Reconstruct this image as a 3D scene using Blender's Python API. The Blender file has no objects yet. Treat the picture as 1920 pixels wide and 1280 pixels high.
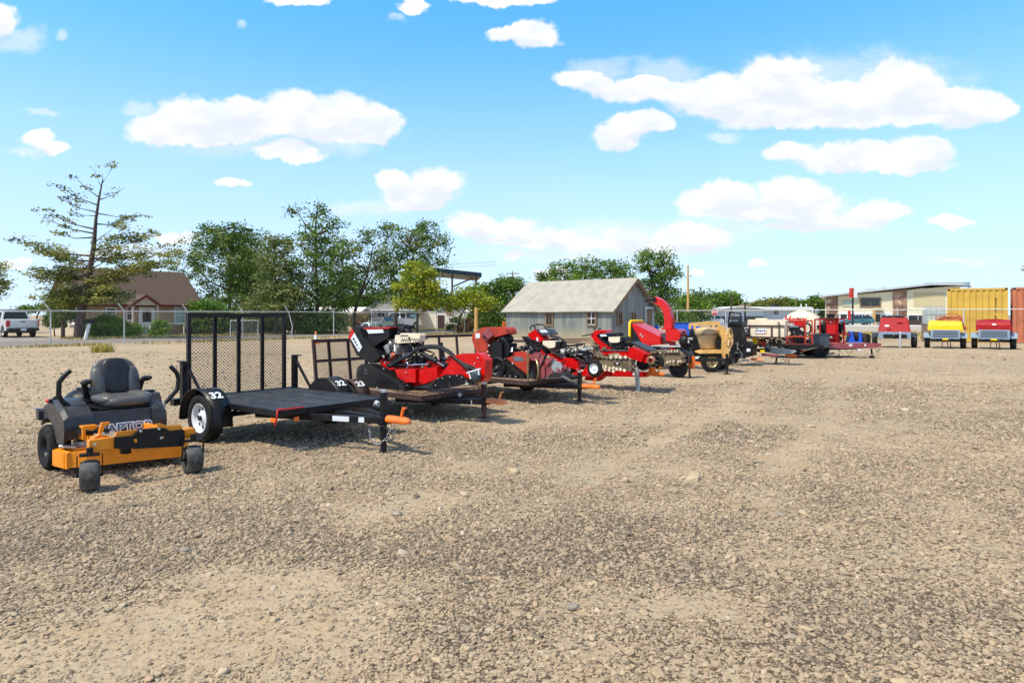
import bpy, math, random
import numpy as np
from mathutils import Vector, Matrix
R = math.radians
SC = bpy.context.scene
COL = SC.collection

# ---------------------------------------------------------------- camera
FPX, HZ, CH = 1260.0, 591.0, 1.6          # focal length and horizon in pixels of a 1920 wide picture, eye height
cd = bpy.data.cameras.new('camera'); cam = bpy.data.objects.new('camera', cd); COL.objects.link(cam)
cam.location = (0, 0, CH); cam.rotation_euler = (R(90), 0, 0)
cd.sensor_width = 36; cd.lens = FPX/1920*36; cd.shift_y = (HZ-640)/1920
cd.clip_start = .05; cd.clip_end = 9000
SC.camera = cam

# ---------------------------------------------------------------- sun, sky, exposure
SUN_AZ = math.atan2(-.55, -.80)           # direction towards the sun in plan
SUN_EL = R(56)
sd = bpy.data.lights.new('sun', 'SUN'); so = bpy.data.objects.new('sun', sd); COL.objects.link(so)
sd.energy = 3.4; sd.angle = R(6.0); sd.color = (1, .92, .78)
sdir = Vector((math.cos(SUN_AZ)*math.cos(SUN_EL), math.sin(SUN_AZ)*math.cos(SUN_EL), math.sin(SUN_EL)))
so.rotation_euler = sdir.to_track_quat('Z', 'Y').to_euler()
SC.view_settings.view_transform = 'Standard'; SC.view_settings.look = 'None'
SC.view_settings.gamma = 1; SC.view_settings.exposure = 0.56
SC.cycles.max_bounces = 6; SC.cycles.transparent_max_bounces = 12
SC.cycles.diffuse_bounces = 3; SC.cycles.glossy_bounces = 3
SC.cycles.sample_clamp_indirect = 6

W = bpy.data.worlds.new('World'); SC.world = W; W.use_nodes = True

class NG:
    """small helper to wire shader nodes"""
    def __init__(s, tree): s.t = tree; s.n = tree.nodes; s.l = tree.links
    def _set(s, sock, v):
        if hasattr(v, 'is_output') or isinstance(v, bpy.types.NodeSocket): s.l.new(v, sock)
        else: sock.default_value = v
    def node(s, typ, ins=None, **kw):
        n = s.n.new(typ)
        for k, v in kw.items(): setattr(n, k, v)
        for k, v in (ins or {}).items(): s._set(n.inputs[k], v)
        return n
    def math(s, op, a, b=0.0, c=None, clamp=False):
        n = s.n.new('ShaderNodeMath'); n.operation = op; n.use_clamp = clamp
        s._set(n.inputs[0], a); s._set(n.inputs[1], b)
        if c is not None: s._set(n.inputs[2], c)
        return n.outputs[0]
    def vmath(s, op, a, b=None, c=None):
        n = s.n.new('ShaderNodeVectorMath'); n.operation = op
        s._set(n.inputs[0], a)
        if b is not None: s._set(n.inputs[1], b)
        if c is not None: s._set(n.inputs[2], c)
        return n.outputs['Value'] if op in ('LENGTH', 'DOT_PRODUCT') else n.outputs[0]
    def mix(s, f, a, b, mode='MIX'):
        n = s.n.new('ShaderNodeMix'); n.data_type = 'RGBA'; n.blend_type = mode
        s._set(n.inputs[0], f); s._set(n.inputs[6], a if not isinstance(a, tuple) or len(a) == 4 else (*a, 1))
        s._set(n.inputs[7], b if not isinstance(b, tuple) or len(b) == 4 else (*b, 1))
        return n.outputs[2]
    def noise(s, vec, scale, detail=4, rough=.55, out=0, dist=0.0):
        n = s.node('ShaderNodeTexNoise', {'Scale': scale, 'Detail': detail, 'Roughness': rough, 'Distortion': dist})
        s._set(n.inputs['Vector'], vec); return n.outputs[out]
    def ramp(s, f, stops, interp='LINEAR'):
        n = s.n.new('ShaderNodeValToRGB'); n.color_ramp.interpolation = interp
        e = n.color_ramp.elements
        while len(e) < len(stops): e.new(.5)
        for i, (p, c) in enumerate(stops):
            e[i].position = p; e[i].color = (*c, 1) if len(c) == 3 else c
        s._set(n.inputs[0], f); return n.outputs[0]
    def maprange(s, v, a, b, c=0., d=1., smooth=True):
        n = s.n.new('ShaderNodeMapRange'); n.interpolation_type = 'SMOOTHSTEP' if smooth else 'LINEAR'
        for i, x in enumerate((v, a, b, c, d)): s._set(n.inputs[i], x)
        return n.outputs[0]

def srgb(r, g, b):
    f = lambda c: (c/255/12.92) if c/255 <= .04045 else ((c/255+.055)/1.055)**2.4
    return (f(r), f(g), f(b))

def build_world():
    g = NG(W.node_tree); g.n.clear()
    sky = g.node('ShaderNodeTexSky', sky_type='NISHITA', sun_disc=False)
    sky.sun_elevation = SUN_EL; sky.sun_rotation = math.pi/2 - SUN_AZ
    sky.altitude = 700; sky.air_density = 1.0; sky.dust_density = .35; sky.ozone_density = 1.6
    d = g.node('ShaderNodeTexCoord').outputs['Generated']
    sep = g.node('ShaderNodeSeparateXYZ', {0: d})
    x, y, z = sep.outputs
    yy = g.math('MAXIMUM', y, .02)
    a = g.math('DIVIDE', x, yy); b = g.math('DIVIDE', z, yy)
    P0 = g.node('ShaderNodeCombineXYZ', {0: a, 1: b, 2: 0.}).outputs[0]
    n1 = g.noise(g.vmath('MULTIPLY', P0, (1, 1.3, 1)), 9, 5, .6, out=1)
    n2 = g.noise(P0, 34, 4, .6, out=1)
    off = g.vmath('ADD', g.vmath('MULTIPLY', g.vmath('SUBTRACT', n1, (.5, .5, .5)), (.075, .05, 0)),
                  g.vmath('MULTIPLY', g.vmath('SUBTRACT', n2, (.5, .5, .5)), (.022, .018, 0)))
    P = g.vmath('ADD', P0, off)
    def field(lst, sm=.25, P=P):
        acc = None
        for (u, v, ru, rv) in lst:
            c = ((u-960)/FPX, (HZ-v)/FPX); s = (FPX/ru, FPX/rv)
            q = g.vmath('MULTIPLY_ADD', P, (s[0], s[1], 0), (-c[0]*s[0], -c[1]*s[1], 0))
            L = g.vmath('LENGTH', q)
            acc = L if acc is None else g.math('SMOOTH_MIN', acc, L, sm)
        return acc
    solid = [(300,238,70,36),(365,215,90,44),(455,218,90,40),(548,207,58,46),(640,216,80,42),(706,226,60,40),(400,252,165,20),(560,240,120,30),
             (540,286,78,16),
             (1095,152,62,28),(1220,165,130,26),(1340,178,110,42),(1470,160,88,62),(1570,195,120,50),(1690,170,88,64),(1785,202,80,40),(1850,208,52,28),(1560,226,240,18),(1430,205,120,34),
             (1165,250,50,30),(1195,232,50,26),(1228,228,30,22),
             (1480,283,55,22),(1590,292,110,28),(1724,286,68,32),(1640,308,160,16),
             (1350,375,85,30),(1500,370,85,38),(1440,397,170,22),(1650,392,75,22),(1560,412,120,18),(1500,428,75,10),(1782,413,46,13),
             (885,422,56,28),(965,430,50,24),(1040,440,40,20),(1170,445,60,20),(1295,448,80,32),(1200,463,180,14),(1000,452,120,16),
             (738,340,42,24),(822,342,50,34),(780,365,78,28),(770,388,52,12),
             (1000,62,50,28),(950,68,40,18),(950,-2,110,15),(560,2,62,12),(775,8,38,14),
             (5,45,40,34),(72,262,34,18),(100,278,30,14),(442,341,34,9),(25,502,42,10),(330,446,42,12),(1306,506,20,8),(1422,497,22,9),(962,480,25,9),(1035,512,36,12)]
    faint = [(1260,130,90,30),(1130,125,80,24),(60,285,60,14),(76,208,38,11),(118,67,16,12),(1350,252,46,14),(1180,440,300,40),(500,262,260,40),(30,75,70,34),
             (459,58,14,11),(1800,482,110,10),(740,28,30,10),(1100,478,240,22),(260,200,50,20),(640,250,130,24),(1480,420,240,26),(1600,150,260,70),(700,390,120,20),(250,470,170,18)]
    puff = g.noise(g.vmath('MULTIPLY', P0, (1, 1.4, 1)), 24, 8, .66)
    e1 = g.math('ADD', field(solid), g.math('MULTIPLY', g.math('SUBTRACT', puff, .5), .62))
    A1 = g.maprange(e1, 1.10, .74, 0., 1.)
    e2 = g.math('ADD', field(faint, .3), g.math('MULTIPLY', g.math('SUBTRACT', puff, .5), 1.0))
    A2 = g.math('MULTIPLY', g.maprange(e2, 1.05, .35, 0., 1.), .45)
    front = g.maprange(y, .1, .25)
    # cumulus all round the rest of the sky, for light and reflections
    el = g.noise(g.vmath('MULTIPLY', d, (1, 1, 3)), 2.4, 5, .6)
    A3 = g.math('MULTIPLY', g.maprange(el, .50, .62, 0., .8), g.math('MAXIMUM', g.math('SUBTRACT', 1., front), g.maprange(z, .48, .64)))
    alpha = g.math('MAXIMUM', g.math('MULTIPLY', g.math('MAXIMUM', A1, A2), front), A3)
    # broad thin milkiness low in the sky
    tint = g.mix(g.maprange(z, .02, .42, smooth=False), (.92, 1.01, 1.24, 1), (.70, 1.66, 2.02, 1)); tint = g.mix(g.maprange(z, .46, .62), tint, (1.05, 1.1, 1.05, 1)); base = g.mix(1., sky.outputs[0], tint, 'MULTIPLY')
    lowf = g.maprange(z, .0, .42, .86, .0)
    thin = g.math('MULTIPLY', lowf, g.math('MULTIPLY_ADD', g.noise(g.vmath('MULTIPLY', P0, (1, 4, 1)), 2.2, 3, .5), .5, .72), clamp=True)
    base = g.mix(thin, base, (4.5, 5.9, 7.5, 1))
    shade = g.noise(g.vmath('MULTIPLY', P0, (1, 2.2, 1)), 13, 4, .6)
    cl = g.mix(g.maprange(shade, .38, .6), (5.6, 5.95, 6.5, 1), (6.6, 6.6, 6.65, 1))
    deep = field(solid, .25, g.vmath('ADD', P, (-.006, .020, 0)))
    deep = g.math('ADD', deep, g.math('MULTIPLY', g.math('SUBTRACT', shade, .5), 1.3))
    cl = g.mix(g.maprange(deep, .95, .15, 0., .75), cl, (4.9, 5.3, 5.95, 1))  # undersides greyed: the clouds' self-shadow is put into their colour
    colr = g.mix(alpha, base, cl)
    bg = g.node('ShaderNodeBackground', {0: colr, 1: .112})
    out = g.node('ShaderNodeOutputWorld'); g.l.new(bg.outputs[0], out.inputs[0])
build_world()

# ---------------------------------------------------------------- pixel to point
def px(u, v, Y): return Vector(((u-960)/FPX*Y, Y, CH-(v-HZ)/FPX*Y))
def gp(u, v, z=0.): return px(u, v, FPX*(CH-z)/(v-HZ))
class Frame:
    """a thing's own axes in plan: x forward along its heading, y to its left, z up"""
    def __init__(s, X, Y, deg):
        s.o = Vector((X, Y, 0)); s.a = R(deg); s.c, s.sn = math.cos(s.a), math.sin(s.a)
    def loc(s, p):
        d = Vector(p)-s.o; return Vector((d.x*s.c+d.y*s.sn, -d.x*s.sn+d.y*s.c, d.z))
    def w(s, x, y, z=0.): return Vector((s.o.x+x*s.c-y*s.sn, s.o.y+x*s.sn+y*s.c, z))
    def _ray(s, u, v):
        return s.loc((0, 0, CH)), s.loc(px(u, v, 1.))-s.loc((0, 0, CH))
    def _hit(s, u, v, ax, val):
        o, d = s._ray(u, v); t = (val-o[ax])/d[ax]; return o+d*t
    def sy(s, u, v, y): return s._hit(u, v, 1, y)
    def sx(s, u, v, x): return s._hit(u, v, 0, x)
    def sz(s, u, v, z): return s._hit(u, v, 2, z)

# ---------------------------------------------------------------- object helpers
def tag(o, label=None, cat=None, group=None, kind=None):
    if label: o['label'] = label
    if cat: o['category'] = cat
    if group: o['group'] = group
    if kind: o['kind'] = kind
    return o
def thing(name, label, cat, loc=(0, 0, 0), deg=0., group=None):
    o = bpy.data.objects.new(name, None); COL.objects.link(o)
    o.location = loc; o.rotation_euler = (0, 0, R(deg)); o.empty_display_size = .2
    return tag(o, label, cat, group)
def copy_tree(o, parent=None):
    c = o.copy(); COL.objects.link(c); c.parent = parent
    for ch in list(o.children): copy_tree(ch, c)
    return c

class MB:
    """collects shapes and links them as ONE mesh object"""
    def __init__(s): s.v = []; s.f = []; s.m = []; s.s = []; s.cur = 0
    def add(s, vs, fs, smooth=False):
        o = len(s.v); s.v.extend([tuple(p) for p in vs])
        for f in fs: s.f.append(tuple(i+o for i in f)); s.m.append(s.cur); s.s.append(smooth)
        return s
    def mat(s, i): s.cur = i; return s
    def box(s, c, d, rot=None, taper=1.0, ty=None):
        c = Vector(c); ty = taper if ty is None else ty
        vs = []
        for z in (-1, 1):
            tx = taper if z > 0 else 1; t2 = ty if z > 0 else 1
            for x, y in ((-1, -1), (1, -1), (1, 1), (-1, 1)):
                p = Vector((x*d[0]/2*tx, y*d[1]/2*t2, z*d[2]/2))
                if rot is not None: p = rot @ p
                vs.append(c+p)
        return s.add(vs, [(3, 2, 1, 0), (4, 5, 6, 7), (0, 1, 5, 4), (1, 2, 6, 5), (2, 3, 7, 6), (3, 0, 4, 7)])
    def bb(s, x0, x1, y0, y1, z0, z1):
        return s.box(((x0+x1)/2, (y0+y1)/2, (z0+z1)/2), (abs(x1-x0), abs(y1-y0), abs(z1-z0)))
    def bar(s, p0, p1, w, h, up=(0, 0, 1)):
        p0, p1 = Vector(p0), Vector(p1); d = p1-p0; L = d.length
        if L < 1e-6: return s
        x = d/L; u = Vector(up)
        if abs(x.dot(u)) > .99: u = Vector((1, 0, 0))
        y = u.cross(x).normalized(); z = x.cross(y)
        M = Matrix((x, y, z)).transposed()
        return s.box((p0+p1)/2, (L, w, h), M)
    def tube(s, pts, r, n=8, smooth=True, closed=False, caps=True):
        pts = [Vector(p) for p in pts]; k = len(pts)
        rs = r if isinstance(r, (list, tuple)) else [r]*k
        vs = []; prev = None
        for i, p in enumerate(pts):
            if closed: t = (pts[(i+1) % k]-pts[i-1])
            else: t = pts[min(i+1, k-1)]-pts[max(i-1, 0)]
            t = t.normalized() if t.length > 1e-9 else Vector((0, 0, 1))
            if prev is None:
                a = Vector((0, 0, 1)) if abs(t.z) < .9 else Vector((1, 0, 0))
                nrm = t.cross(a).normalized()
            else:
                nrm = prev-t*prev.dot(t)
                nrm = nrm.normalized() if nrm.length > 1e-6 else t.orthogonal().normalized()
            prev = nrm; b = t.cross(nrm)
            for j in range(n):
                an = 2*math.pi*j/n; vs.append(p+(nrm*math.cos(an)+b*math.sin(an))*rs[i])
        fs = []
        for i in range(k if closed else k-1):
            i2 = (i+1) % k
            for j in range(n):
                j2 = (j+1) % n; fs.append((i*n+j, i*n+j2, i2*n+j2, i2*n+j))
        s.add(vs, fs, smooth)
        if caps and not closed:
            s.add(vs[:n], [tuple(range(n-1, -1, -1))]); s.add(vs[-n:], [tuple(range(n))])
        return s
    def cyl(s, p0, p1, r, r1=None, n=14, smooth=True): return s.tube([p0, p1], [r, r if r1 is None else r1], n, smooth)
    def lathe(s, prof, c, axis=(0, 0, 1), n=24, smooth=True, mod=None):
        c = Vector(c); a = Vector(axis).normalized()
        e = a.orthogonal().normalized() if abs(a.z) < .99 else Vector((1, 0, 0))
        if abs(a.z) < .99: e = Vector((0, 0, 1)).cross(a).normalized()
        f = a.cross(e); vs = []
        for i, (r, h) in enumerate(prof):
            for j in range(n):
                an = 2*math.pi*j/n; rr = r if mod is None else mod(i, j, r)
                vs.append(c+a*h+(e*math.cos(an)+f*math.sin(an))*rr)
        fs = []
        for i in range(len(prof)-1):
            for j in range(n):
                j2 = (j+1) % n; fs.append((i*n+j, i*n+j2, (i+1)*n+j2, (i+1)*n+j))
        return s.add(vs, fs, smooth)
    def prism(s, pts, off, smooth=False):
        pts = [Vector(p) for p in pts]; off = Vector(off); k = len(pts)
        vs = pts+[p+off for p in pts]
        fs = [tuple(range(k)), tuple(range(2*k-1, k-1, -1))]
        s.add(vs, fs)
        return s.add(vs, [(i, i+k, (i+1) % k+k, (i+1) % k) for i in range(k)], smooth)
    def ball(s, c, r, n=16, m=10, rot=None, smooth=True, p=1.0):
        c = Vector(c); r = (r, r, r) if not isinstance(r, (tuple, list)) else r
        sg = lambda t: math.copysign(abs(t)**p, t)
        vs = []
        for i in range(m+1):
            th = math.pi*i/m
            for j in range(n):
                ph = 2*math.pi*j/n
                q = Vector((r[0]*sg(math.sin(th))*sg(math.cos(ph)), r[1]*sg(math.sin(th))*sg(math.sin(ph)), r[2]*sg(math.cos(th))))
                if rot is not None: q = rot @ q
                vs.append(c+q)
        fs = []
        for i in range(m):
            for j in range(n):
                j2 = (j+1) % n; fs.append((i*n+j, (i+1)*n+j, (i+1)*n+j2, i*n+j2))
        return s.add(vs, fs, smooth)
    def loft(s, rings, smooth=True, caps=True):
        n = len(rings[0]); vs = [p for r in rings for p in r]; fs = []
        for i in range(len(rings)-1):
            for j in range(n):
                j2 = (j+1) % n; fs.append((i*n+j, i*n+j2, (i+1)*n+j2, (i+1)*n+j))
        s.add(vs, fs, smooth)
        if caps: s.add(rings[0], [tuple(range(n-1, -1, -1))]); s.add(rings[-1], [tuple(range(n))])
        return s
    def quad(s, a, b, c, d): return s.add([a, b, c, d], [(0, 1, 2, 3)])
    def build(s, name, mats, parent=None, bevel=0, seg=2, label=None):
        me = bpy.data.meshes.new(name); me.from_pydata(s.v, [], s.f)
        mats = mats if isinstance(mats, (list, tuple)) else [mats]
        for m in mats: me.materials.append(m)
        me.polygons.foreach_set('material_index', s.m); me.polygons.foreach_set('use_smooth', s.s)
        me.update()
        o = bpy.data.objects.new(name, me); COL.objects.link(o)
        if parent: o.parent = parent
        if label: o['label'] = label
        if bevel:
            b = o.modifiers.new('bevel', 'BEVEL'); b.width = bevel; b.segments = seg; b.limit_method = 'ANGLE'; b.angle_limit = R(40)
            b.harden_normals = False
        return o

def np_mesh(name, V, Fq, mats, parent=None, mi=None, smooth=False):
    """fast mesh from numpy vertices and equal-sized faces"""
    me = bpy.data.meshes.new(name); k = Fq.shape[1]
    me.vertices.add(len(V)); me.vertices.foreach_set('co', V.astype(np.float32).ravel())
    me.loops.add(Fq.size); me.loops.foreach_set('vertex_index', Fq.astype(np.int32).ravel())
    me.polygons.add(len(Fq)); me.polygons.foreach_set('loop_start', np.arange(0, Fq.size, k, dtype=np.int32))
    me.polygons.foreach_set('loop_total', np.full(len(Fq), k, dtype=np.int32))
    me.update(calc_edges=True)
    for m in (mats if isinstance(mats, list) else [mats]): me.materials.append(m)
    if mi is not None: me.polygons.foreach_set('material_index', mi.astype(np.int32))
    if smooth: me.polygons.foreach_set('use_smooth', np.ones(len(Fq), dtype=bool))
    o = bpy.data.objects.new(name, me); COL.objects.link(o)
    if parent: o.parent = parent
    return o

def lettering(body, size, mat, parent, origin, right, up, name='lettering', extrude=.002, align='CENTER', bold=0.0, shear=0.0, space=1.0, sx=1.0):
    """writing standing on a surface: origin, right and up in the parent's axes"""
    cu = bpy.data.curves.new(name, 'FONT'); cu.body = body; cu.size = size; cu.extrude = extrude; cu.offset = bold
    cu.align_x = align; cu.align_y = 'CENTER'; cu.shear = shear; cu.space_character = space; cu.resolution_u = 3
    t = bpy.data.objects.new(name, cu); COL.objects.link(t)
    bpy.context.view_layer.update()
    me = bpy.data.meshes.new_from_object(t.evaluated_get(bpy.context.evaluated_depsgraph_get()))
    bpy.data.objects.remove(t); me.materials.clear(); me.materials.append(mat)
    r = Vector(right).normalized(); u = Vector(up); u = (u-r*u.dot(r)).normalized(); n = r.cross(u)
    M = Matrix((r*sx, u, n)).transposed().to_4x4(); M.translation = Vector(origin)
    me.transform(M)
    o = bpy.data.objects.new(name, me); COL.objects.link(o)
    if parent: o.parent = parent
    return o

# ---------------------------------------------------------------- materials
def mat(name, col, rough=.5, metal=0., var=.12, vs=6., bump=0., bs=60., dirt=0., dcol=(.33, .25, .16), spec=.5, coat=0., col2=None, trans=0.):
    m = bpy.data.materials.new(name); m.use_nodes = True; g = NG(m.node_tree)
    b = g.n['Principled BSDF']; tc = g.node('ShaderNodeTexCoord').outputs['Object']
    n1 = g.noise(tc, vs, 5, .6)
    lo = tuple(c*(1-var) for c in col); hi = tuple(min(1, c*(1+var)) for c in (col2 or col))
    c = g.mix(g.maprange(n1, .32, .68), lo, hi)
    if dirt:
        nd = g.noise(tc, vs*1.7, 6, .7)
        c = g.mix(g.math('MULTIPLY', g.maprange(nd, .5, .78), dirt), c, dcol)
    g.l.new(c, b.inputs['Base Color'])
    b.inputs['Metallic'].default_value = metal
    rr = g.maprange(g.noise(tc, vs*3, 4, .6), .3, .7, max(.03, rough-.1), min(1, rough+.12))
    g.l.new(rr, b.inputs['Roughness'])
    b.inputs['Specular IOR Level'].default_value = spec
    if coat: b.inputs['Coat Weight'].default_value = coat; b.inputs['Coat Roughness'].default_value = .08
    if bump:
        bn = g.node('ShaderNodeBump', {'Strength': 1., 'Distance': bump, 'Height': g.noise(tc, bs, 3, .6)})
        g.l.new(bn.outputs[0], b.inputs['Normal'])
    return m
M = {}
M['black'] = mat('black_steel', (.009, .009, .011), .40, 0, .25, dirt=.45, dcol=(.085, .062, .045), bump=.0006, spec=.3)
M['plastic'] = mat('black_plastic', (.009, .009, .010), .5, 0, .2, dirt=.2, dcol=(.06, .05, .04), spec=.3)
M['grey_plastic'] = mat('charcoal_plastic', (.030, .030, .033), .42, 0, .15, dirt=.15, bump=.0004, bs=300)
M['vinyl'] = mat('seat_vinyl', (.095, .092, .086), .42, 0, .1, bump=.0004, bs=250)
M['vinyl2'] = mat('seat_vinyl_dark', (.017, .017, .020), .5, 0, .1, bump=.0004, bs=250)
M['rubber'] = mat('tyre_rubber', (.013, .013, .013), .75, 0, .3, dirt=.4, dcol=(.10, .085, .06), bump=.0015, bs=50, spec=.25)
M['rubber_dusty'] = mat('dusty_rubber', (.075, .075, .07), .85, 0, .5, vs=9, dirt=.5, bump=.003, bs=25)
M['orange'] = mat('orange_paint', (.90, .29, .004), .35, 0, .08, dirt=.12, coat=.3)
M['coupler'] = mat('coupler_orange_paint', (.85, .17, .015), .5, 0, .12, dirt=.4)
M['coupler_pale'] = mat('faded_orange_paint', (.80, .27, .10), .55, 0, .12, dirt=.4)
M['red'] = mat('red_paint', (.60, .004, .004), .32, 0, .12, dirt=.35, dcol=(.20, .02, .015), coat=.3, spec=.35)
M['red_faded'] = mat('faded_red_paint', (.44, .045, .022), .5, 0, .15, dirt=.4, dcol=(.22, .05, .03), spec=.3)
M['red_dull'] = mat('dull_maroon_paint', (.27, .06, .07), .55, 0, .2, dirt=.3)
M['red_deep'] = mat('compressor_red', (.34, .006, .010), .5, 0, .12, dirt=.05, spec=.25)
M['rust'] = mat('rusty_brown_steel', (.055, .030, .024), .7, .1, .35, vs=14, dirt=.4, dcol=(.13, .06, .035), bump=.001)
M['steel'] = mat('bare_steel', (.45, .45, .44), .38, .85, .2, dirt=.25)
M['cast'] = mat('cast_aluminium', (.42, .42, .40), .5, .6, .3, vs=30, dirt=.3, bump=.001)
M['galv'] = mat('galvanised_steel', (.52, .54, .55), .5, .35, .15, dirt=.1)
M['white'] = mat('white_paint', (.78, .78, .77), .4, 0, .06, dirt=.12)
M['white_rim'] = mat('white_wheel_paint', (.72, .76, .80), .35, 0, .05, dirt=.15)
M['cream'] = mat('cream_plastic', (.80, .68, .50), .5, 0, .1, vs=3, dirt=.2, dcol=(.55, .36, .17))
M['tan_paint'] = mat('tan_yellow_paint', (.72, .42, .13), .5, 0, .12, dirt=.3)
M['drum'] = mat('mixer_drum_plastic', (.55, .40, .22), .6, 0, .15, dirt=.5, dcol=(.36, .28, .17))
M['yellow'] = mat('yellow_paint', (.88, .56, .0), .35, 0, .08, dirt=.1)
M['grey_blue'] = mat('blue_grey_paint', (.24, .32, .41), .45, 0, .1, dirt=.15)
M['dark_box'] = mat('slate_toolbox_paint', (.04, .055, .075), .45, 0, .2, dirt=.3)
M['blue'] = mat('blue_plastic', (.01, .09, .55), .4, 0, .1)
M['chrome'] = mat('chrome', (.75, .75, .75), .15, 1, .05)
M['glass_dark'] = mat('dark_glass', (.012, .014, .016), .08, 0, .1, spec=.8)
M['tail_red'] = mat('red_lens', (.5, .01, .01), .2, 0, .1)
M['paper'] = mat('white_label', (.7, .74, .78), .5, 0, .1, vs=40)
M['label_white'] = mat('white_stencil_paint', (.82, .82, .82), .5, 0, .03)
M['track'] = mat('rubber_track', (.011, .011, .012), .65, 0, .3, dirt=.3, dcol=(.08, .07, .05))
M['chain'] = mat('digging_chain', (.22, .18, .12), .6, .4, .4, vs=30, dirt=.6, dcol=(.30, .22, .13), bump=.002)
M['olive'] = mat('muddy_steel', (.16, .12, .07), .75, .1, .4, vs=10, dirt=.6, bump=.002)
M['wire'] = mat('fence_wire', (.25, .26, .26), .5, .5, .1)
M['wood'] = mat('weathered_wood', (.23, .15, .09), .8, 0, .3, vs=12, bump=.002, bs=30)
M['deckmat'] = mat('deck_steel_black', (.020, .020, .020), .6, 0, .45, vs=4, dirt=.8, dcol=(.13, .115, .095), bump=.001)
M['yellow_wood'] = mat('yellow_post_wood', (.55, .33, .10), .7, 0, .2, vs=8)
M['hose_red'] = mat('red_hose', (.42, .10, .05), .5)
M['gold'] = mat('dull_gold_steel', (.38, .30, .16), .4, .7, .2)
# ================================================================ ground
SF = Frame(-23.7, 34.5, math.degrees(math.atan2(.79, .61)))    # street frame: x along the left fence, y beyond it
def vnoise(x, y, sc, seed):
    """smooth value noise, arrays in, 0..1 out"""
    x = np.asarray(x)*sc; y = np.asarray(y)*sc
    xi = np.floor(x).astype(np.int64); yi = np.floor(y).astype(np.int64); fx = x-xi; fy = y-yi
    fx = fx*fx*(3-2*fx); fy = fy*fy*(3-2*fy)
    def h(a, b):
        n = (a*374761393+b*668265263+seed*974711) & 0x7fffffff
        n = ((n ^ (n >> 13))*1274126177) & 0x7fffffff
        return ((n ^ (n >> 16)) & 0xffff)/65535.
    return (h(xi, yi)*(1-fx)+h(xi+1, yi)*fx)*(1-fy)+(h(xi, yi+1)*(1-fx)+h(xi+1, yi+1)*fx)*fy
def fbm(x, y, sc, seed, o=4):
    t = 0; a = 1; s = 0
    for i in range(o): t = t+a*vnoise(x, y, sc*2**i, seed+i*17); s += a; a *= .55
    return t/s
# worn bare dirt (negative) and deep loose gravel (positive): u, v, reach sideways m, reach in depth m, amount
SPOTS = [(1090,1100,.75,.45,-.75),(300,1190,1.1,.5,-.22),(60,1240,.8,.5,-.2),(1760,1010,1.3,.9,-.4),(1250,953,.8,.35,-.5),(790,965,.7,.6,-.45),(640,1080,.9,.3,-.45),(1150,1230,.7,.35,-.3),
         (1330,708,5.5,1.0,-.8),(1000,790,3.2,.9,-.55),(1700,690,8,3,-.35),(200,700,7,4,-.65),(450,640,14,5,-.6),(1880,1230,.5,.3,-.3),(1320,1140,.4,.25,-.3),
         (300,1000,2.3,1.0,.2),(1150,980,1.6,.55,.4),(920,1060,1.0,.4,.5),(1500,1200,.8,.35,.6),(1380,1090,.7,.25,.5),(1500,950,2.2,.8,.25),(1800,1120,.7,.3,.35),(600,860,2,1.2,.2),(1400,830,3.5,1.6,.3),(850,900,1.6,.6,.2)]
def gravelness(x, y):
    g = .46+1.3*(fbm(x, y, .42, 5, 5)-.5)+.75*(fbm(x, y, 1.7, 9, 3)-.5)+.45*(fbm(x, y, 6.5, 13, 2)-.5)
    for u, v, rx, ry, a in SPOTS:
        c = gp(u, v); q = ((x-c.x)/rx)**2+((y-c.y)/ry)**2
        g = g+a*np.exp(-q*.9)
    g = g-.55/(1+np.exp(-(y-12.5-.9*np.clip(x+2, -9, 9))/1.6))*(x < 60)
    # wheel tracks running away through the yard
    for off in (-.6, 1.3, 4.2, 6.1):
        dd = (x-(off+(.55 if off < 3 else .80)*(y-4)+.12*np.sin(y*.7)))
        g = g-.46*np.exp(-(dd/.26)**2)*(.35+.65*np.clip((y-3)/5, 0, 1))
    return np.clip(g, 0, 1)

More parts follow.
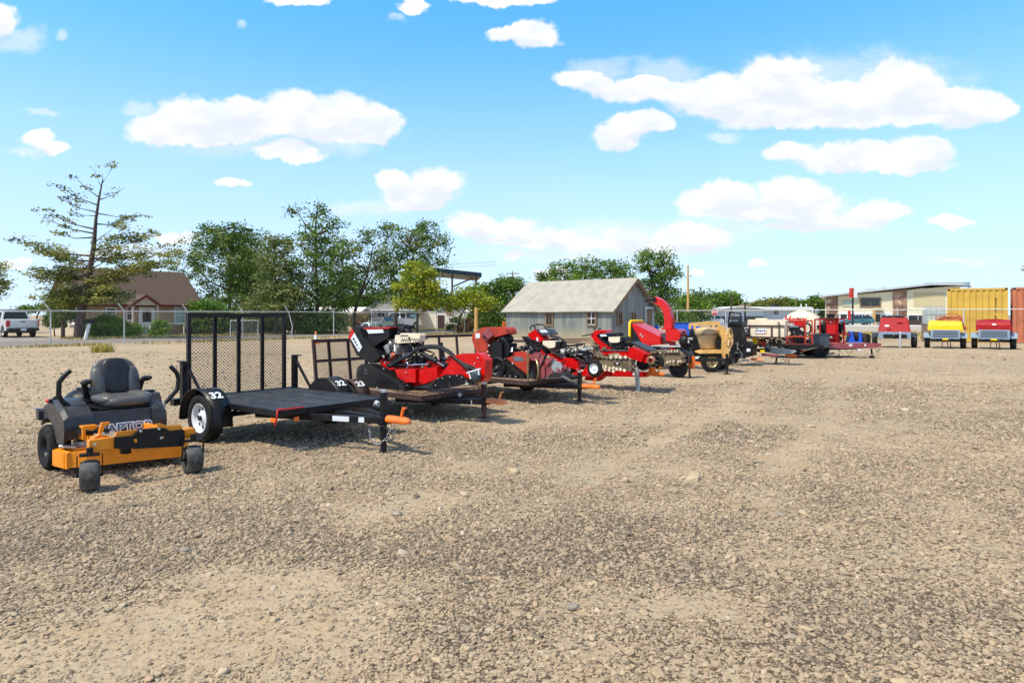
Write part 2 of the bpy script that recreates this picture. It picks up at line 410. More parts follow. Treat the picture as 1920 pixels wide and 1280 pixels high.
def build_ground():
    def axis(lo, hi, step, far_lo, far_hi, gr=1.25):
        a = list(np.arange(lo, hi, step)); d = step; p = a[-1]
        while p < far_hi: d *= gr; p += d; a.append(p)
        b = []; d = step; p = lo
        while p > far_lo: d *= gr; p -= d; b.append(p)
        return np.array(b[::-1]+a)
    xs = axis(-9, 11, .09, -4000, 4000); ys = axis(2.2, 18, .09, -300, 5000)
    X, Y = np.meshgrid(xs, ys)
    g = gravelness(X, Y)
    Z = .012*(fbm(X, Y, 1.1, 3, 3)-.5)*2+.006*g
    fade = np.clip(1-(np.hypot(X, Y)-14)/14, 0, 1)
    Z = Z*fade-.004
    V = np.stack([X.ravel(), Y.ravel(), Z.ravel()], 1)
    nx = len(xs); i = np.arange(len(ys)-1)[:, None]*nx+np.arange(nx-1)[None]
    F4 = np.stack([i, i+1, i+nx+1, i+nx], -1).reshape(-1, 4)
    m = bpy.data.materials.new('dirt_and_gravel'); m.use_nodes = True; n = NG(m.node_tree); b = n.n['Principled BSDF']
    tc = n.node('ShaderNodeTexCoord').outputs['Object']
    at = n.node('ShaderNodeAttribute', attribute_name='gravel').outputs['Fac']
    big = n.noise(tc, .22, 5, .6); mid = n.noise(tc, 1.9, 6, .65); fine = n.noise(tc, 24, 5, .7)
    dirt = n.mix(n.maprange(big, .35, .65), (.48, .37, .24, 1), (.40, .315, .21, 1))
    dirt = n.mix(n.math('MULTIPLY', n.maprange(mid, .45, .7), .6), dirt, (.40, .27, .145, 1))
    dirt = n.mix(n.math('MULTIPLY', n.maprange(fine, .46, .72), .7), dirt, (.20, .135, .08, 1))
    vo = n.node('ShaderNodeTexVoronoi', {'Scale': 46., 'Randomness': 1.}); n.l.new(n.vmath('ADD', tc, n.vmath('MULTIPLY', n.noise(tc, 30, 2, .5, out=1), (.02, .02, 0))), vo.inputs['Vector'])
    cc = n.node('ShaderNodeSeparateColor', {0: vo.outputs['Color']}).outputs
    stone = n.ramp(cc[0], [(0, (.10, .075, .05)), (.25, (.23, .17, .11)), (.55, (.37, .275, .175)), (.8, (.44, .32, .19)), (1, (.54, .44, .30))])
    gap = n.maprange(vo.outputs['Distance'], .35, .62)
    stone = n.mix(gap, stone, (.10, .07, .045, 1))
    vo2 = n.node('ShaderNodeTexVoronoi', {'Scale': 17., 'Randomness': 1.}); n.l.new(tc, vo2.inputs['Vector'])
    c2 = n.node('ShaderNodeSeparateColor', {0: vo2.outputs['Color']}).outputs
    k = n.math('ADD', at, n.math('MULTIPLY', n.math('SUBTRACT', cc[1], .5), .75))
    isst = n.maprange(k, .40, .56)
    stone = n.mix(n.maprange(at, .45, 1., 0., .22), stone, (.15, .12, .09, 1)); col = n.mix(isst, dirt, stone)
    big2 = n.math('MULTIPLY', n.maprange(n.math('ADD', vo2.outputs['Distance'], n.math('MULTIPLY', c2[1], .5)), .42, .32), .6)
    col = n.mix(big2, col, n.ramp(c2[0], [(0, (.13, .11, .09)), (.5, (.26, .21, .16)), (1, (.46, .38, .28))]))
    # grasses and darker soil a long way off
    n.l.new(col, b.inputs['Base Color']); b.inputs['Roughness'].default_value = .95; b.inputs['Specular IOR Level'].default_value = .2
    h1 = n.math('MULTIPLY', n.math('SUBTRACT', 1., vo.outputs['Distance']), n.math('MULTIPLY', isst, .012))
    h = n.math('ADD', h1, n.math('MULTIPLY', fine, .012))
    h = n.math('ADD', h, n.math('MULTIPLY', big2, .012))
    h = n.math('ADD', h, n.math('MULTIPLY', mid, .05))
    bp = n.node('ShaderNodeBump', {'Strength': 1., 'Distance': 1., 'Height': h}); n.l.new(bp.outputs[0], b.inputs['Normal'])
    o = np_mesh('ground', V, F4, m, smooth=True)
    a = o.data.attributes.new('gravel', 'FLOAT', 'POINT'); a.data.foreach_set('value', g.ravel().astype(np.float32))
    tag(o, 'sandy dirt yard covered with patches of loose gravel', kind='structure')
build_ground()

def build_gravel():
    """loose stones lying on the yard, thick where the gravel is deep and thinning out away from the tracks"""
    rng = np.random.default_rng(7)
    P = []; S = []
    # depth bands: (y0, y1, stones per m2 at full cover, mean radius)
    for y0, y1, dens, r in [(2.5,4.2,2900,.0078),(4.2,6,2200,.0088),(6,8.5,1500,.0102),(8.5,12,760,.0125),(12,17,300,.017),(17,30,110,.021)]:
        w1 = y1*.80+.3; n = int(2*w1*(y1-y0)*dens)
        x = rng.uniform(-w1, w1, n); y = rng.uniform(y0, y1, n)
        g = gravelness(x, y); keep = rng.uniform(0, 1, n) < (.20+.80*np.clip((g-.10)/.6, 0, 1)**1.2)
        keep &= np.abs(x) < y*.80+.3
        x = x[keep]; y = y[keep]
        s = r*np.exp(rng.normal(0, .42, len(x))); s[rng.uniform(0, 1, len(x)) < .006] *= 2.0
        P.append(np.stack([x, y], 1)); S.append(s)
    P = np.concatenate(P); S = np.concatenate(S); N = len(P)
    # a few big cobbles seen in the photograph
    zz = .012*(fbm(P[:, 0], P[:, 1], 1.1, 3, 3)-.5)*2+.006*gravelness(P[:, 0], P[:, 1])
    fade = np.clip(1-(np.hypot(P[:, 0], P[:, 1])-14)/14, 0, 1); Z = zz*fade-.004+S*.10
    me = bpy.data.meshes.new('gravel'); me.vertices.add(N)
    me.vertices.foreach_set('co', np.stack([P[:, 0], P[:, 1], Z], 1).astype(np.float32).ravel())
    a = me.attributes.new('sz', 'FLOAT_VECTOR', 'POINT')
    sc = np.stack([S*rng.uniform(.8, 1.45, N), S*rng.uniform(.6, 1.0, N), S*rng.uniform(.38, .7, N)], 1)
    a.data.foreach_set('vector', sc.astype(np.float32).ravel())
    a = me.attributes.new('rt', 'FLOAT_VECTOR', 'POINT')
    a.data.foreach_set('vector', np.stack([rng.normal(0, .3, N), rng.normal(0, .3, N), rng.uniform(0, 6.28, N)], 1).astype(np.float32).ravel())
    m = bpy.data.materials.new('loose_stone'); m.use_nodes = True; n = NG(m.node_tree); b = n.n['Principled BSDF']
    rnd = n.node('ShaderNodeObjectInfo').outputs['Random']
    tc = n.node('ShaderNodeTexCoord').outputs['Object']
    c = n.ramp(rnd, [(0, (.035, .03, .026)), (.07, (.12, .095, .075)), (.28, (.27, .20, .125)), (.5, (.40, .295, .185)), (.66, (.35, .285, .20)), (.84, (.48, .36, .22)), (.95, (.34, .21, .14)), (1, (.56, .47, .36))])
    gk = n.node('ShaderNodeAttribute', attribute_name='gk', attribute_type='INSTANCER').outputs['Fac']
    c = n.mix(n.math('MULTIPLY', n.maprange(n.noise(tc, 1.4, 4, .6), .30, .62), n.maprange(gk, .25, .90, .85, .45)), c, (.46, .355, .235, 1))
    c = n.mix(n.maprange(gk, .45, 1., 0., .18), c, (.17, .145, .115, 1), 'MIX')
    n.l.new(c, b.inputs['Base Color']); b.inputs['Roughness'].default_value = .85; b.inputs['Specular IOR Level'].default_value = .25
    a = me.attributes.new('gk', 'FLOAT', 'POINT'); a.data.foreach_set('value', gravelness(P[:, 0], P[:, 1]).astype(np.float32))
    me.materials.append(m)
    o = bpy.data.objects.new('gravel', me); COL.objects.link(o)
    t = bpy.data.node_groups.new('gravel', 'GeometryNodeTree')
    t.interface.new_socket('Geometry', in_out='INPUT', socket_type='NodeSocketGeometry'); t.interface.new_socket('Geometry', in_out='OUTPUT', socket_type='NodeSocketGeometry')
    gi = t.nodes.new('NodeGroupInput'); go = t.nodes.new('NodeGroupOutput')
    ico = t.nodes.new('GeometryNodeMeshIcoSphere'); ico.inputs['Radius'].default_value = 1; ico.inputs['Subdivisions'].default_value = 2
    sp = t.nodes.new('GeometryNodeSetPosition'); nz = t.nodes.new('ShaderNodeTexNoise'); nz.inputs['Scale'].default_value = .9
    vm = t.nodes.new('ShaderNodeVectorMath'); vm.operation = 'MULTIPLY_ADD'; vm.inputs[1].default_value = (1.5, 1.5, 1.5); vm.inputs[2].default_value = (-.75, -.75, -.75)
    t.links.new(nz.outputs[1], vm.inputs[0]); t.links.new(vm.outputs[0], sp.inputs['Offset']); t.links.new(ico.outputs['Mesh'], sp.inputs['Geometry'])
    sm = t.nodes.new('GeometryNodeSetMaterial'); sm.inputs['Material'].default_value = m; t.links.new(sp.outputs[0], sm.inputs[0])
    ip = t.nodes.new('GeometryNodeInstanceOnPoints')
    for nm, sk in (('sz', 'Scale'), ('rt', 'Rotation')):
        at = t.nodes.new('GeometryNodeInputNamedAttribute'); at.data_type = 'FLOAT_VECTOR'; at.inputs[0].default_value = nm
        t.links.new(at.outputs[0], ip.inputs[sk])
    t.links.new(gi.outputs[0], ip.inputs['Points']); t.links.new(sm.outputs[0], ip.inputs['Instance']); t.links.new(ip.outputs[0], go.inputs[0])
    md = o.modifiers.new('stones', 'NODES'); md.node_group = t
    tag(o, 'loose brown and grey gravel scattered over the yard', 'gravel', kind='stuff')
    print('stones', N)
build_gravel()

def strip(name, pts, z, m, label):
    mb = MB(); mb.add([(p[0], p[1], z) for p in pts], [tuple(range(len(pts)))])
    return tag(mb.build(name, m), label, kind='structure')
def road_mat(name, col, var=.12, bump=.004):
    return mat(name, col, .9, 0, var, vs=.8, bump=bump, bs=20, dirt=.35, dcol=(.36, .29, .20), spec=.2)
M['asphalt'] = road_mat('worn_asphalt', (.235, .205, .175))
M['concrete'] = road_mat('pale_concrete', (.42, .36, .28), .08)
M['concrete2'] = road_mat('grey_concrete', (.30, .27, .23), .08)
def ss(x, y): p = SF.w(x, y); return (p.x, p.y)
strip('road', [ss(-60, 1.6), ss(40, 1.6), ss(40, 9.2), ss(-60, 9.2)], .004, M['asphalt'], 'grey asphalt road running behind the chain link fence')
strip('driveway', [ss(-6, 9.1), ss(5.0, 9.1), ss(5.0, 24), ss(-6, 24)], .008, M['concrete2'], 'grey driveway in front of the white pickup')
strip('side_road', [(15, 62), (160, 62), (160, 98), (15, 98)], .008, M['concrete'], 'pale concrete road in front of the cream motel')
strip('pavement', [(35, 98.2), (160, 98.2), (160, 103), (35, 103)], .10, M['concrete'], 'pale pavement along the motel')
kb = MB(); kb.bb(35, 160, 97.8, 98.2, 0, .18); tag(kb.build('kerb', M['white']), 'white kerb along the far side of the concrete road', kind='structure')
strip('lot', [(-14, 66), (6, 66), (4, 84), (-22, 84)], .012, M['concrete2'], 'grey parking lot in front of the white wall')

def blades(name, n, region, h, cols, seed, label, w=.02, lean=.35, cat='grass', dens=None):
    """upright grass blades: region() gives a random foot point"""
    rng = random.Random(seed); V = []; Fq = []; mi = []
    for i in range(n):
        x, y = region(rng)
        hh = h*rng.uniform(.4, 1.2); a = rng.uniform(0, 6.28); l = rng.uniform(0, lean)*hh; b = rng.uniform(0, 6.28); ww = w*rng.uniform(.6, 1.4)
        dx, dy = math.cos(a)*ww, math.sin(a)*ww; k = len(V)
        V += [(x-dx, y-dy, -.01), (x+dx, y+dy, -.01), (x+math.cos(b)*l+dx*.2, y+math.sin(b)*l+dy*.2, hh), (x+math.cos(b)*l-dx*.2, y+math.sin(b)*l-dy*.2, hh)]
        Fq.append((k, k+1, k+2, k+3)); mi.append(rng.randrange(len(cols)))
    o = np_mesh(name, np.array(V), np.array(Fq), cols, mi=np.array(mi))
    return tag(o, label, cat, kind='stuff')
def gmat(name, c): return mat(name, c, .8, 0, .25, vs=3, spec=.2)
DRY = [gmat('dry_grass_straw', (.46, .34, .12)), gmat('dry_grass_pale', (.60, .47, .22)), gmat('dry_grass_olive', (.25, .22, .07))]
GRN = [gmat('grass_green', (.09, .14, .03)), gmat('grass_lime', (.20, .24, .05)), DRY[0]]
def cl(rng, cx, cy, r): a = rng.uniform(0, 6.28); q = r*rng.random()**.7; return cx+math.cos(a)*q, cy+math.sin(a)*q
# weeds along the fence
def reg_fence(rng):
    s = rng.uniform(-6, 42); 
    while fbm(s, 0., .3, 77, 2) < rng.uniform(.35, .55): s = rng.uniform(-6, 42)
    p = SF.w(s, rng.gauss(-.2, .5)); return p.x, p.y
blades('dry_grass', 3500, reg_fence, .14, DRY, 3, 'dry straw coloured weeds along the foot of the chain link fence', .03)
def reg_yard(rng):
    s = rng.uniform(4.5, 45); p = SF.w(s, rng.uniform(9.4, 12.5)); return p.x, p.y
blades('yard_grass', 12000, reg_yard, .13, DRY+[GRN[1]], 4, 'yellowed grass verge beyond the road', .045)
def reg_r(rng): return rng.uniform(16, 60), rng.uniform(45, 61)
blades('verge_grass', 16000, reg_r, .20, DRY, 5, 'yellow dry grass verge behind the compressors and fence', .05)
c0 = gp(193, 660)
blades('weed_clump', 260, lambda r: cl(r, c0.x, c0.y, .42), .33, [DRY[0], gmat('weed_yellow', (.55, .45, .04)), GRN[1]], 6, 'small yellow weed clump on the dirt behind the mower', .02, .8, 'weed')
# ================================================================ fences
def chain_fence(name, F, x0, x1, h, posts, label, group=None, arms=True, bent=()):
    root = thing(name, label, 'fence', F.w(x0, 0), math.degrees(F.a), group)
    L = x1-x0
    r = MB(); r.tube([(i*L/12, .0, h+random.Random(i).uniform(-.012, .012)) for i in range(13)], .027, 8); r.build('top_rail', M['galv'], root)
    mb = MB(); step = .16; n = int((L+h)/step)
    for k in range(n):
        for sg in (1, -1):
            a = k*step-(h if sg > 0 else 0); b = a+h*1.
            pts = []
            xa, za, xb, zb = a, .05, b, h
            if sg < 0: xa, za, xb, zb = a, h, a+h, .05
            if xb < 0 or xa > L: continue
            if xa < 0: za += (zb-za)*(0-xa)/(xb-xa); xa = 0
            if xb > L: zb = za+(zb-za)*(L-xa)/(xb-xa); xb = L
            if xb-xa > .05: mb.tube([(xa, 0.028, za), (xb, .028, zb)],   .0016, 3, caps=False)
    mb.build('wire_mesh', M['wire'], root)
    for i, s in enumerate(posts):
        p = MB(); s -= x0
        if i in bent: p.tube([(s, -.03, -.1), (s+.12, -.03, h*.45), (s-.18, -.03, h)], .034, 8)
        else: p.tube([(s, -.03, -.1), (s, -.03, h)], .036, 8)
        if arms: p.bar((s-(.18 if i in bent else 0), -.03, h), (s-.30-(.18 if i in bent else 0), -.02, h+.42), .05, .05)
        p.build('post', M['galv'], root)
    return root
rs = 3.537
chain_fence('chain_link_fence', SF, -12, 41, 1.83, [-rs*2, -rs]+[rs*i for i in range(12)], 'long chain link fence with angled post arms beside the road on the left', bent=(6,))
RF = Frame(9.08, 52, math.degrees(math.atan2(37-52, 28.5-9.08)))
rl = math.hypot(15, 19.42)
def rf_s(u): o, d = RF._ray(u, 600); return (o-d*(o.y/d.y)).x
chain_fence('chain_link_fence', RF, -.5, rl+6, 1.94, [rf_s(u) for u in (1186, 1270, 1361, 1530, 1683, 1807, 1950)], 'chain link fence running behind the mixer, tanks and compressors on the right', arms=False)

# ================================================================ buildings
M['corr'] = None
def corr_mat(name, c1, c2, rust, bandc, vs=1.2, dr=.5):
    m = bpy.data.materials.new(name); m.use_nodes = True; g = NG(m.node_tree); b = g.n['Principled BSDF']
    tc = g.node('ShaderNodeTexCoord').outputs['Object']
    st = g.noise(g.vmath('MULTIPLY', tc, (2.2, 2.2, .25)), vs, 5, .65)
    c = g.mix(g.maprange(st, .35, .65), c1, c2)
    sp = g.noise(g.vmath('MULTIPLY', tc, (1, 1, .6)), 2.3, 6, .7)
    c = g.mix(g.math('MULTIPLY', g.maprange(sp, .52, .75), dr), c, rust)
    z = g.node('ShaderNodeSeparateXYZ', {0: tc}).outputs[2]
    if bandc: c = g.mix(g.math('MULTIPLY', g.maprange(g.math('ADD', z, g.math('MULTIPLY', sp, .8)), 1.35, .35), .8), c, bandc)
    g.l.new(c, b.inputs['Base Color']); b.inputs['Roughness'].default_value = .62; b.inputs['Metallic'].default_value = .12
    return m
M['shed_wall'] = corr_mat('weathered_tin_wall', (.15, .17, .165), (.26, .27, .24), (.28, .23, .15), (.40, .33, .20))
M['shed_roof'] = corr_mat('weathered_tin_roof', (.34, .325, .275), (.43, .40, .32), (.33, .25, .16), None, .8, .5)
def corr_sheet(A, B, h0, hA1, hB1, n, amp, thick=.02):
    """upright corrugated sheet from A to B in plan, foot h0, top varies linearly from hA1 to hB1 (or list of heights)"""
    mb = MB(); A = Vector(A); B = Vector(B); d = B-A; L = d.length; d.normalize(); nn = Vector((d.y, -d.x, 0)); K = n*4
    top = hA1 if callable(hA1) else (lambda t: hA1+(hB1-hA1)*t)
    f = []; bk = []
    for i in range(K+1):
        t = i/K; o = math.sin(i*math.pi/2)*amp
        p = A+d*(L*t)+nn*o; q = p-nn*thick
        f.append((p, top(t))); bk.append((q, top(t)))
    vs = []
    for p, z in f: vs += [(p.x, p.y, h0), (p.x, p.y, z)]
    for p, z in bk: vs += [(p.x, p.y, h0), (p.x, p.y, z)]
    fs = []; o2 = 2*(K+1)
    for i in range(K):
        fs.append((2*i, 2*i+2, 2*i+3, 2*i+1)); fs.append((o2+2*i, o2+2*i+1, o2+2*i+3, o2+2*i+2)); fs.append((2*i+1, 2*i+3, o2+2*i+3, o2+2*i+1))
    mb.add(vs, fs); return mb
def window(parent, c, w, h, depth_dir, frame_m, pane_m=None, mull=(1, 1), fw=.09, sill=False, right=None, name='window'):
    """window standing proud of a wall; c centre in parent's axes, depth_dir the outward normal"""
    n = Vector(depth_dir).normalized(); r = Vector((-n.y, n.x, 0)) if right is None else Vector(right); u = Vector((0, 0, 1)); c = Vector(c)
    Mx = Matrix((r, n, u)).transposed()
    f = MB()
    for sx in (-1, 1): f.box(c+r*sx*(w/2-fw/2)+n*.03, (fw, .10, h), Mx)
    for sz in (-1, 1): f.box(c+u*sz*(h/2-fw/2)+n*.032, (w-2*fw, .096, fw), Mx)
    for i in range(mull[0]): f.box(c+r*((i+1)/(mull[0]+1)-.5)*(w-2*fw)+n*.026, (.05, .06, h-2*fw), Mx)
    for i in range(mull[1]): f.box(c+u*((i+1)/(mull[1]+1)-.5)*(h-2*fw)+n*.024, (w-2*fw, .055, .05), Mx)
    if sill: f.box(c-u*(h/2+.03)+n*.07, (w+.1, .18, .06), Mx)
    fo = f.build(name, frame_m, parent)
    p = MB().box(c+n*.008, (w-fw, .03, h-fw), Mx); p.build('pane', pane_m or M['glass_dark'], fo)
    return fo

def shed():
    A = Vector((-.44, 50, 0)); C = Vector((6.53, 44, 0)); d = (C-A).normalized(); g = Vector((-d.y, d.x, 0)); Lf = (C-A).length; Wd = 5.75
    root = thing('tin_shed', 'weathered corrugated tin shed with a pale gabled roof', 'shed', A, math.degrees(math.atan2(d.y, d.x)))
    e, rz = 2.02, 4.12
    corr_sheet((0, 0, 0), (Lf, 0, 0), 0, e, e, 60, .007).build('wall', M['shed_wall'], root)
    gab = lambda t: e+(rz-e)*(1-abs(2*t-1))
    corr_sheet((Lf, 0, 0), (Lf, Wd, 0), 0, gab, 0, 36, .007).build('wall', M['shed_wall'], root, label='blue grey corrugated gable wall in shade')
    corr_sheet((0, Wd, 0), (0, 0, 0), 0, gab, 0, 36, .007).build('wall', M['shed_wall'], root)
    corr_sheet((Lf, Wd, 0), (0, Wd, 0), 0, e, e, 60, .007).build('wall', M['shed_wall'], root)
    rf = MB(); ov = .28; n = 46
    for side in (0, 1):
        vs = []; fs = []
        y0, y1 = (-ov, Wd/2) if side == 0 else (Wd+ov, Wd/2)
        z0 = e-(rz-e)*ov/(Wd/2)+.05; z1 = rz+.05
        K = n*2
        for i in range(K+1):
            x = -ov+(Lf+2*ov)*i/K; o = .014*(i % 2)
            sag = .05*math.sin(i*.11)*(1 if side == 0 else .3)
            vs += [(x, y0, z0+o+sag*.3), (x, (y0+y1)/2, (z0+z1)/2+o-.02+sag*.4), (x, y1, z1+o)]
            vs += [(x, y0, z0+o+sag*.3-.05), (x, (y0+y1)/2, (z0+z1)/2+o-.07+sag*.4), (x, y1, z1+o-.05)]
        for i in range(K):
            a, b = i*6, i*6+6
            for q in ((0, 1), (1, 2)): fs.append((a+q[0], b+q[0], b+q[1], a+q[1]))
            for q in ((3, 4), (4, 5)): fs.append((a+q[1], b+q[1], b+q[0], a+q[0]))
            fs.append((a, a+3, b+3, b))
        for a in (0, K*6): fs += [(a, a+1, a+4, a+3), (a+1, a+2, a+5, a+4)]
        rf.add(vs, fs)
    rf.build('roof', M['shed_roof'], root)
    vb = MB()
    for y0 in (-ov, Wd+ov): vb.bar((Lf+ov+.02, y0, e-(rz-e)*ov/(Wd/2)-.08), (Lf+ov+.02, Wd/2, rz-.07), .05, .18)
    vb.bb(Lf+ov-.25, Lf+ov+.02, Wd/2-.15, Wd/2+.15, rz-.32, rz-.08)
    vb.build('bargeboard', M['wood'], root)
    fr = Frame(A.x, A.y, math.degrees(math.atan2(d.y, d.x)))
    for (u, v, w_, h_, mu) in ((1031, 598, .68, .98, (1, 0)), (1110, 597, .80, 1.0, (1, 1))):
        p = fr.sy(u, v, 0); o = window(root, (p.x, -.02, p.z), w_, h_, (0, -1, 0), M['wood'], None, mu, .1)
        if mu == (1, 1):
            q = MB(); q.bb(p.x-.02, p.x+.02, -.085, -.07, p.z-.42, p.z+.42); q.bb(p.x-.32, p.x+.32, -.0845, -.0705, p.z-.02, p.z+.02)
            q.bb(p.x-.32, p.x+.32, -.0843, -.0703, p.z-.42, p.z-.38); q.build('mullion', M['white'], o)
    for (u, v, w_, h_) in ((1161, 597, .62, .98), (1188, 597, .45, .8)):
        p = fr.sx(u, v, Lf); window(root, (Lf+.02, p.y, p.z), w_, h_, (1, 0, 0), M['wood'], None, (1, 0), .1)
    p = fr.sx(1215, 605, Lf); dm = MB()
    y = min(p.y, Wd-.6)
    dm.bb(Lf+.02, Lf+.08, y-.42, y+.42, .05, 1.95)
    for k in range(5): dm.bb(Lf+.08, Lf+.095, y-.40+k*.165, y-.255+k*.165, .08, 1.9)
    do = dm.build('door', M['wood'], root)
    q = MB(); q.bb(Lf+.02, Lf+.13, y-.56, y-.44, .02, 2.05); q.bb(Lf+.02, Lf+.13, y+.44, y+.54, .02, 2.05); q.bb(Lf+.02, Lf+.16, y-.65, y+.6, 2.05, 2.2)
    q.build('door_frame', M['galv'], do)
shed()

def gable_house(name, label, F, x0, x1, D, depth, eave, ridge, wall_m, roof_m, trim_m, parts=None, ov=.45, hip=0., wing=None):
    """house with its long front wall facing the fence: front wall at y=D in F, between x0 and x1"""
    root = thing(name, label, 'house', F.w(x0, D), math.degrees(F.a))
    L = x1-x0
    w = MB(); w.bb(0, L, 0, depth, 0, eave)
    gpts = [(.001, 0, eave), (.001, depth, eave), (.001, depth/2, ridge-.1)]
    if hip < .01:
        w.prism(gpts, (.2, 0, 0)); w.prism([(L-.2, p[1], p[2]) for p in gpts], (.199, 0, 0))
    w.build('wall', wall_m, root)
    r = MB(); t = .16
    for (ya, yb) in ((-ov, depth/2), (depth+ov, depth/2)):
        za = eave-(ridge-eave)*ov/(depth/2)*.8
        P = [(-ov, ya, za), (L+ov, ya, za), (L+ov-hip, yb, ridge), (-ov+hip, yb, ridge)]
        r.prism(P, (0, 0, -t))
    if hip:
        for xa, xb in ((-ov, -ov+hip), (L+ov, L+ov-hip)):
            r.prism([(xa, -ov, eave-.35), (xa, depth+ov, eave-.35), (xb, depth/2, ridge)], (0, 0, -t))
    ro = r.build('roof', roof_m, root)
    f = MB(); za = eave-(ridge-eave)*ov/(depth/2)*.8
    f.bb(-ov, L+ov, -ov-.05, -ov-.003, za-.15, za-.01); f.build('fascia', trim_m, root)
    return root
M['house_wall'] = mat('tan_board_wall', (.43, .31, .22), .8, 0, .12, vs=2)
M['house_wall2'] = mat('pale_stucco_wall', (.55, .46, .36), .85, 0, .08, vs=2, bump=.004, bs=30)
M['shingle'] = mat('brown_shingles', (.105, .068, .050), .9, 0, .25, vs=10, bump=.01, bs=18)
M['maroon'] = mat('maroon_trim', (.16, .012, .015), .5)
M['curtain'] = mat('window_blind', (.42, .55, .50), .6, 0, .08)
def left_house():
    D = 18.; x0, x1 = 8.0, 17.0
    root = gable_house('brown_roofed_house', 'tan house with a steep brown shingle roof behind the big pine', SF, x0, x1, D, 6.6, 2.75, 5.5, M['house_wall'], M['shingle'], M['maroon'], ov=.4)
    H = Frame(*SF.w(x0, D)[:2], math.degrees(SF.a))
    # door, windows, porch fence measured on the front wall
    def on(u, v, y=0.): p = H.sy(u, v, y); return p.x, p.z
    a = on(262, 577); b = on(287, 620)
    d = MB(); d.bb(a[0], b[0], -.08, 0, .2, 2.15); do = d.build('door', M['white'], root)
    q = MB(); q.bb(a[0]+.18, b[0]-.18, -.10, -.083, 1.05, 2.0); q.build('pane', M['glass_dark'], do)
    q = MB(); q.ball((a[0]+.1, -.12, 1.05), .035); q.build('handle', M['chrome'], do)
    q = MB(); q.bb(a[0]-.12, a[0]-.002, -.12, 0, .2, 2.3); q.bb(b[0]+.002, b[0]+.12, -.12, 0, .2, 2.3); q.bb(a[0]-.12, b[0]+.12, -.12, 0, 2.16, 2.28); q.build('door_frame', M['white'], do)
    st = MB(); st.bb(a[0]-.4, b[0]+.4, -1.0, -.001, 0, .19); st.build('step', M['concrete'], root)
    for (u0, u1, v0, v1, pm) in ((327, 346, 575, 606, M['curtain']), (198, 216, 577, 600, None), (237, 247, 575, 600, None)):
        p = on(u0, v0); r = on(u1, v1)
        window(root, ((p[0]+r[0])/2, -.02, (p[1]+r[1])/2), abs(r[0]-p[0])+.1, abs(p[1]-r[1])+.1, (0, -1, 0), M['white'], pm, (0, 1), .08, True)
    # board and batten
    bt = MB()
    for k in range(30): bt.bb(.1+k*.34, .15+k*.34, -.03, -.002, .3, 2.4)
    bt.build('batten', M['house_wall'], root)
    # pale stucco end wall with its own windows
    q = MB(); q.prism([(-.003, 0, 0), (-.003, 6.6, 0), (-.003, 6.6, 2.74), (-.003, 3.3, 5.28), (-.003, 0, 2.74)], (-.03, 0, 0)); q.build('end_wall', M['house_wall2'], root)
    for (u, v, w_, h_) in ((139, 588, 1.5, 1.6), (132, 530, .8, 1.0)):
        p = H.sx(u, v, 0); window(root, (-.04, p.y, p.z), w_, h_, (-1, 0, 0), M['white'], None, (1, 1), .1, True)
    # little gable over the porch
    pg = MB(); c = on(262, 560)[0]
    pg.prism([(c-1.15, -1.2, 2.4), (c, -1.2, 3.2), (c, 2.2, 3.2), (c-1.15, 2.2, 2.4)], (0, 0, .1))
    pg.prism([(c+1.15, -1.2, 2.4), (c, -1.2, 3.2), (c, 2.2, 3.2), (c+1.15, 2.2, 2.4)], (0, 0, .1)); pg.build('porch_roof', M['shingle'], root)
    pt = MB(); pt.prism([(c-.9, -1.1, 2.42), (c+.9, -1.1, 2.42), (c, -1.1, 3.1)], (0, .08, 0)); pt.build('porch_gable', M['house_wall2'], root); q = MB(); q.bar((c-1.15, -1.22, 2.38), (c, -1.22, 3.18), .04, .16); q.bar((c+1.15, -1.22, 2.38), (c, -1.225, 3.18), .04, .16); q.build('porch_trim', M['maroon'], root)
    for s in (-.95, .95): MB().bb(c+s-.07, c+s+.07, -1.1, -.96, .05, 2.5).build('porch_post', M['house_wall2'], root)
    # chimney
    ch = MB(); ch.bb(6.2, 6.8, 3.9, 4.5, 4.6, 5.9); ch.build('chimney', M['rust'], root)
    f = thing('white_porch_rail', 'white pipe rail in front of the brown roofed house', 'railing', SF.w(6.9, D-2.6), math.degrees(SF.a))
    for s in (4.9, 7.6, 7.9, 10.6, 13.2): MB().bb(s-.035, s+.035, -.04, .04, 0, .98).build('post', M['white'], f)
    q = MB(); q.bb(4.9, 13.2, -.03, .03, .92, .97); q.build('rail', M['white'], f)
    # a low white bench in the yard
    b = thing('bench', 'low white bench beside the porch rail', 'bench', SF.w(16.0, D-3.2), math.degrees(SF.a))
    q = MB(); q.bb(-.8, .8, -.2, .2, .52, .58); q.build('seat', M['white'], b)
    for s in (-.7, .66): MB().bb(s, s+.06, -.18, .18, 0, .52).build('leg', M['white'], b)
    # neighbour, far left
    gable_house('low_brown_house', 'low brown roofed house at the far left behind the white pickup', SF, -4.5, 3.0, 28, 7, 2.3, 3.2, M['house_wall'], M['shingle'], M['white'])
left_house()
M['grey_roof'] = mat('grey_shingles', (.20, .19, .18), .9, 0, .2, vs=8)
M['beige_wall'] = mat('beige_wall', (.55, .45, .33), .8, 0, .08)
M['teal_wall'] = mat('faded_teal_wall', (.22, .36, .38), .8, 0, .1)
M['white_wall'] = mat('whitewashed_wall', (.80, .74, .64), .8, 0, .06, vs=.6, dirt=.15)
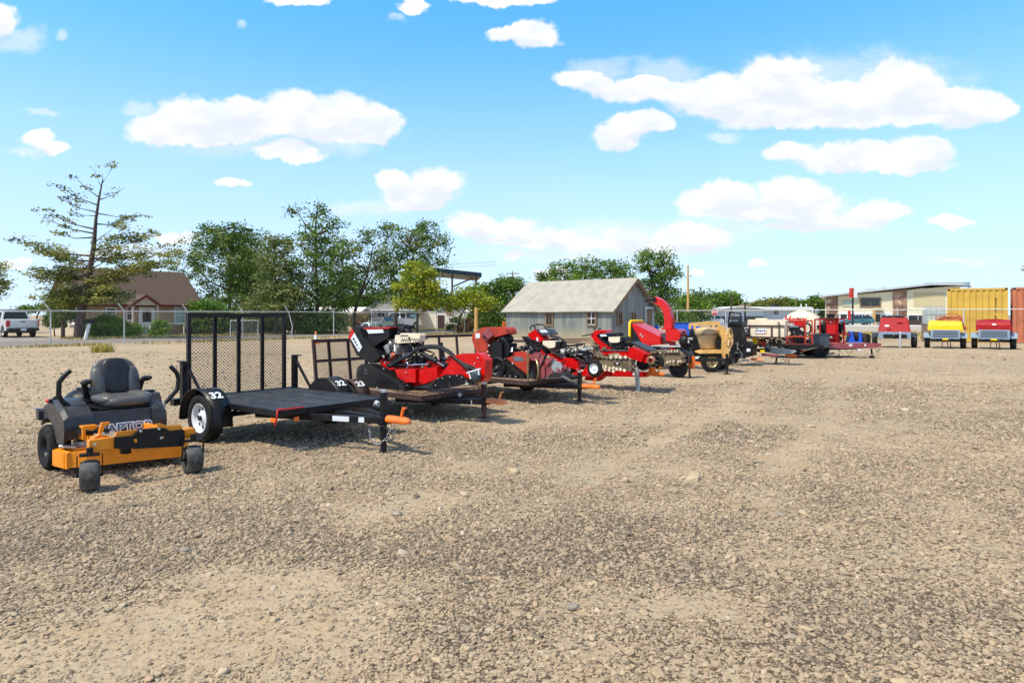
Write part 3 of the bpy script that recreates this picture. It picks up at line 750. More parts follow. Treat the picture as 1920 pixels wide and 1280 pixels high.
def mid_town():
    # grey roofed cottage behind the parked cars
    h = Frame(*px(688, 600, 78)[:2], -8)
    r = gable_house('grey_roofed_cottage', 'small beige cottage with a grey hipped roof behind the parked cars', h, 0, 6.2, 0, 6, 2.5, 4.3, M['beige_wall'], M['grey_roof'], M['white'], hip=2.4)
    for u in (694, 715): window(r, (h.sy(u, 600, 0).x, -.03, 1.45), 1.0, 1.1, (0, -1, 0), M['white'], None, (1, 0), .1)
    MB().bb(4.7, 6.19, -.05, -.003, .0, 2.4).build('corner_panel', M['teal_wall'], r)
    h = Frame(*px(618, 600, 72)[:2], -5)
    r = gable_house('teal_shed', 'low shed with teal door between the trees', h, -1.5, 3.0, 0, 4, 2.0, 2.5, M['beige_wall'], M['white_wall'], M['white'])
    MB().bb(1.6, 3.4, -.06, -.003, 0, 1.9).build('door', M['teal_wall'], r)
    # long brown board fence
    f = thing('board_fence', 'reddish brown board fence behind the bare tree trunk', 'fence', px(640, 600, 74).xy.to_3d(), -4)
    q = MB()
    for k in range(28): q.bb(k*.2, k*.2+.185, 0, .03, 0, 1.5)
    q.build('boards', M['rust'], f); 
    for k in range(3): MB().bb(k*2.6, k*2.6+.1, .032, .12, 0, 1.6).build('post', M['wood'], f)
    # white walls
    f = thing('white_wall', 'long whitewashed wall behind the white pickup and the sedan', 'wall', px(775, 600, 79).xy.to_3d(), -4)
    MB().bb(-5.0, 3.7, 0, .2, 0, 1.95).build('wall_face', M['white_wall'], f)
    MB().bb(-5.05, 3.75, -.05, .25, 1.96, 2.05).build('coping', M['white'], f)
    f = thing('white_shed', 'whitewashed flat building with a brown door behind the fence', 'shed', px(833, 600, 76).xy.to_3d(), -4)
    MB().bb(-.9, 5.6, 0, 4, 0, 2.35).build('wall', M['white_wall'], f)
    MB().bb(-1.05, 2.2, -.2, 4.2, 2.36, 2.5).build('roof', M['white'], f)
    MB().bb(-.75, .0, -.05, -.003, 0, 1.6).build('door', M['rust'], f)
    window(f, (.6, -.03, 2.0), .8, .5, (0, -1, 0), M['yellow_wood'], None, (0, 0), .1)
    MB().bb(1.2, 5.55, -.30, -.12, 0, 1.75).build('low_wall', M['white_wall'], f)
    # canopy on stilts behind the trees (dark sloping roof)
    c = px(855, 515, 90); f = thing('canopy', 'dark flat canopy roof on tall posts behind the trees', 'canopy', (c.x, c.y, 0), 10)
    MB().prism([(-3.2, -2, 7.8), (3.2, -2, 7.2), (3.2, 3, 6.9), (-3.2, 3, 7.5)], (0, 0, -.55)).build('roof', mat('canopy_dark_metal', (.018, .032, .05), .4, .4), f)
    for x in (-2.8, -.5, 2.7):
        MB().bb(x-.12, x+.12, 0, .25, 0, 6.9).build('post', M['wood'], f)
    MB().bar((-.5, .1, 5.4), (2.7, .1, 6.8), .15, .2).build('brace', M['wood'], f)
    # thick yellow post by the fence
    c = gp(893, 627); f = MB(); f.tube([(0, 0, 0), (0, 0, 2.25)], [.17, .15], 10)
    o = f.build('timber_post', M['yellow_wood']); o.location = (c.x, c.y, 0); tag(o, 'thick yellowish timber post at the fence left of the tin shed', 'post')
mid_town()

M['motel_wall'] = mat('cream_siding', (.72, .66, .46), .7, 0, .06, vs=.5)
M['motel_panel'] = mat('sand_panel', (.55, .47, .27), .7, 0, .05)
def stone_mat():
    m = bpy.data.materials.new('rubble_stone_facing'); m.use_nodes = True; g = NG(m.node_tree); b = g.n['Principled BSDF']
    tc = g.node('ShaderNodeTexCoord').outputs['Object']
    v = g.node('ShaderNodeTexVoronoi', {'Scale': 1.7}); g.l.new(tc, v.inputs['Vector'])
    c = g.node('ShaderNodeSeparateColor', {0: v.outputs['Color']}).outputs[0]
    col = g.ramp(c, [(0, (.13, .07, .05)), (.45, (.24, .14, .10)), (.8, (.36, .22, .15)), (1, (.62, .45, .32))])
    g.l.new(col, b.inputs['Base Color']); b.inputs['Roughness'].default_value = .9
    return m
M['stone'] = stone_mat()
def motel():
    Y = 118.; H = Frame(px(1547, 600, Y).x, Y, -27)
    root = thing('motel', 'long two storey cream building with stone panels and a slanting roof', 'building', H.o, -27)
    def X(u): return H.sy(u, 600, 0).x
    def Z(v, u=1650): return H.sy(u, v, 0).z
    xe = X(1800); zt = lambda x: Z(557, 1547)+(Z(536, 1745)-Z(557, 1547))*min(1, x/X(1745))
    w = MB(); w.prism([(0, 0, 0), (xe, 0, 0), (xe, 0, zt(xe)), (0, 0, zt(0))], (0, 14, 0)); w.build('wall', M['motel_wall'], root)
    r = MB(); r.prism([(-.9, -1.1, zt(0)-.05), (X(1745), -1.1, zt(X(1745))+.1), (xe+.5, -1.1, zt(xe)+.02), (xe+.5, -1.1, zt(xe)+.35), (X(1745), -1.1, zt(X(1745))+.42), (-.9, -1.1, zt(0)+.25)], (0, 16, 0)); r.build('roof', M['galv'], root)
    for a, b in ((1549, 1571), (1674, 1700)):
        MB().prism([(X(a), -.12, 0), (X(b), -.12, 0), (X(b), -.12, zt(X(b))-.1), (X(a), -.12, zt(X(a))-.1)], (0, .117, 0)).build('stone_panel', M['stone'], root)
    for (u0, u1, v0, v1, mu, fm) in ((1612, 1652, 557.5, 576, (1, 0), M['wood']), (1701, 1742, 589, 606.5, (1, 0), M['white']), (1651, 1673, 589, 599, (1, 0), M['white']), (1580, 1600, 562, 574, (0, 0), M['motel_panel'])):
        window(root, ((X(u0)+X(u1))/2, -.04, (Z(v0)+Z(v1))/2), X(u1)-X(u0), Z(v0)-Z(v1), (0, -1, 0), fm, M['curtain'] if u0 == 1580 else None, mu, .2)
    MB().bb(X(1713), X(1772), -.05, -.003, Z(575), Z(549)).build('shutter_panel', M['motel_panel'], root)
    # ground floor shop windows in the shade of a band
    MB().bb(X(1572), X(1650), -.06, -.003, .5, Z(589)).build('shop_window', M['glass_dark'], root)
    band = MB()
    for k, u in enumerate((1573, 1588, 1603, 1620, 1636)): band.bb(X(u), X(u)+.25, -.10, -.062, .45, Z(588))
    band.bb(X(1571), X(1674), -.16, -.004, Z(589), Z(585)); band.build('window_frame', M['white'], root)
    lettering('ol 08', 1.3, M['label_white'], root, (X(1622), -.13, Z(592.5)), (1, 0, 0), (0, 0, 1), 'window_lettering', .01, bold=.02)
    sd = MB()
    for k in range(22):
        z = .6+k*.28
        sd.bb(X(1571.5), X(1673.5), -.012, -.002, z, z+.02) if z < 4.4 else None
    sd.build('siding_line', M['motel_panel'], root)
    MB().bb(X(1700.5), xe, -.14, -.004, 0, .75).build('plinth', M['rust'], root)
    # porch column
    MB().bb(X(1636), X(1641), -1.6, -1.1, 0, Z(577)).build('column', M['yellow_wood'], root)
    MB().bb(X(1636), X(1655), -1.65, -.15, Z(581), Z(577)).build('porch_beam', M['motel_panel'], root)
    rb = MB(); rb.bb(X(1740), X(1826), 4, 9, Z(537), Z(530)); rb.build('rooftop_unit', M['grey_blue'], root)
    for a, b in ((1624, 1643), (1655, 1665)): MB().bb(X(a), X(b), 3, 5, zt(X(a))+.2, zt(X(a))+.85).build('roof_vent', M['galv'], root)
    MB().bb(X(1826), X(1834), 5, 7, Z(539), Z(532)).build('roof_vent', M['white_wall'], root)
    # pole sign
    c = px(1599, 610, 101); s = thing('pole_sign', 'tall red and white box sign on a dark pole before the motel', 'sign', (c.x, c.y, 0), 0)
    MB().bb(-.09, .09, -.09, .09, 0, 5.4).build('pole', M['black'], s)
    zz = CH-(540-HZ)/FPX*101; z2 = CH-(558-HZ)/FPX*101
    MB().bb(-.35, .5, -.35, .35, z2, zz).build('sign_box', M['white'], s)
    MB().prism([(-.36, -.37, z2), (-.36, .3, z2), (-.36, .3, zz), (-.36, -.37, zz)], (-.05, 0, 0)).build('side_panel', M['red'], s)
    MB().bb(-.42, -.05, -.38, -.351, z2, zz).build('red_panel', M['red_faded'], s)
    MB().bb(-.7, -.35, -.1, .1, .9, 2.3).build('lower_sign', M['red'], s)
    # cactus or tank things on the stone wall
    return root
motel()
def white_building():
    Y = 106.
    M['lightblue'] = mat('pale_blue_grey_siding', (.50, .58, .64), .7, 0, .05)
    c = px(1330, 600, Y)
    def X(u): return (u-960)/FPX*Y-c.x
    def Z(v): return CH-(v-HZ)/FPX*Y
    root = thing('low_white_building', 'low pale blue building with dark garage openings and a shallow roof', 'building', (c.x, Y, 0), 0)
    MB().prism([(X(1330), 0, 0), (X(1432), 0, 0), (X(1432), 0, Z(581)), (X(1382), 0, Z(575)), (X(1330), 0, Z(582))], (0, 9, 0)).build('wall', M['lightblue'], root)
    MB().prism([(X(1319), -1, Z(583)), (X(1383), -1, Z(575.5)), (X(1436), -1, Z(580)), (X(1436), -1, Z(578.5)), (X(1383), -1, Z(574)), (X(1319), -1, Z(581.5))], (0, 11, 0)).build('roof', M['white'], root)
    for a, b in ((1334, 1362), (1366, 1392), (1395, 1431)): MB().bb(X(a), X(b), -.05, -.003, Z(606), Z(593)).build('garage_opening', M['glass_dark'], root)
    root2 = thing('long_white_building', 'long white roofed building behind the cream water tanks', 'building', (c.x, Y+2, 0), 0)
    MB().bb(X(1433), X(1532), 0, 9, 0, Z(579)).build('wall', M['lightblue'], root2)
    MB().prism([(X(1405), -1, Z(579.5)), (X(1532), -1, Z(580)), (X(1528), -1, Z(575)), (X(1415), -1, Z(575))], (0, 11, 0)).build('roof', M['white'], root2)
    for a, b in ((1459, 1469),): window(root2, (X(1464), -.05, Z(586)), .95, .9, (0, -1, 0), M['white'], None, (1, 0), .1)
    MB().bb(X(1435), X(1436.5), -.1, -.003, 0, Z(581)).build('downpipe', M['black'], root2)
    for a, b, q in ((1406, 1418, M['wood']), (1466, 1474, M['black'])): MB().bb(X(a), X(b), 1, 3, Z(577), Z(570)).build('roof_unit', q, root2)
    for u in (1517, 1527): MB().bb(X(u), X(u)+.12, 1, 1.12, Z(578), Z(569)).build('vent_pipe', M['white'], root2)
white_building()

# ---------------------------------------------------------------- poles, signs
def pole(u, vtop, vbase, r, m, label, cat='utility pole', arms=(), name='utility_pole', lamp=None):
    c = gp(u, vbase); Y = c.y; h = CH-(vtop-HZ)/FPX*Y
    root = thing(name, label, cat, (c.x, c.y, 0), 0)
    MB().tube([(0, 0, -.2), (0, 0, h*.5), (0, 0, h)], [r, r*.85, r*.6], 10).build('shaft', m, root)
    for z, w in arms: MB().bb(-w, w, -.08, .08, h-z-.09, h-z+.09).build('crossarm', M['wood'], root)
    if lamp:
        a = MB().tube([(0, 0, h*.97), (lamp*.6, 0, h*1.0), (lamp, 0, h*.99)], .05, 6); ao = a.build('arm', M['galv'], root)
        MB().ball((lamp, 0, h*.985), (.35, .15, .08)).build('lamp_head', M['galv'], ao)
    return root
pole(1290, 497, 617, .16, M['yellow_wood'], 'tall thin utility pole right of the wood chipper', arms=())
pole(1371, 549, 612, .13, M['rust'], 'brown pole standing behind the black hopper machine')
pole(1397, 566, 613, .14, M['black'], 'short black pole left of the cream box tank', name='post')
pole(961, 508, 606, .16, M['wood'], 'utility pole with crossarms above the trees left of the tin shed', arms=((.5, 1.3), (1.3, 1.0)))
pole(1325, 560, 607, .1, M['galv'], 'thin street lamp with an arm left of the round green tree', 'street lamp', name='street_lamp', lamp=-4)
pole(1492, 556, 606, .1, M['wood'], 'street lamp with an arm beside the trees over the tanks', 'street lamp', name='street_lamp', lamp=-2.5)
def stop_sign():
    c = px(1340, 600, 84); s = thing('stop_sign', 'red octagonal stop sign before the low white building', 'sign', (c.x, c.y, 0), 0)
    MB().bb(-.04, .04, .02, .08, 0, 2.9).build('post', M['galv'], s)
    z = CH-(587-HZ)/FPX*84+.1; r = .42
    oc = lambda rr, y: [(rr*math.cos(R(22.5+45*k)), y, z+rr*math.sin(R(22.5+45*k))) for k in range(8)]
    b = MB().prism(oc(r, 0), (0, .015, 0)).build('border', M['white'], s)
    f = MB().prism(oc(r*.92, -.006), (0, .005, 0)).build('face', M['red'], s)
    lettering('STOP', .30, M['label_white'], s, (0, -.010, z), (1, 0, 0), (0, 0, 1), 'lettering', .001, bold=.01)
stop_sign()
def power_lines():
    mb = MB()
    for z0, z1 in ((8.6, 8.3), (8.2, 7.9)):
        A = Vector((-29, 88, z0)); B = Vector((-2, 84, z1))
        mb.tube([A+(B-A)*(i/12)-Vector((0, 0, .5*math.sin(math.pi*i/12))) for i in range(13)], .035, 4)
    tag(mb.build('power_line', M['galv']), 'pair of overhead cables crossing among the trees', 'cable')
power_lines()
# marker posts and mailbox by the road
def mailbox():
    p = SF.w(5.2, 9.6); s = thing('mailbox', 'black mailbox on a leaning white post beside the big shrub', 'mailbox', (p.x, p.y, 0), math.degrees(SF.a))
    MB().bar((-.12, 0, 0), (.12, 0, 1.05), .16, .16).build('post', M['white'], s)
    b = MB(); pts = [(-.35, -.14, 1.05), (-.35, .14, 1.05), (-.35, .14, 1.22)]+[(-.35, .14*math.cos(R(a)), 1.22+.14*math.sin(R(a))) for a in range(20, 180, 20)]+[(-.35, -.14, 1.22)]
    b.prism(pts, (.8, 0, 0)); b.build('box', M['black'], s)
mailbox()
def marker(u, v, h, label):
    c = gp(u, v); o = MB().bar((0, 0, 0), (.08, 0, h), .12, .12).box((.08, 0, h+.02), (.16, .14, .05)).build('marker_post', M['white']); o.location = (c.x, c.y, 0)
    tag(o, label, 'post')
marker(612, 625, .95, 'leaning white marker post left of the bare tree trunk')
marker(927, 622, .9, 'thin white marker post between the timber post and the tin shed')
marker(313, 627, .5, 'short white marker at the right of the porch step')
def white_gate():
    p = px(432, 600, 52); s = thing('pipe_gate', 'white pipe gate in the shrubs behind the trailer ramp', 'gate', (p.x, p.y, 0), 18)
    q = MB(); q.tube([(0, 0, 0), (0, 0, 1.2), (2.0, 0, 1.2), (2.0, 0, 0)], .035, 8)
    q.build('frame', M['white'], s)
    q = MB()
    for k in range(24): q.tube([(k*.085, .01, .1), (k*.085, .01, 1.18)], .004, 3)
    for k in range(12): q.tube([(0, .015, .1+k*.09), (2, .015, .1+k*.09)], .004, 3)
    q.build('wire_mesh', M['galv'], s)
white_gate()
def cone():
    c = gp(592, 645); s = thing('traffic_cone', 'orange and white traffic cone on the dirt left of the rusty gate', 'traffic cone', (c.x, c.y, 0), 0)
    MB().box((0, 0, .02), (.38, .38, .04)).build('base', M['coupler'], s)
    MB().lathe([(.15, .04), (.10, .28)], (0, 0, 0), n=16).lathe([(.055, .52), (.03, .7), (0, .7)], (0, 0, 0), n=16).build('body', M['coupler'], s)
    MB().lathe([(.10, .281), (.056, .519)], (0, 0, 0), n=16).build('reflective_band', M['white'], s)
cone()
# ================================================================ trees and shrubs
def leafmat(name, c, v=.3):
    m = bpy.data.materials.new(name); m.use_nodes = True; g = NG(m.node_tree); b = g.n['Principled BSDF']
    tc = g.node('ShaderNodeTexCoord').outputs['Object']
    col = g.mix(g.maprange(g.noise(tc, .9, 4, .7), .35, .65), tuple(x*(1-v) for x in c), tuple(min(1, x*(1+v)) for x in c))
    g.l.new(col, b.inputs['Base Color']); b.inputs['Roughness'].default_value = .6; b.inputs['Specular IOR Level'].default_value = .3
    tr = g.node('ShaderNodeBsdfTranslucent'); g.l.new(col, tr.inputs[0])
    mx = g.node('ShaderNodeMixShader', {0: .32, 1: b.outputs[0], 2: tr.outputs[0]})
    g.l.new(mx.outputs[0], g.n['Material Output'].inputs[0]); return m
LM = {
 'dark': [leafmat('leaf_deep_green', (.07, .14, .022)), leafmat('leaf_mid_green', (.16, .26, .04)), leafmat('leaf_sage', (.26, .32, .08))],
 'mid': [leafmat('leaf_mid_green', (.12, .21, .03)), leafmat('leaf_fresh_green', (.20, .30, .04)), leafmat('leaf_deep_green', (.055, .11, .02))],
 'lime': [leafmat('leaf_lime', (.30, .36, .03)), leafmat('leaf_yellow_green', (.42, .42, .04)), leafmat('leaf_fresh_green', (.15, .24, .03))],
 'olive': [leafmat('leaf_olive', (.20, .23, .045)), leafmat('leaf_brown_green', (.34, .33, .08)), leafmat('leaf_dark_olive', (.08, .10, .028))],
 'willow': [leafmat('leaf_willow', (.24, .27, .09)), leafmat('leaf_olive_green', (.16, .20, .06)), leafmat('leaf_mid_green', (.09, .15, .03))],
 'bush': [leafmat('shrub_bright_green', (.16, .30, .04)), leafmat('shrub_green', (.09, .19, .03)), leafmat('shrub_lime', (.26, .36, .07))],
 'straw': [leafmat('dry_reed', (.36, .27, .13)), leafmat('dry_reed_brown', (.22, .14, .08))]}
M['bark'] = mat('dark_bark', (.085, .06, .045), .9, 0, .3, vs=8, bump=.01, bs=12)
def leaf_quads(P, size, rng, flat=.5, asp=.6, droop=0.):
    n = len(P); d = rng.normal(size=(n, 3)); d[:, 2] = d[:, 2]*flat-droop; d /= np.linalg.norm(d, axis=1)[:, None]+1e-9
    e = rng.normal(size=(n, 3)); e -= d*(e*d).sum(1)[:, None]; e /= np.linalg.norm(e, axis=1)[:, None]+1e-9
    s = (size*rng.uniform(.55, 1.35, n))[:, None]
    V = np.stack([P-d*s*.5, P+e*s*asp*.5, P+d*s*.5, P-e*s*asp*.5], 1).reshape(-1, 3)
    return V, np.arange(4*n).reshape(n, 4)
def tree(name, label, base, blobs, Y, leaf='mid', nclump=110, per=40, size=.2, rc=.45, trunk_r=.16, depth=1.0, seed=1, cat='tree', group=None, twigs=.5, trunk_pts=None, flat=.5, shell=.45):
    """blobs: crown lobes as (u, v, ru, rv) measured at depth Y; base: (u, v) of the trunk's foot"""
    rng = np.random.default_rng(seed); rr = random.Random(seed)
    b = px(base[0], HZ+CH*FPX/Y, Y); root = thing(name, label, cat, (b.x, Y, 0), 0, group)
    k = Y/FPX; E = []
    for (u, v, ru, rv) in blobs:
        c = px(u, v, Y); dd = rr.uniform(-.5, .5)*ru*k*depth
        E.append((np.array([c.x-b.x, dd, c.z]), np.array([ru*k, ru*k*depth*.9, rv*k])))
    wts = np.array([e[1].prod()**.6 for e in E]); wts /= wts.sum()
    C = []; own = []
    for i in range(nclump):
        j = rng.choice(len(E), p=wts); d = rng.normal(size=3); d /= np.linalg.norm(d)
        r = rng.uniform(shell, 1.0)**.6*(1+.12*rng.normal())
        p = E[j][0]+E[j][1]*d*r
        if p[2] < .25: p[2] = .25+rng.uniform(0, .3)
        C.append(p); own.append(j)
    C = np.array(C); Ps = []; mi = []
    for i, p in enumerate(C):
        n = int(per*rng.uniform(.4, 1.5)); q = rng.normal(size=(n, 3))*np.array([rc, rc, rc*.6])*rng.uniform(.6, 1.3)
        Ps.append(p+q); mi += [int(rng.choice(3, p=[.5, .32, .18]))]*n
    P = np.concatenate(Ps); P[:, 2] = np.maximum(P[:, 2], .06)
    V, Fq = leaf_quads(P, size, rng, flat)
    np_mesh('crown', V, Fq, LM[leaf], root, np.array(mi))
    tb = MB()
    top = max(E, key=lambda e: e[0][2])[0]; lo = min(e[0][2]-e[1][2]*.4 for e in E)
    h0 = max(.4, lo)
    if trunk_pts:
        tp = [Vector((px(u, v, Y).x-b.x, 0, max(-.2, px(u, v, Y).z))) for u, v in trunk_pts]
        tb.tube(tp, [trunk_r*(1-.8*i/(len(tp)-1)) for i in range(len(tp))], 8)
    else:
        tp = [Vector((0, 0, -.2)), Vector((rr.uniform(-.1, .1), 0, h0*.6)), Vector((top[0]*.3, top[1]*.3, h0+.2*(top[2]-h0))), Vector((top[0]*.7, top[1]*.7, h0+.65*(top[2]-h0))), Vector(top)]
        tb.tube(tp, [trunk_r, trunk_r*.85, trunk_r*.7, trunk_r*.4, trunk_r*.12], 8)
    if twigs > 0:
        for i, (c, r) in enumerate(E):
            cz = Vector(c); s = min(tp, key=lambda q: abs(q.z-max(h0*.9, cz.z-r[2]*1.0-.6)))
            mid = s.lerp(cz, .5)+Vector((0, 0, -.12*abs(cz.x-s.x)))
            tb.tube([s, mid, cz], [trunk_r*.5, trunk_r*.32, trunk_r*.16], 6)
        for i in range(len(C)):
            if rng.uniform() < twigs:
                c = Vector(E[own[i]][0]); q = Vector(C[i]); m_ = c.lerp(q, .5)+Vector(rng.normal(size=3)*.08*(q-c).length)
                tb.tube([c, m_, q], [trunk_r*.14, trunk_r*.09, trunk_r*.04], 4)
    tb.build('trunk', M['bark'], root)
    return root
G1 = 'trees behind the chain link fence'
tree('leafy_tree', 'dense dark green tree right of the brown roofed house', (428, 0), [(430,490,60,55),(400,450,30,28),(455,452,34,25),(355,490,34,40),(470,530,50,55),(420,565,60,30),(385,430,14,10),(440,425,12,8),(385,540,14,20)], 72, 'dark', 420, 46, .26, .42, .22, 1, 11, group=G1)
tree('leafy_tree', 'pale willowy green tree between the dense tree and the tall one', (520, 0), [(515,470,25,30),(515,530,42,40),(500,570,50,24),(545,560,30,26),(505,495,22,22)], 56, 'willow', 170, 48, .24, .40, .13, 1, 12, group=G1)
tree('leafy_tree', 'tallest slender tree with a pointed top and bare trunk in its middle', (594, 0), [(596,400,15,22),(592,440,34,22),(560,460,34,24),(625,420,20,9),(560,400,16,9),(620,470,30,28),(592,500,50,30),(580,550,55,28),(630,555,38,30),(545,505,26,24)], 58, 'dark', 300, 36, .22, .36, .2, 1, 13, group=G1, trunk_pts=[(594,628),(595,560),(592,500),(590,440),(596,380)])
tree('leafy_tree', 'thin crowned tree with two bare forked trunks behind the grinder', (664, 0), [(655,475,34,22),(690,450,30,22),(650,520,36,26),(700,500,38,30),(640,560,30,18),(722,540,30,30)], 62, 'dark', 190, 30, .22, .36, .2, 1, 14, group=G1, trunk_pts=[(664,622),(664,590),(672,560),(690,510),(700,460)], twigs=.8)
tree('leafy_tree', 'wide airy tree above the white pickup and the canopy', (742, 0), [(725,440,28,18),(770,455,45,26),(800,435,34,18),(822,460,18,28),(760,500,50,28),(805,500,36,26),(720,490,30,26),(740,545,38,28),(830,560,28,24),(790,422,18,8),(738,428,14,10)], 66, 'dark', 300, 32, .24, .38, .24, 1, 15, group=G1, twigs=.8)
tree('leafy_tree', 'bright yellow green tree over the white pickup', (782, 0), [(785,512,28,20),(765,540,30,20),(800,545,32,22),(775,566,34,11),(812,568,22,10)], 58, 'lime', 170, 50, .24, .33, .12, 1, 16, group=G1)
tree('leafy_tree', 'yellow green tree hanging over the white wall by the timber post', (858, 0), [(850,565,26,14),(880,560,28,18),(905,572,26,18),(852,596,10,7)], 60, 'lime', 110, 44, .22, .32, .12, 1, 17, group=G1)
tree('leafy_tree', 'dark green tree just left of the tin shed roof', (925, 0), [(900,555,28,22),(925,548,30,24),(960,545,26,18),(935,580,40,22),(905,595,26,20),(975,535,14,10),(945,530,18,10)], 66, 'mid', 240, 46, .25, .36, .2, 1, 18, group=G1)
tree('leafy_tree', 'low fine leaved tree peeping over the left end of the shed roof', (1010, 0), [(1018,520,10,10),(960,530,14,14),(940,535,12,10)], 80, 'dark', 60, 30, .28, .35, .14, 1, 19, group=G1)
tree('leafy_tree', 'broad green tree crown rising over the middle of the shed roof', (1090, 0), [(1060,510,32,24),(1100,503,38,24),(1145,508,34,22),(1175,510,26,20),(1090,530,70,20),(1160,540,40,20)], 68, 'mid', 250, 36, .25, .34, .22, 1, 20, group=G1)
tree('leafy_tree', 'tall green tree at the right gable of the tin shed', (1232, 0), [(1212,488,18,20),(1245,485,22,17),(1262,495,14,20),(1225,510,34,24),(1255,525,24,20),(1220,545,34,24),(1245,555,34,22),(1215,480,12,12),(1255,590,34,16)], 60, 'mid', 240, 34, .22, .32, .2, 1, 21, group=G1)
tree('leafy_tree', 'low green trees around the yellow utility pole', (1290, 0), [(1300,560,22,14),(1280,575,26,16),(1320,575,22,12),(1275,595,30,14),(1300,590,24,12),(1315,548,8,8)], 90, 'mid', 190, 40, .32, .5, .2, 1, 22, group=G1)
tree('round_tree', 'smooth round green tree behind the low white building', (1358, 0), [(1355,568,30,16),(1345,562,18,12),(1370,562,20,13),(1330,576,14,10),(1392,578,12,8)], 125, 'mid', 260, 46, .42, .55, .3, 1, 23, twigs=.2, shell=.7)
for i, (u, s, l) in enumerate([(1445, 24, 'dark brownish tree above the long white roof'), (1485, 22, 'low green tree right of the roof unit above the tanks'), (1525, 25, 'green tree beside the left end of the motel'), (1437, 26, 'small dark tree by the oval sign')]):
    bl = [[(1455,570,22,9),(1440,572,14,7),(1468,565,8,6)], [(1490,571,22,8),(1475,573,14,6)], [(1525,568,20,12),(1538,564,14,9),(1510,572,14,8),(1545,580,9,18)], [(1425,574,10,6)]][i]
    tree('distant_tree', l, (u, 0), bl, 150, 'olive' if i in (0, 3) else 'mid', 120, 34, .5, .6, .3, 1, s, group='distant trees over the rooftops', twigs=.2)
tree('leafy_tree', 'sparse tree entering at the left edge above the road', (-18, 0), [(-12,540,26,18),(4,537,9,9),(-30,510,30,24)], 60, 'olive', 90, 26, .22, .3, .18, 1, 27, group=G1)
tree('distant_tree', 'small far green tree above the white pickup', (70, 0), [(68,577,14,5),(90,575,12,6),(50,581,18,4)], 110, 'mid', 70, 30, .35, .4, .15, 1, 28, group='distant trees over the rooftops', twigs=.1)
tree('leafy_tree', 'dark rounded tree filling the gap behind the willowy tree', (480, 0), [(470,500,42,34),(500,540,40,36),(450,545,34,30),(530,570,34,22),(490,575,50,20)], 78, 'dark', 300, 40, .3, .42, .18, 1, 61, group=G1)
tree('leafy_tree', 'dark tree behind the tallest tree and the bare forked trunks', (640, 0), [(640,520,34,26),(670,550,34,24),(610,560,38,24),(690,570,34,18),(650,580,46,16)], 80, 'dark', 260, 38, .3, .42, .18, 1, 62, group=G1)
tree('leafy_tree', 'dark low tree below the wide airy tree', (745, 0), [(740,560,34,20),(715,575,26,14),(760,578,30,14),(825,565,26,18),(800,585,26,12)], 84, 'dark', 190, 38, .3, .42, .18, 1, 63, group=G1)
G2 = 'shrubs around the houses'
def shrub(label, blobs, Y, leaf='bush', n=120, per=60, size=.14, rc=.22, seed=1, name='shrub', flat=1.4, base=None):
    return tree(name, label, (base or blobs[0][0], 0), blobs, Y, leaf, n, per, size, rc, .05, .8, seed, 'shrub', G2, .15, flat=flat)
shrub('big feathery bright green shrub left of the mailbox', [(205,608,26,18),(185,618,24,14),(225,618,20,14),(205,625,36,10)], 49.5, n=240, per=80, seed=31)
shrub('small spiky green shrub right of the mailbox', [(253,620,13,12),(247,626,12,8)], 50.5, n=50, seed=32)
shrub('round green shrub right of the white door', [(298,614,11,12),(297,624,13,8)], 51, n=60, seed=33)
shrub('dark dense shrub seen through the left of the trailer ramp gate', [(385,608,28,20),(365,615,14,14),(410,612,20,18)], 56, 'dark', 120, 60, .2, .3, 34)
shrub('light green shrub at the corner of the brown roof', [(395,580,26,12),(375,575,16,8)], 58, 'bush', 70, 50, .2, .3, 35)
shrub('dark hedge behind the white pipe gate', [(470,605,40,20),(505,610,24,16),(440,600,24,18)], 60, 'dark', 170, 50, .24, .34, 36)
shrub('dark green undergrowth below the tallest tree', [(570,602,32,24),(600,606,28,20),(628,600,20,20),(545,600,20,22)], 58, 'dark', 190, 50, .24, .34, 37)
shrub('reddish brown round bush beside the teal shed', [(672,602,14,11)], 70, 'straw', 50, 50, .2, .3, 38)
shrub('clump of straw coloured ornamental grass by the timber post', [(877,608,11,9),(873,614,12,7)], 63, 'straw', 60, 60, .28, .2, 39, name='ornamental_grass')
shrub('low dark bush at the foot of the white wall', [(848,618,10,3)], 70, 'olive', 24, 40, .2, .2, 40)
shrub('dark undergrowth left of the tin shed wall', [(935,608,14,14),(918,606,14,16)], 60, 'dark', 80, 50, .22, .3, 41)
shrub('green and yellow bushes behind the wood chipper chute', [(1265,600,24,14),(1240,590,22,16),(1285,605,16,8)], 56, 'mid', 120, 50, .22, .3, 42)
shrub('leaning clipped dark shrub right of the white pickup', [(112,604,9,9)], 49, 'dark', 40, 60, .14, .16, 43, base=116)
shrub('tall clipped dark shrub before the stucco wing', [(103,592,12,10),(96,604,9,10),(126,590,12,9)], 50.5, 'dark', 70, 60, .16, .2, 44, base=103)

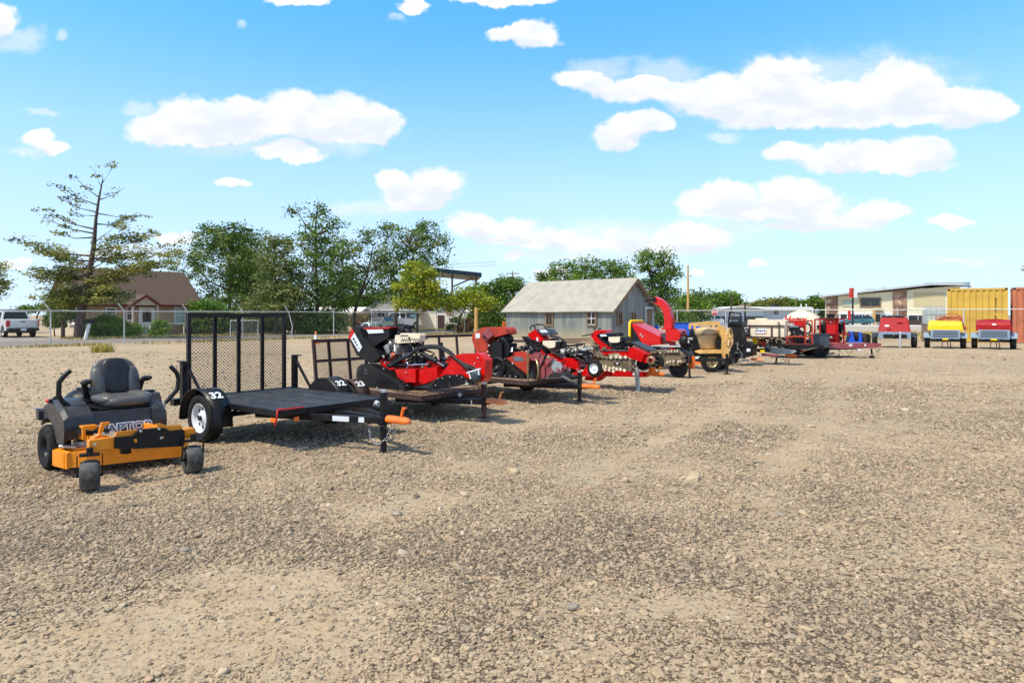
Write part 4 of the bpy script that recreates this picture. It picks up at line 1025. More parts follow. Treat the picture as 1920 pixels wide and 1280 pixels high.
def pine():
    """old half bare pine before the brown roofed house"""
    Y = 46.; rng = np.random.default_rng(5); rr = random.Random(5)
    b = px(147, 634, Y); root = thing('pine_tree', 'tall old pine with bare top branches in front of the brown roofed house', 'tree', (b.x, Y, 0), 0)
    def q(u, v, d=0.): p = px(u, v, Y); return Vector((p.x-b.x, d, p.z))
    tb = MB(); tr = [(147,636),(150,600),(158,560),(168,510),(176,460),(180,410),(186,370),(193,335)]
    T = [q(*p) for p in tr]; tb.tube(T, [.34, .29, .25, .20, .15, .10, .07, .03], 10)
    def at(v):
        for (u0, v0), (u1, v1) in zip(tr, tr[1:]):
            if v1 <= v <= v0: t = (v0-v)/(v0-v1); return q(u0+(u1-u0)*t, v)
        return T[-1]
    # branches read from the photograph: attach v, tip u, tip v
    br = [(345,212,308,.25),(350,175,320,.3),(370,152,338,.5),(385,118,352,.6),(375,225,352,.5),(398,95,374,.6),(405,135,398,.4),(420,240,414,.7),(430,62,396,.8),(438,66,410,.8),(400,265,405,.5),(455,230,400,.5),(445,100,440,.8),
          (470,272,440,.9),(480,30,458,1.),(490,60,470,.9),(485,300,468,1.1),(500,48,520,1.),(505,318,500,1.1),(470,250,432,.8),(515,52,525,1.),(520,320,480,1.1),(495,215,470,1.),(530,90,500,.9),
          (500,110,475,.8),(540,70,545,1.),(545,120,560,1.),(520,250,505,1.2),(530,290,505,1.2),(550,220,545,1.2),(560,180,545,1.),(548,110,520,.9),(545,205,520,1.),
          (570,105,580,1.),(562,130,545,1.),(535,80,570,.8),(505,200,480,.8),(520,150,500,.7),(530,215,530,1.),(550,160,570,1.),(565,205,560,1.1)]
    Ps = []; mi = []
    for (va, tu, tv, sz) in br:
        tu = tu+16 if tu < 100 else tu
        a = at(va); d = rr.uniform(-1, 1)*sz*1.3; e = q(tu, tv, d)
        L = (e-a).length; mid = a.lerp(e, .5)+Vector((0, 0, -.05*L)); e2 = e+Vector((0, 0, .04*L))
        tb.tube([a, a.lerp(mid, .6), mid, mid.lerp(e2, .6), e2], [.055*sz+.02, .05*sz, .035*sz, .02, .008], 5)
        low = va > 455
        nb = int(L*(3.6 if low else 2.6))
        for i in range(nb):
            t = rr.uniform(.28 if low else .45, 1.05) ; p = a.lerp(mid, t*2) if t < .5 else mid.lerp(e2, (t-.5)*2)
            off = Vector((rng.normal()*.14, rng.normal()*.34*L*.25, rng.normal()*.12+.03)); pe = p+off*(1.7 if low else 1.)
            tb.tube([p, pe], [.014, .006], 3)
            n = int((46 if low else 16)*rr.uniform(.4, 1.4))
            Ps.append(np.array(pe)+rng.normal(size=(n, 3))*np.array([.30, .30, .10])*(1 if low else .6)); mi += [int(rng.choice(3, p=[.42, .36, .22]))]*n
    P = np.concatenate(Ps); V, Fq = leaf_quads(P, .21, rng, .5, .45, .15)
    tb.build('trunk', M['bark'], root); np_mesh('crown', V, Fq, LM['olive']+[], root, np.array(mi))
pine()
tree('drooping_pine', 'low drooping yellow green conifer at the left corner of the brown roofed house', (118, 0), [(120,560,30,18),(145,548,28,16),(105,575,26,12),(180,545,34,14),(215,555,28,12)], 47.5, 'willow', 95, 45, .2, .3, .14, .9, 51, 'tree', None, .4, flat=.5)

# ================================================================ vehicles
M['car_white'] = mat('white_car_paint', (.74, .75, .76), .25, 0, .03, coat=.6)
M['car_teal'] = mat('teal_car_paint', (.05, .19, .23), .2, .3, .05, coat=.8)
M['car_mint'] = mat('pale_green_car_paint', (.26, .36, .34), .2, .3, .05, coat=.8)
M['car_glass'] = mat('car_window', (.02, .024, .027), .06, 0, .1, spec=.8)
def wheel_parts(root, c, R_, Wd, rim_m, tyre_m=None, axis=(0, 1, 0), spokes=0, lug=0, rimr=.6, name='wheel', out=1):
    """wheel > tyre and rim; out is the side of the axis that faces outwards"""
    w = bpy.data.objects.new(name, None); COL.objects.link(w); w.parent = root; w.location = c
    h = Wd/2; rr = R_*rimr
    n = 40 if lug else 24
    pr = [(rr, -h*.80), (rr*1.06, -h*.92), (R_*.86, -h), (R_*.955, -h*.86), (R_, -h*.62), (R_*.985, 0), (R_, h*.62), (R_*.955, h*.86), (R_*.86, h), (rr*1.06, h*.92), (rr, h*.80)]
    md = None
    if lug: md = lambda i, j, r: r-(lug if (3 <= i <= 7 and (j+(i % 3)) % 2) else 0)
    MB().lathe(pr, (0, 0, 0), axis, n, md is None, md).build('tyre', tyre_m or M['rubber'], w)
    a = Vector(axis).normalized()*out
    rm = MB(); rm.lathe([(rr, -h*.8), (rr*.97, -h*.5), (rr*.94, h*.35), (rr*.99, h*.82), (rr*1.03, h*.86), (rr*1.0, h*.9), (rr*.90, h*.55), (rr*.80, h*.30), (rr*.42, h*.42), (rr*.30, h*.60), (rr*.20, h*.62), (0, h*.62)], (0, 0, 0), a, 24)
    e = a.orthogonal().normalized(); f = a.cross(e)
    if spokes:
        rm.mat(1)
        for k in range(spokes):
            an = 2*math.pi*k/spokes; p = (e*math.cos(an)+f*math.sin(an))*rr*.62
            rm.cyl(p+a*h*.30, p+a*(h*.385), rr*.13, n=8)
        rm.cyl(a*h*.55, a*h*.9, rr*.17, n=10)
    rm.build('rim', [rim_m, M['black']], w)
    return w
def arch_profile(pts, wheels, r, z0):
    """side outline with round wheel openings; pts the top from front to back"""
    out = list(pts)
    for wx in sorted(wheels):                       # from the back to the front along the bottom
        for k in range(9):
            a = math.pi-math.pi*k/8; out.append((wx+r*math.cos(a), z0+r*.86*math.sin(a)))
    return out
def pickup(label, X, Y, deg, group=None, rack=False, detail=True):
    root = thing('pickup_truck', label, 'pickup truck', (X, Y, 0), deg, group)
    L, Wd, zb = 5.7, 1.95, .48
    side = [(2.85, .55), (2.85, 1.0), (2.7, 1.12), (1.55, 1.22), (1.3, 1.25), (-.75, 1.30), (-2.82, 1.32), (-2.82, .55)]
    o = arch_profile(side, (-1.75, 1.85), .50, zb)
    b = MB(); b.prism([(x, -Wd/2, z) for x, z in o], (0, Wd, 0)); b.build('body', M['car_white'], root, .04)
    c = MB(); r0 = [(1.45, 1.2), (-.95, 1.28)]
    lo = [(1.5, -.90, 1.2), (-.95, -.90, 1.28), (-.95, .90, 1.28), (1.5, .90, 1.2)]; hi = [(.72, -.72, 1.88), (-.75, -.74, 1.90), (-.75, .74, 1.90), (.72, .72, 1.88)]
    c.loft([[Vector(p) for p in lo], [Vector(p) for p in hi]], False); c.build('cab', M['car_white'], root, .05)
    g = MB()
    def pane(a, b_, n, s0=.12, s1=.10):
        # inset glass on a cab side given bottom a..b and matching top
        (p0, p1), (q0, q1) = a, b_
        P = [Vector(p0), Vector(p1), Vector(q1), Vector(q0)]; cc = sum(P, Vector())/4
        P = [cc+(p-cc)*.84+Vector(n)*.02 for p in P]; g.add(P+[p-Vector(n)*.03 for p in P], [(0, 1, 2, 3), (7, 6, 5, 4), (0, 4, 5, 1), (1, 5, 6, 2), (2, 6, 7, 3), (3, 7, 4, 0)])
    pane((lo[0], lo[3]), (hi[0], hi[3]), (.7, 0, .7)); pane((lo[1], lo[2]), (hi[1], hi[2]), (-1, 0, .1))
    for s in (0, 1):
        ly, hy = (-.90, -.73) if s == 0 else (.90, .73); n = (0, -1, .2) if s == 0 else (0, 1, .2)
        pane(((1.40, ly, 1.22), (.25, ly, 1.25)), ((.70, hy, 1.87), (.1, hy, 1.88)), n); pane(((.20, ly, 1.25), (-.9, ly, 1.27)), ((.05, hy, 1.88), (-.72, hy, 1.88)), n)
    g.build('window', M['car_glass'], root)
    t = MB(); t.bb(-2.86, -2.823, -.80, .80, .72, 1.28); t.build('tailgate', M['car_white'], root, .02)
    h = MB(); h.bb(-2.875, -2.861, -.14, .14, 1.12, 1.18); h.build('tailgate_handle', M['black'], root)
    for s in (-1, 1): MB().bb(-2.865, -2.70, s*.83-.07, s*.83+.15*s, .80, 1.22).build('tail_light', M['tail_red'], root, .01)
    for s in (-1, 1): MB().bb(2.75, 2.88, s*.72-.18, s*.72+.18, .82, 1.02).build('headlight', M['chrome'], root, .01)
    bm = MB(); bm.bb(-3.02, -2.84, -.95, .95, .48, .68); bm.build('bumper', M['chrome'] if not rack else M['black'], root, .03)
    bm = MB(); bm.bb(2.84, 3.0, -.95, .95, .45, .68); bm.build('bumper', M['chrome'], root, .03)
    MB().bb(-3.035, -3.021, -.17, .17, .50, .66).build('number_plate', M['paper'], root)
    gr = MB(); gr.bb(2.852, 2.88, -.5, .5, .72, 1.04); gr.build('grille', M['black'], root)
    for s in (-1, 1):
        MB().ball((1.15, s*1.05, 1.32), (.07, .12, .11)).build('mirror', M['black'], root)
        MB().bb(-1.2, 1.3, s*.93-.06, s*.93+.06, .40, .47).build('running_board', M['black'], root)
        for x in (-1.75, 1.85): wheel_parts(root, (x, s*.84, .40), .40, .27, M['steel'], out=s)
    MB().bb(-2.6, 2.6, -.6, .6, .35, .56).build('chassis', M['black'], root)
    if rack:
        r_ = MB()
        for s in (-.7, .7): r_.tube([(-.7, s, 2.02), (.7, s, 2.0)], .025, 6)
        for x in (-.6, 0, .6): r_.tube([(x, -.72, 2.02), (x, .72, 2.02)], .02, 6)
        r_.build('roof_rack', M['black'], root)
    return root
p = gp(47, 633)
pickup('white pickup with a roof rack parked on the driveway at the far left', -37.1, 49.9, 139, rack=True)
def emblem():
    pass
def car(label, X, Y, deg, paint, kind='sedan', name='parked_car', group=None):
    root = thing(name, label, 'car', (X, Y, 0), deg, group)
    if kind == 'suv': side = [(2.3, .45), (2.32, .72), (2.1, .92), (1.1, 1.06), (-2.1, 1.12), (-2.35, .95), (-2.35, .45)]; top = (.55, -1.75, 1.62); base = (1.25, -2.2); L = 2.3
    else: side = [(2.3, .4), (2.33, .66), (2.1, .82), (1.05, .96), (-1.7, 1.02), (-2.3, .95), (-2.35, .45)]; top = (.35, -.95, 1.42); base = (1.15, -1.85); L = 2.3
    Wd = 1.8; o = arch_profile(side, (-1.4, 1.42), .37, .33)
    MB().prism([(x, -Wd/2, z) for x, z in o], (0, Wd, 0)).build('body', paint, root, .07, 3)
    zb = 1.0 if kind == 'suv' else .94
    lo = [(base[0], -.82, zb), (base[1], -.82, zb+.05), (base[1], .82, zb+.05), (base[0], .82, zb)]; hi = [(top[0], -.62, top[2]-.02), (top[1], -.64, top[2]-.03), (top[1], .64, top[2]-.03), (top[0], .62, top[2]-.02)]
    MB().loft([[Vector(p) for p in lo], [Vector(p) for p in hi]], False).build('cabin', paint, root, .06, 3)
    g = MB()
    def pane(P, n, k=.86):
        P = [Vector(p) for p in P]; cc = sum(P, Vector())/4; n = Vector(n).normalized()
        P = [cc+(p-cc)*k+n*.018 for p in P]; g.add(P+[p-n*.03 for p in P], [(0, 1, 2, 3), (7, 6, 5, 4), (0, 4, 5, 1), (1, 5, 6, 2), (2, 6, 7, 3), (3, 7, 4, 0)])
    pane([lo[0], lo[3], hi[3], hi[0]], (1, 0, 1)); pane([lo[1], lo[2], hi[2], hi[1]], (-1, 0, .8))
    for s in (0, 1):
        ly, hy = (-.82, -.63) if s == 0 else (.82, .63); n = (0, -1, .3) if s == 0 else (0, 1, .3); m = (top[0]+top[1])/2; zt = top[2]-.02
        pane([(base[0], ly, zb), (m, ly, zb+.02), (m, hy, zt), (top[0], hy, zt)], n, .88); pane([(m, ly, zb+.02), (base[1], ly, zb+.04), (top[1], hy, zt), (m, hy, zt)], n, .88)
    g.build('window', M['car_glass'], root)
    for s in (-1, 1):
        MB().bb(2.18, 2.34, s*.62-.18, s*.62+.18, .62, .76).build('headlight', M['chrome'], root, .01)
        MB().bb(-2.38, -2.2, s*.68-.17, s*.68+.2*(s > 0)+.17*(s < 0)+.0, .80, .98).build('tail_light', M['tail_red'], root, .01)
        MB().ball((.8, s*.95, 1.05), (.06, .1, .07)).build('mirror', paint, root)
        for x in (-1.4, 1.42): wheel_parts(root, (x, s*.8, .32), .32, .2, M['steel'], out=s)
    MB().bb(2.335, 2.36, -.25, .25, .42, .54).build('number_plate', M['paper'], root)
    MB().bb(2.30, 2.345, -.45, .45, .56, .68).build('grille', M['black'], root)
    return root
p = px(748, 600, 75); pickup('white pickup parked before the long white wall', p.x, p.y, 62)
p = px(714, 600, 70); car('pale green sedan parked nose forward left of the white pickup', p.x, p.y, -112, M['car_mint'])
p = px(1606, 600, 104); car('teal hatchback passing in front of the motel', p.x, p.y, 176, M['car_teal'], 'suv')
p = px(1322, 600, 92); car('white car parked near the stop sign behind the mixer', p.x, p.y, 190, M['car_white'], 'suv')
# ================================================================ equipment helpers
def zoomer(ox, oy, k): return lambda x, y: (ox+x/k, oy+y/k)
zm = zoomer(50, 640, 4.267); z5 = zoomer(580, 580, 4.683); z4 = zoomer(860, 580, 6.); z7 = zoomer(1080, 600, 9.144); z6 = zoomer(960, 590, 9.847)
zx = zoomer(1280, 580, 9.843); zt = zoomer(1380, 570, 10.67); zs = zoomer(1520, 570, 10.67); zh = zoomer(1080, 540, 6.); ze = zoomer(640, 590, 9.844)
def outl(F, zf, pts, y): return [F.sy(*zf(a, b), y) for a, b in pts]
def outx(F, zf, pts, x): return [F.sx(*zf(a, b), x) for a, b in pts]
def sid(F, zf, pts, y0, w): return MB().prism(outl(F, zf, pts, y0), (0, w, 0))
def part(name, m, root, **k): return lambda mb, **q: mb.build(name, m, root, **k, **q)

# ================================================================ riding mower
def mower():
    F = Frame(-4.51, 7.31, -41)
    t = thing('riding_mower', 'orange and charcoal zero turn riding mower, nearest machine in the yard', 'riding mower', F.o, -41)
    for s in (-1, 1): wheel_parts(t, (0, s*.40, .235), .235, .20, M['black'], axis=(0, 1, 0), lug=.011, rimr=.5, out=s, name='rear_wheel')
    # casters: fork and wheel, each turned a little
    for s, a in ((-1, -20), (1, -8)):
        w = bpy.data.objects.new('caster', None); COL.objects.link(w); w.parent = t; w.location = (1.28, s*.46, 0); w.rotation_euler = (0, 0, R(a))
        MB().lathe([(.07, -.062), (.110, -.078), (.130, -.070), (.140, -.040), (.142, .0), (.140, .040), (.130, .070), (.110, .078), (.07, .062)], (0, 0, .142), (0, 1, 0), 28).build('tyre', M['rubber_dusty'], w)
        MB().lathe([(0, -.04), (.07, -.062), (.07, .062), (0, .04)], (0, 0, .142), (0, 1, 0), 20).build('rim', M['black'], w)
        f = MB(); f.bar((.0, -.098, .142), (.03, -.098, .335), .008, .045, (1, 0, 0)).bar((.0, .098, .142), (.03, .098, .335), .008, .045, (1, 0, 0)).bb(-.01, .06, -.08, .08, .325, .35)
        f.cyl((.025, 0, .35), (.025, 0, .40), .028).cyl((0, -.108, .142), (0, .108, .142), .012, n=8); f.build('fork', M['black'], w, .004)
    d = MB()                                                          # cutting deck
    out = [(.20, -.42), (.30, -.50), (.54, -.47), (.66, -.30), (.72, 0), (.80, .3), (.86, .52), (.78, .64), (.5, .66), (.16, .5)]
    d.prism([(x, y, .10) for x, y in out], (0, 0, .15))
    inn = [(.28, -.36), (.52, -.36), (.62, -.1), (.68, .2), (.66, .5), (.28, .45)]
    d.prism([(x, y, .25) for x, y in inn], (0, 0, .03)); d.build('mower_deck', M['orange'], t, .012)
    ch = MB(); ch.prism([(.32, -.46, .10), (.58, -.42, .10), (.58, -.42, .26), (.32, -.46, .26)], (0, -.03, -.01)); ch.build('discharge_chute', M['orange'], t, .008)
    MB().cyl((.40, -.46, .295), (.54, -.36, .295), .018).build('deck_bracket', M['cast'], t)
    for x, y in ((.42, -.25), (.5, .45)): MB().cyl((x, y, .25), (x, y, .33), .10, n=16).build('deck_spindle', M['cast'], t)
    # orange front frame, outlines in planes across the machine
    def fx(pts, x, th): return MB().prism(outx(F, zm, pts, x), (-th, 0, 0))
    f = fx([(502,792),(705,766),(705,856),(500,874)], 1.24, .07)
    f.prism(outx(F, zm, [(1265,705),(1348,690),(1354,768),(1265,778)], 1.24), (-.10, 0, 0))
    for s, z in ((-1, .40), (1, .42)): f.bb(.20, 1.17, s*.30-.028, s*.30+.028, z-.035, z+.03)
    f.prism(outx(F, zm, [(500,792),(590,740),(690,765),(700,772)], 1.10), (-.05, 0, 0))
    f.build('frame', M['orange'], t, .008)
    f = fx([(705,768),(722,722),(880,706),(1060,682),(1030,660),(1075,655),(1120,672),(1230,666),(1252,702),(1150,718),(1108,692),(905,702),(852,757)], 1.225, .02)
    f.build('front_plate', M['orange'], t, .005)
    f = fx([(705,768),(852,757),(905,702),(1108,692),(1150,718),(1255,704),(1266,716),(1264,826),(1240,838),(870,858),(705,856)], 1.262, .035); f.build('black_bumper', M['plastic'], t, .010)
    f = fx([(860,780),(882,778),(884,806),(864,808)], 1.270, .006); f.prism(outx(F, zm, [(1066,765),(1100,758),(1100,768),(1068,776)], 1.27), (-.006, 0, 0)); f.build('bumper_slot', M['orange'], t)
    b = MB()
    for x, y in ((911,716),(1057,698),(1074,770),(612,738),(545,822)): p = F.sx(*zm(x, y), 1.266 if x > 700 else 1.245); b.cyl(p, p+Vector((.012, 0, 0)), .012, n=8)
    b.build('bolt', M['galv'], t)
    fx([(842,858),(1112,802),(1104,862),(852,897)], 1.12, .02).build('lower_plate', M['orange'], t, .005)
    fx([(1120,815),(1195,800),(1195,824),(1150,830)], 1.125, .01).build('warning_label', M['cream'], t)
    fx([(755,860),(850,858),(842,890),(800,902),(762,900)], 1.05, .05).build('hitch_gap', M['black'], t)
    f = MB(); f.prism([(.35, -.38, .46), (.75, -.38, .44), (.75, -.12, .44), (.35, -.12, .46)], (0, 0, .018)); f.build('foot_pan', M['plastic'], t, .004)
    f = fx([(600,650),(668,643),(664,668),(626,674),(596,782),(568,784)], .98, .035); f.prism(outx(F, zm, [(446,680),(572,668),(575,682),(525,712),(450,702)], .82), (-.10, 0, 0)); f.prism(outx(F, zm, [(446,702),(470,705),(475,790),(450,785)], .82), (-.03, 0, 0)); f.build('deck_lift_pedal', M['orange'], t, .006)
    # charcoal body: rear engine hump, side tanks, front face
    b = MB()
    for s in (-1, 1):
        pr = [(-.24, .46), (-.21, .57), (-.12, .65), (.02, .70), (.20, .69), (.40, .63), (.52, .56), (.54, .46), (.52, .33), (.30, .31), (.24, .42), (.14, .51), (0, .54), (-.14, .51), (-.22, .42)]
        lo = [Vector((x, (.51 if s > 0 else -.46), z)) for x, z in pr]; hi = [Vector((x, (.37 if s > 0 else -.20), z+.03)) for x, z in pr]
        mid = [Vector((x*.99, (.46 if s > 0 else -.42), z+.03)) for x, z in pr]
        b.loft([lo, mid, hi] if s > 0 else [hi, mid, lo], False)
    b.build('fender', M['grey_plastic'], t, .02, 3)
    b = MB(); b.bb(-.34, .36, -.27, .27, .40, .60); b.bb(-.36, -.10, -.34, .34, .42, .66); b.build('engine_cover', M['plastic'], t, .02)
    b = MB(); b.prism([(.46, -.30, .40), (.46, .42, .40), (.42, .42, .61), (.42, -.30, .61)], (.06, 0, 0)); b.build('front_panel', M['grey_plastic'], t, .01)
    rp = F.sx(*zm(795, 686), .525); lettering('RAPTOR', .118, M['label_white'], t, (.527, rp.y, rp.z), (0, 1, 0), (-.2, 0, 1), 'lettering', .002, bold=.012, sx=1.18)
    lettering('RAPTOR', .118, M['black'], t, (.531, rp.y, rp.z), (0, 1, 0), (-.2, 0, 1), 'lettering', .002, bold=-.001, sx=1.18)
    # rear guard
    g = MB(); g.tube([(-.18, -.42, .54), (-.30, -.38, .60), (-.38, -.2, .62), (-.38, .2, .62), (-.36, .40, .60), (-.20, .44, .54)], .02, 8); g.bb(-.26, -.16, -.50, -.44, .50, .60); g.build('rear_guard', M['grey_plastic'], t, .01)
    g = MB(); g.ball((-.28, 0, .66), (.24, .24, .14)).cyl((-.28, 0, .7), (-.28, 0, .80), .12); g.build('engine', M['black'], t)
    # seat
    st = MB(); st.ball((.20, .18, .685), (.27, .25, .065), 28, 14, None, True, .62)
    for s in (-1, 1): st.ball((.18, .18+s*.17, .71), (.24, .10, .06), 20, 10, None, True, .8)
    so_ = st.build('seat', M['vinyl'], t)
    rb = Matrix.Rotation(R(-12), 3, 'Y')
    bk = MB(); bk.ball((-.04, .18, .885), (.055, .235, .245), 32, 18, rb, True, .70)
    for s in (-1, 1): bk.ball((.0, .18+s*.175, .85), (.055, .075, .19), 18, 12, rb @ Matrix.Rotation(R(s*16), 3, 'Z'), True, .85)
    bo = bk.build('backrest', M['vinyl'], t)
    MB().ball((-.010, .18, .93), (.050, .14, .20), 24, 12, rb, True, .62).build('backrest_panel', M['vinyl2'], bo)
    MB().ball((.03, .18, .765), (.035, .06, .055), 16, 10, None, True, .7).build('lumbar_opening', M['black'], bo)
    st = MB(); st.bb(-.06, .42, -.12, .38, .615, .64); st.build('seat_plate', M['black'], t, .006)
    for s in (-1, 1):
        a = MB(); a.tube([(-.08, .18+s*.26, .72), (-.05, .18+s*.29, .85)], .03, 8).ball((.04, .18+s*.30, .885), (.15, .04, .032), 16, 8, Matrix.Rotation(R(-8), 3, 'Y')); a.build('armrest', M['plastic'], t)
    # levers traced from the picture in the plane of the controls
    for pts, x in (([(350,232),(300,275),(258,330),(256,430),(285,480),(370,540)], .30), ([(1150,198),(1200,250),(1215,300),(1205,385),(1110,490)], .30)):
        P = outx(F, zm, pts, x)
        l = MB().tube(P, .024, 10).build('control_lever', M['plastic'], t)
        q = MB(); e = P[-1]; q.bar(e, e+Vector((.02, (-.10 if e.y > 0 else .02), -.10)), .02, .045); q.build('lever_bracket', M['steel'], l)
    q = MB(); q.bar((.32, -.40, .58), (.40, -.28, .50), .02, .04); q.build('parking_brake', M['steel'], t)
    c = MB(); c.prism([(-.02, .44, .60), (.30, .44, .60), (.22, .44, .73), (-.04, .44, .74)], (0, .12, 0)); c.build('control_console', M['grey_plastic'], t, .015)
    c = MB().cyl((.08, .50, .73), (.08, .50, .755), .055, n=18).build('cup_holder', M['black'], t)
    c = MB(); c.ball((.02, -.40, .735), .025).ball((.10, -.46, .725), .02).cyl((.1, -.38, .68), (.1, -.38, .72), .03); c.build('fuel_cap', M['black'], t)
    MB().ball((.05, -.47, .72), (.035, .02, .02)).build('choke_knob', M['red'], t)
    MB().bb(-.34, -.24, -.5, -.44, .60, .615).build('hitch_plate', M['steel'], t)
mower()

# ================================================================ trailers
def expanded(x, y0, y1, z0, z1, rot=None, px_=.045, pz=.021, w=.0045, t=.003, org=None):
    """expanded metal: rows of zig-zag strands, a real open mesh in the plane x"""
    V = []; Fq = []
    nr = int((z1-z0)/pz); nc = int((y1-y0)/(px_/2))
    for r in range(nr):
        zc = z0+(r+.5)*pz
        for c in range(nc+1):
            y = y0+c*px_/2; z = zc+(pz/2 if (c+r) % 2 else -pz/2)*.96
            for dx, dz in ((-t, -w), (t, -w), (t, w), (-t, w)): V.append((x+dx, y, z+dz*.6))
            if c:
                b = len(V)-4; a = b-4
                for j in range(4): j2 = (j+1) % 4; Fq.append((a+j, b+j, b+j2, a+j2))
    V = np.array(V)
    if rot:
        c_, s_ = math.cos(rot), math.sin(rot); X = V[:, 0]-x; Z = V[:, 2]-z0
        V[:, 0] = x+X*c_-Z*s_; V[:, 2] = z0+X*s_+Z*c_
    return V, np.array(Fq)
def ramp_gate(t, x, hw, z0, z1, fm, bars, mesh=True, rot=0., mid=None, mesh_hw=None, mm=None):
    o = bpy.data.objects.new('ramp_gate', None); COL.objects.link(o); o.parent = t; o.location = (x, 0, z0); o.rotation_euler = (0, R(-rot), 0)
    H = z1-z0; b = MB()
    for s in (-1, 1): b.bb(-.025, .025, s*hw-.025, s*hw+.025, 0, H)
    b.bb(-.022, .022, -hw+.025, hw-.025, H-.06, H-.002); b.bb(-.022, .022, -hw+.025, hw-.025, .002, .06)
    if mid: b.bb(-.020, .020, -hw+.025, hw-.025, mid-.025, mid+.025)
    b.build('gate_frame', fm, o, .004)
    for y in bars: MB().bb(-.034, -.0, y-.024, y+.024, .02, H-.02).build('gate_bar', fm, o)
    if mesh:
        V, Fq = expanded(.012, -hw+.02, hw-.02, .05, H-.05, px_=.052, pz=.024, w=.0042); np_mesh('mesh_panel', V, Fq, mm or fm, o)
    return o
def coupler(t, x, z, m, name='coupler'):
    c = MB()
    sec = [(0, .045, .05), (.10, .05, .055), (.20, .042, .05), (.27, .05, .055), (.33, .042, .045), (.36, .02, .02)]
    rings = []
    for dx, w, h in sec:
        rings.append([Vector((x+dx, w*math.cos(a)*1.15, z+.01+h*max(-.55, math.sin(a)))) for a in [2*math.pi*k/12 for k in range(12)]])
    c.loft(rings); co = c.build(name, m, t)
    l = MB(); l.bar((x+.22, 0, z+.05), (x+.26, 0, z+.17), .03, .02).bar((x+.25, 0, z+.155), (x+.30, 0, z+.17), .03, .018); l.build('latch', m, co)
def jack(t, x, y, z, foot=.04, top=.28, m=None, wheel=False, r=.03, tilt=0.):
    m = m or M['black']; b = MB(); o = bpy.data.objects.new('tongue_jack', None); COL.objects.link(o); o.parent = t; o.location = (x, y, 0); o.rotation_euler = (0, R(tilt), 0)
    b.bb(-r, r, -r, r, foot+.12, z+top); b.build('outer_tube', m, o, .004)
    b = MB(); b.bb(-r*.8, r*.8, -r*.8, r*.8, foot, foot+.119); b.build('inner_tube', m, o)
    b = MB(); b.box((0, 0, foot-.008), (.15, .12, .014)); b.build('foot_plate', m, o)
    b = MB(); b.cyl((0, 0, z+top), (0, 0, z+top+.03), r*1.15).tube([(0, 0, z+top+.02), (.02, -.10, z+top+.03), (.02, -.12, z+top+.07)], .008, 6); b.build('crank', M['galv'], o)
def fender(t, xc, s, R_, y0, y1, m, flat=True, num=None, drop=.12):
    """rounded mudguard over a wheel at (xc, R); s is the side"""
    P = []; Q = []; rr = R_+.075
    for k in range(13):
        a = R(180-15*k); P.append((xc+rr*1.08*math.cos(a), R_*.98+rr*math.sin(a)))
    P = [(P[0][0], P[0][1]-drop*.3)]+P+[(P[-1][0]+.01, P[-1][1]-drop*.6)]
    b = MB(); n = len(P); vs = []
    for x, z in P:
        vs += [(x, y0, z), (x, y1, z), (x, y0, z-.006), (x, y1, z-.006)]
    fs = []
    for i in range(n-1):
        a, c = 4*i, 4*i+4
        fs += [(a, a+1, c+1, c), (a+2, c+2, c+3, a+3), (a, c, c+2, a+2), (a+1, a+3, c+3, c+1)]
    fs += [(0, 2, 3, 1), (4*n-4, 4*n-3, 4*n-1, 4*n-2)]
    b.add(vs, fs, True)
    # outer lip and inner web
    yo = y0 if s < 0 else y1; yi = y1 if s < 0 else y0
    lip = [Vector((x, yo, z)) for x, z in P]; b.tube(lip, .008, 5)
    web = [(x, yi, z-.003) for x, z in P]; b.prism(web, (0, -.004*s, 0))
    fo = b.build('fender', m, t)
    if num:
        a = R(52); p = Vector((xc+rr*1.08*math.cos(a), (y0+y1)/2+.0, R_*.98+rr*math.sin(a))); up = Vector((-math.sin(a), 0, math.cos(a))); nrm = Vector((math.cos(a), 0, math.sin(a)))
        lettering(num, .15, M['label_white'], fo, p+nrm*.006, (0, 1, 0), up, 'number', .001, bold=.006, sx=1.05)
    return fo
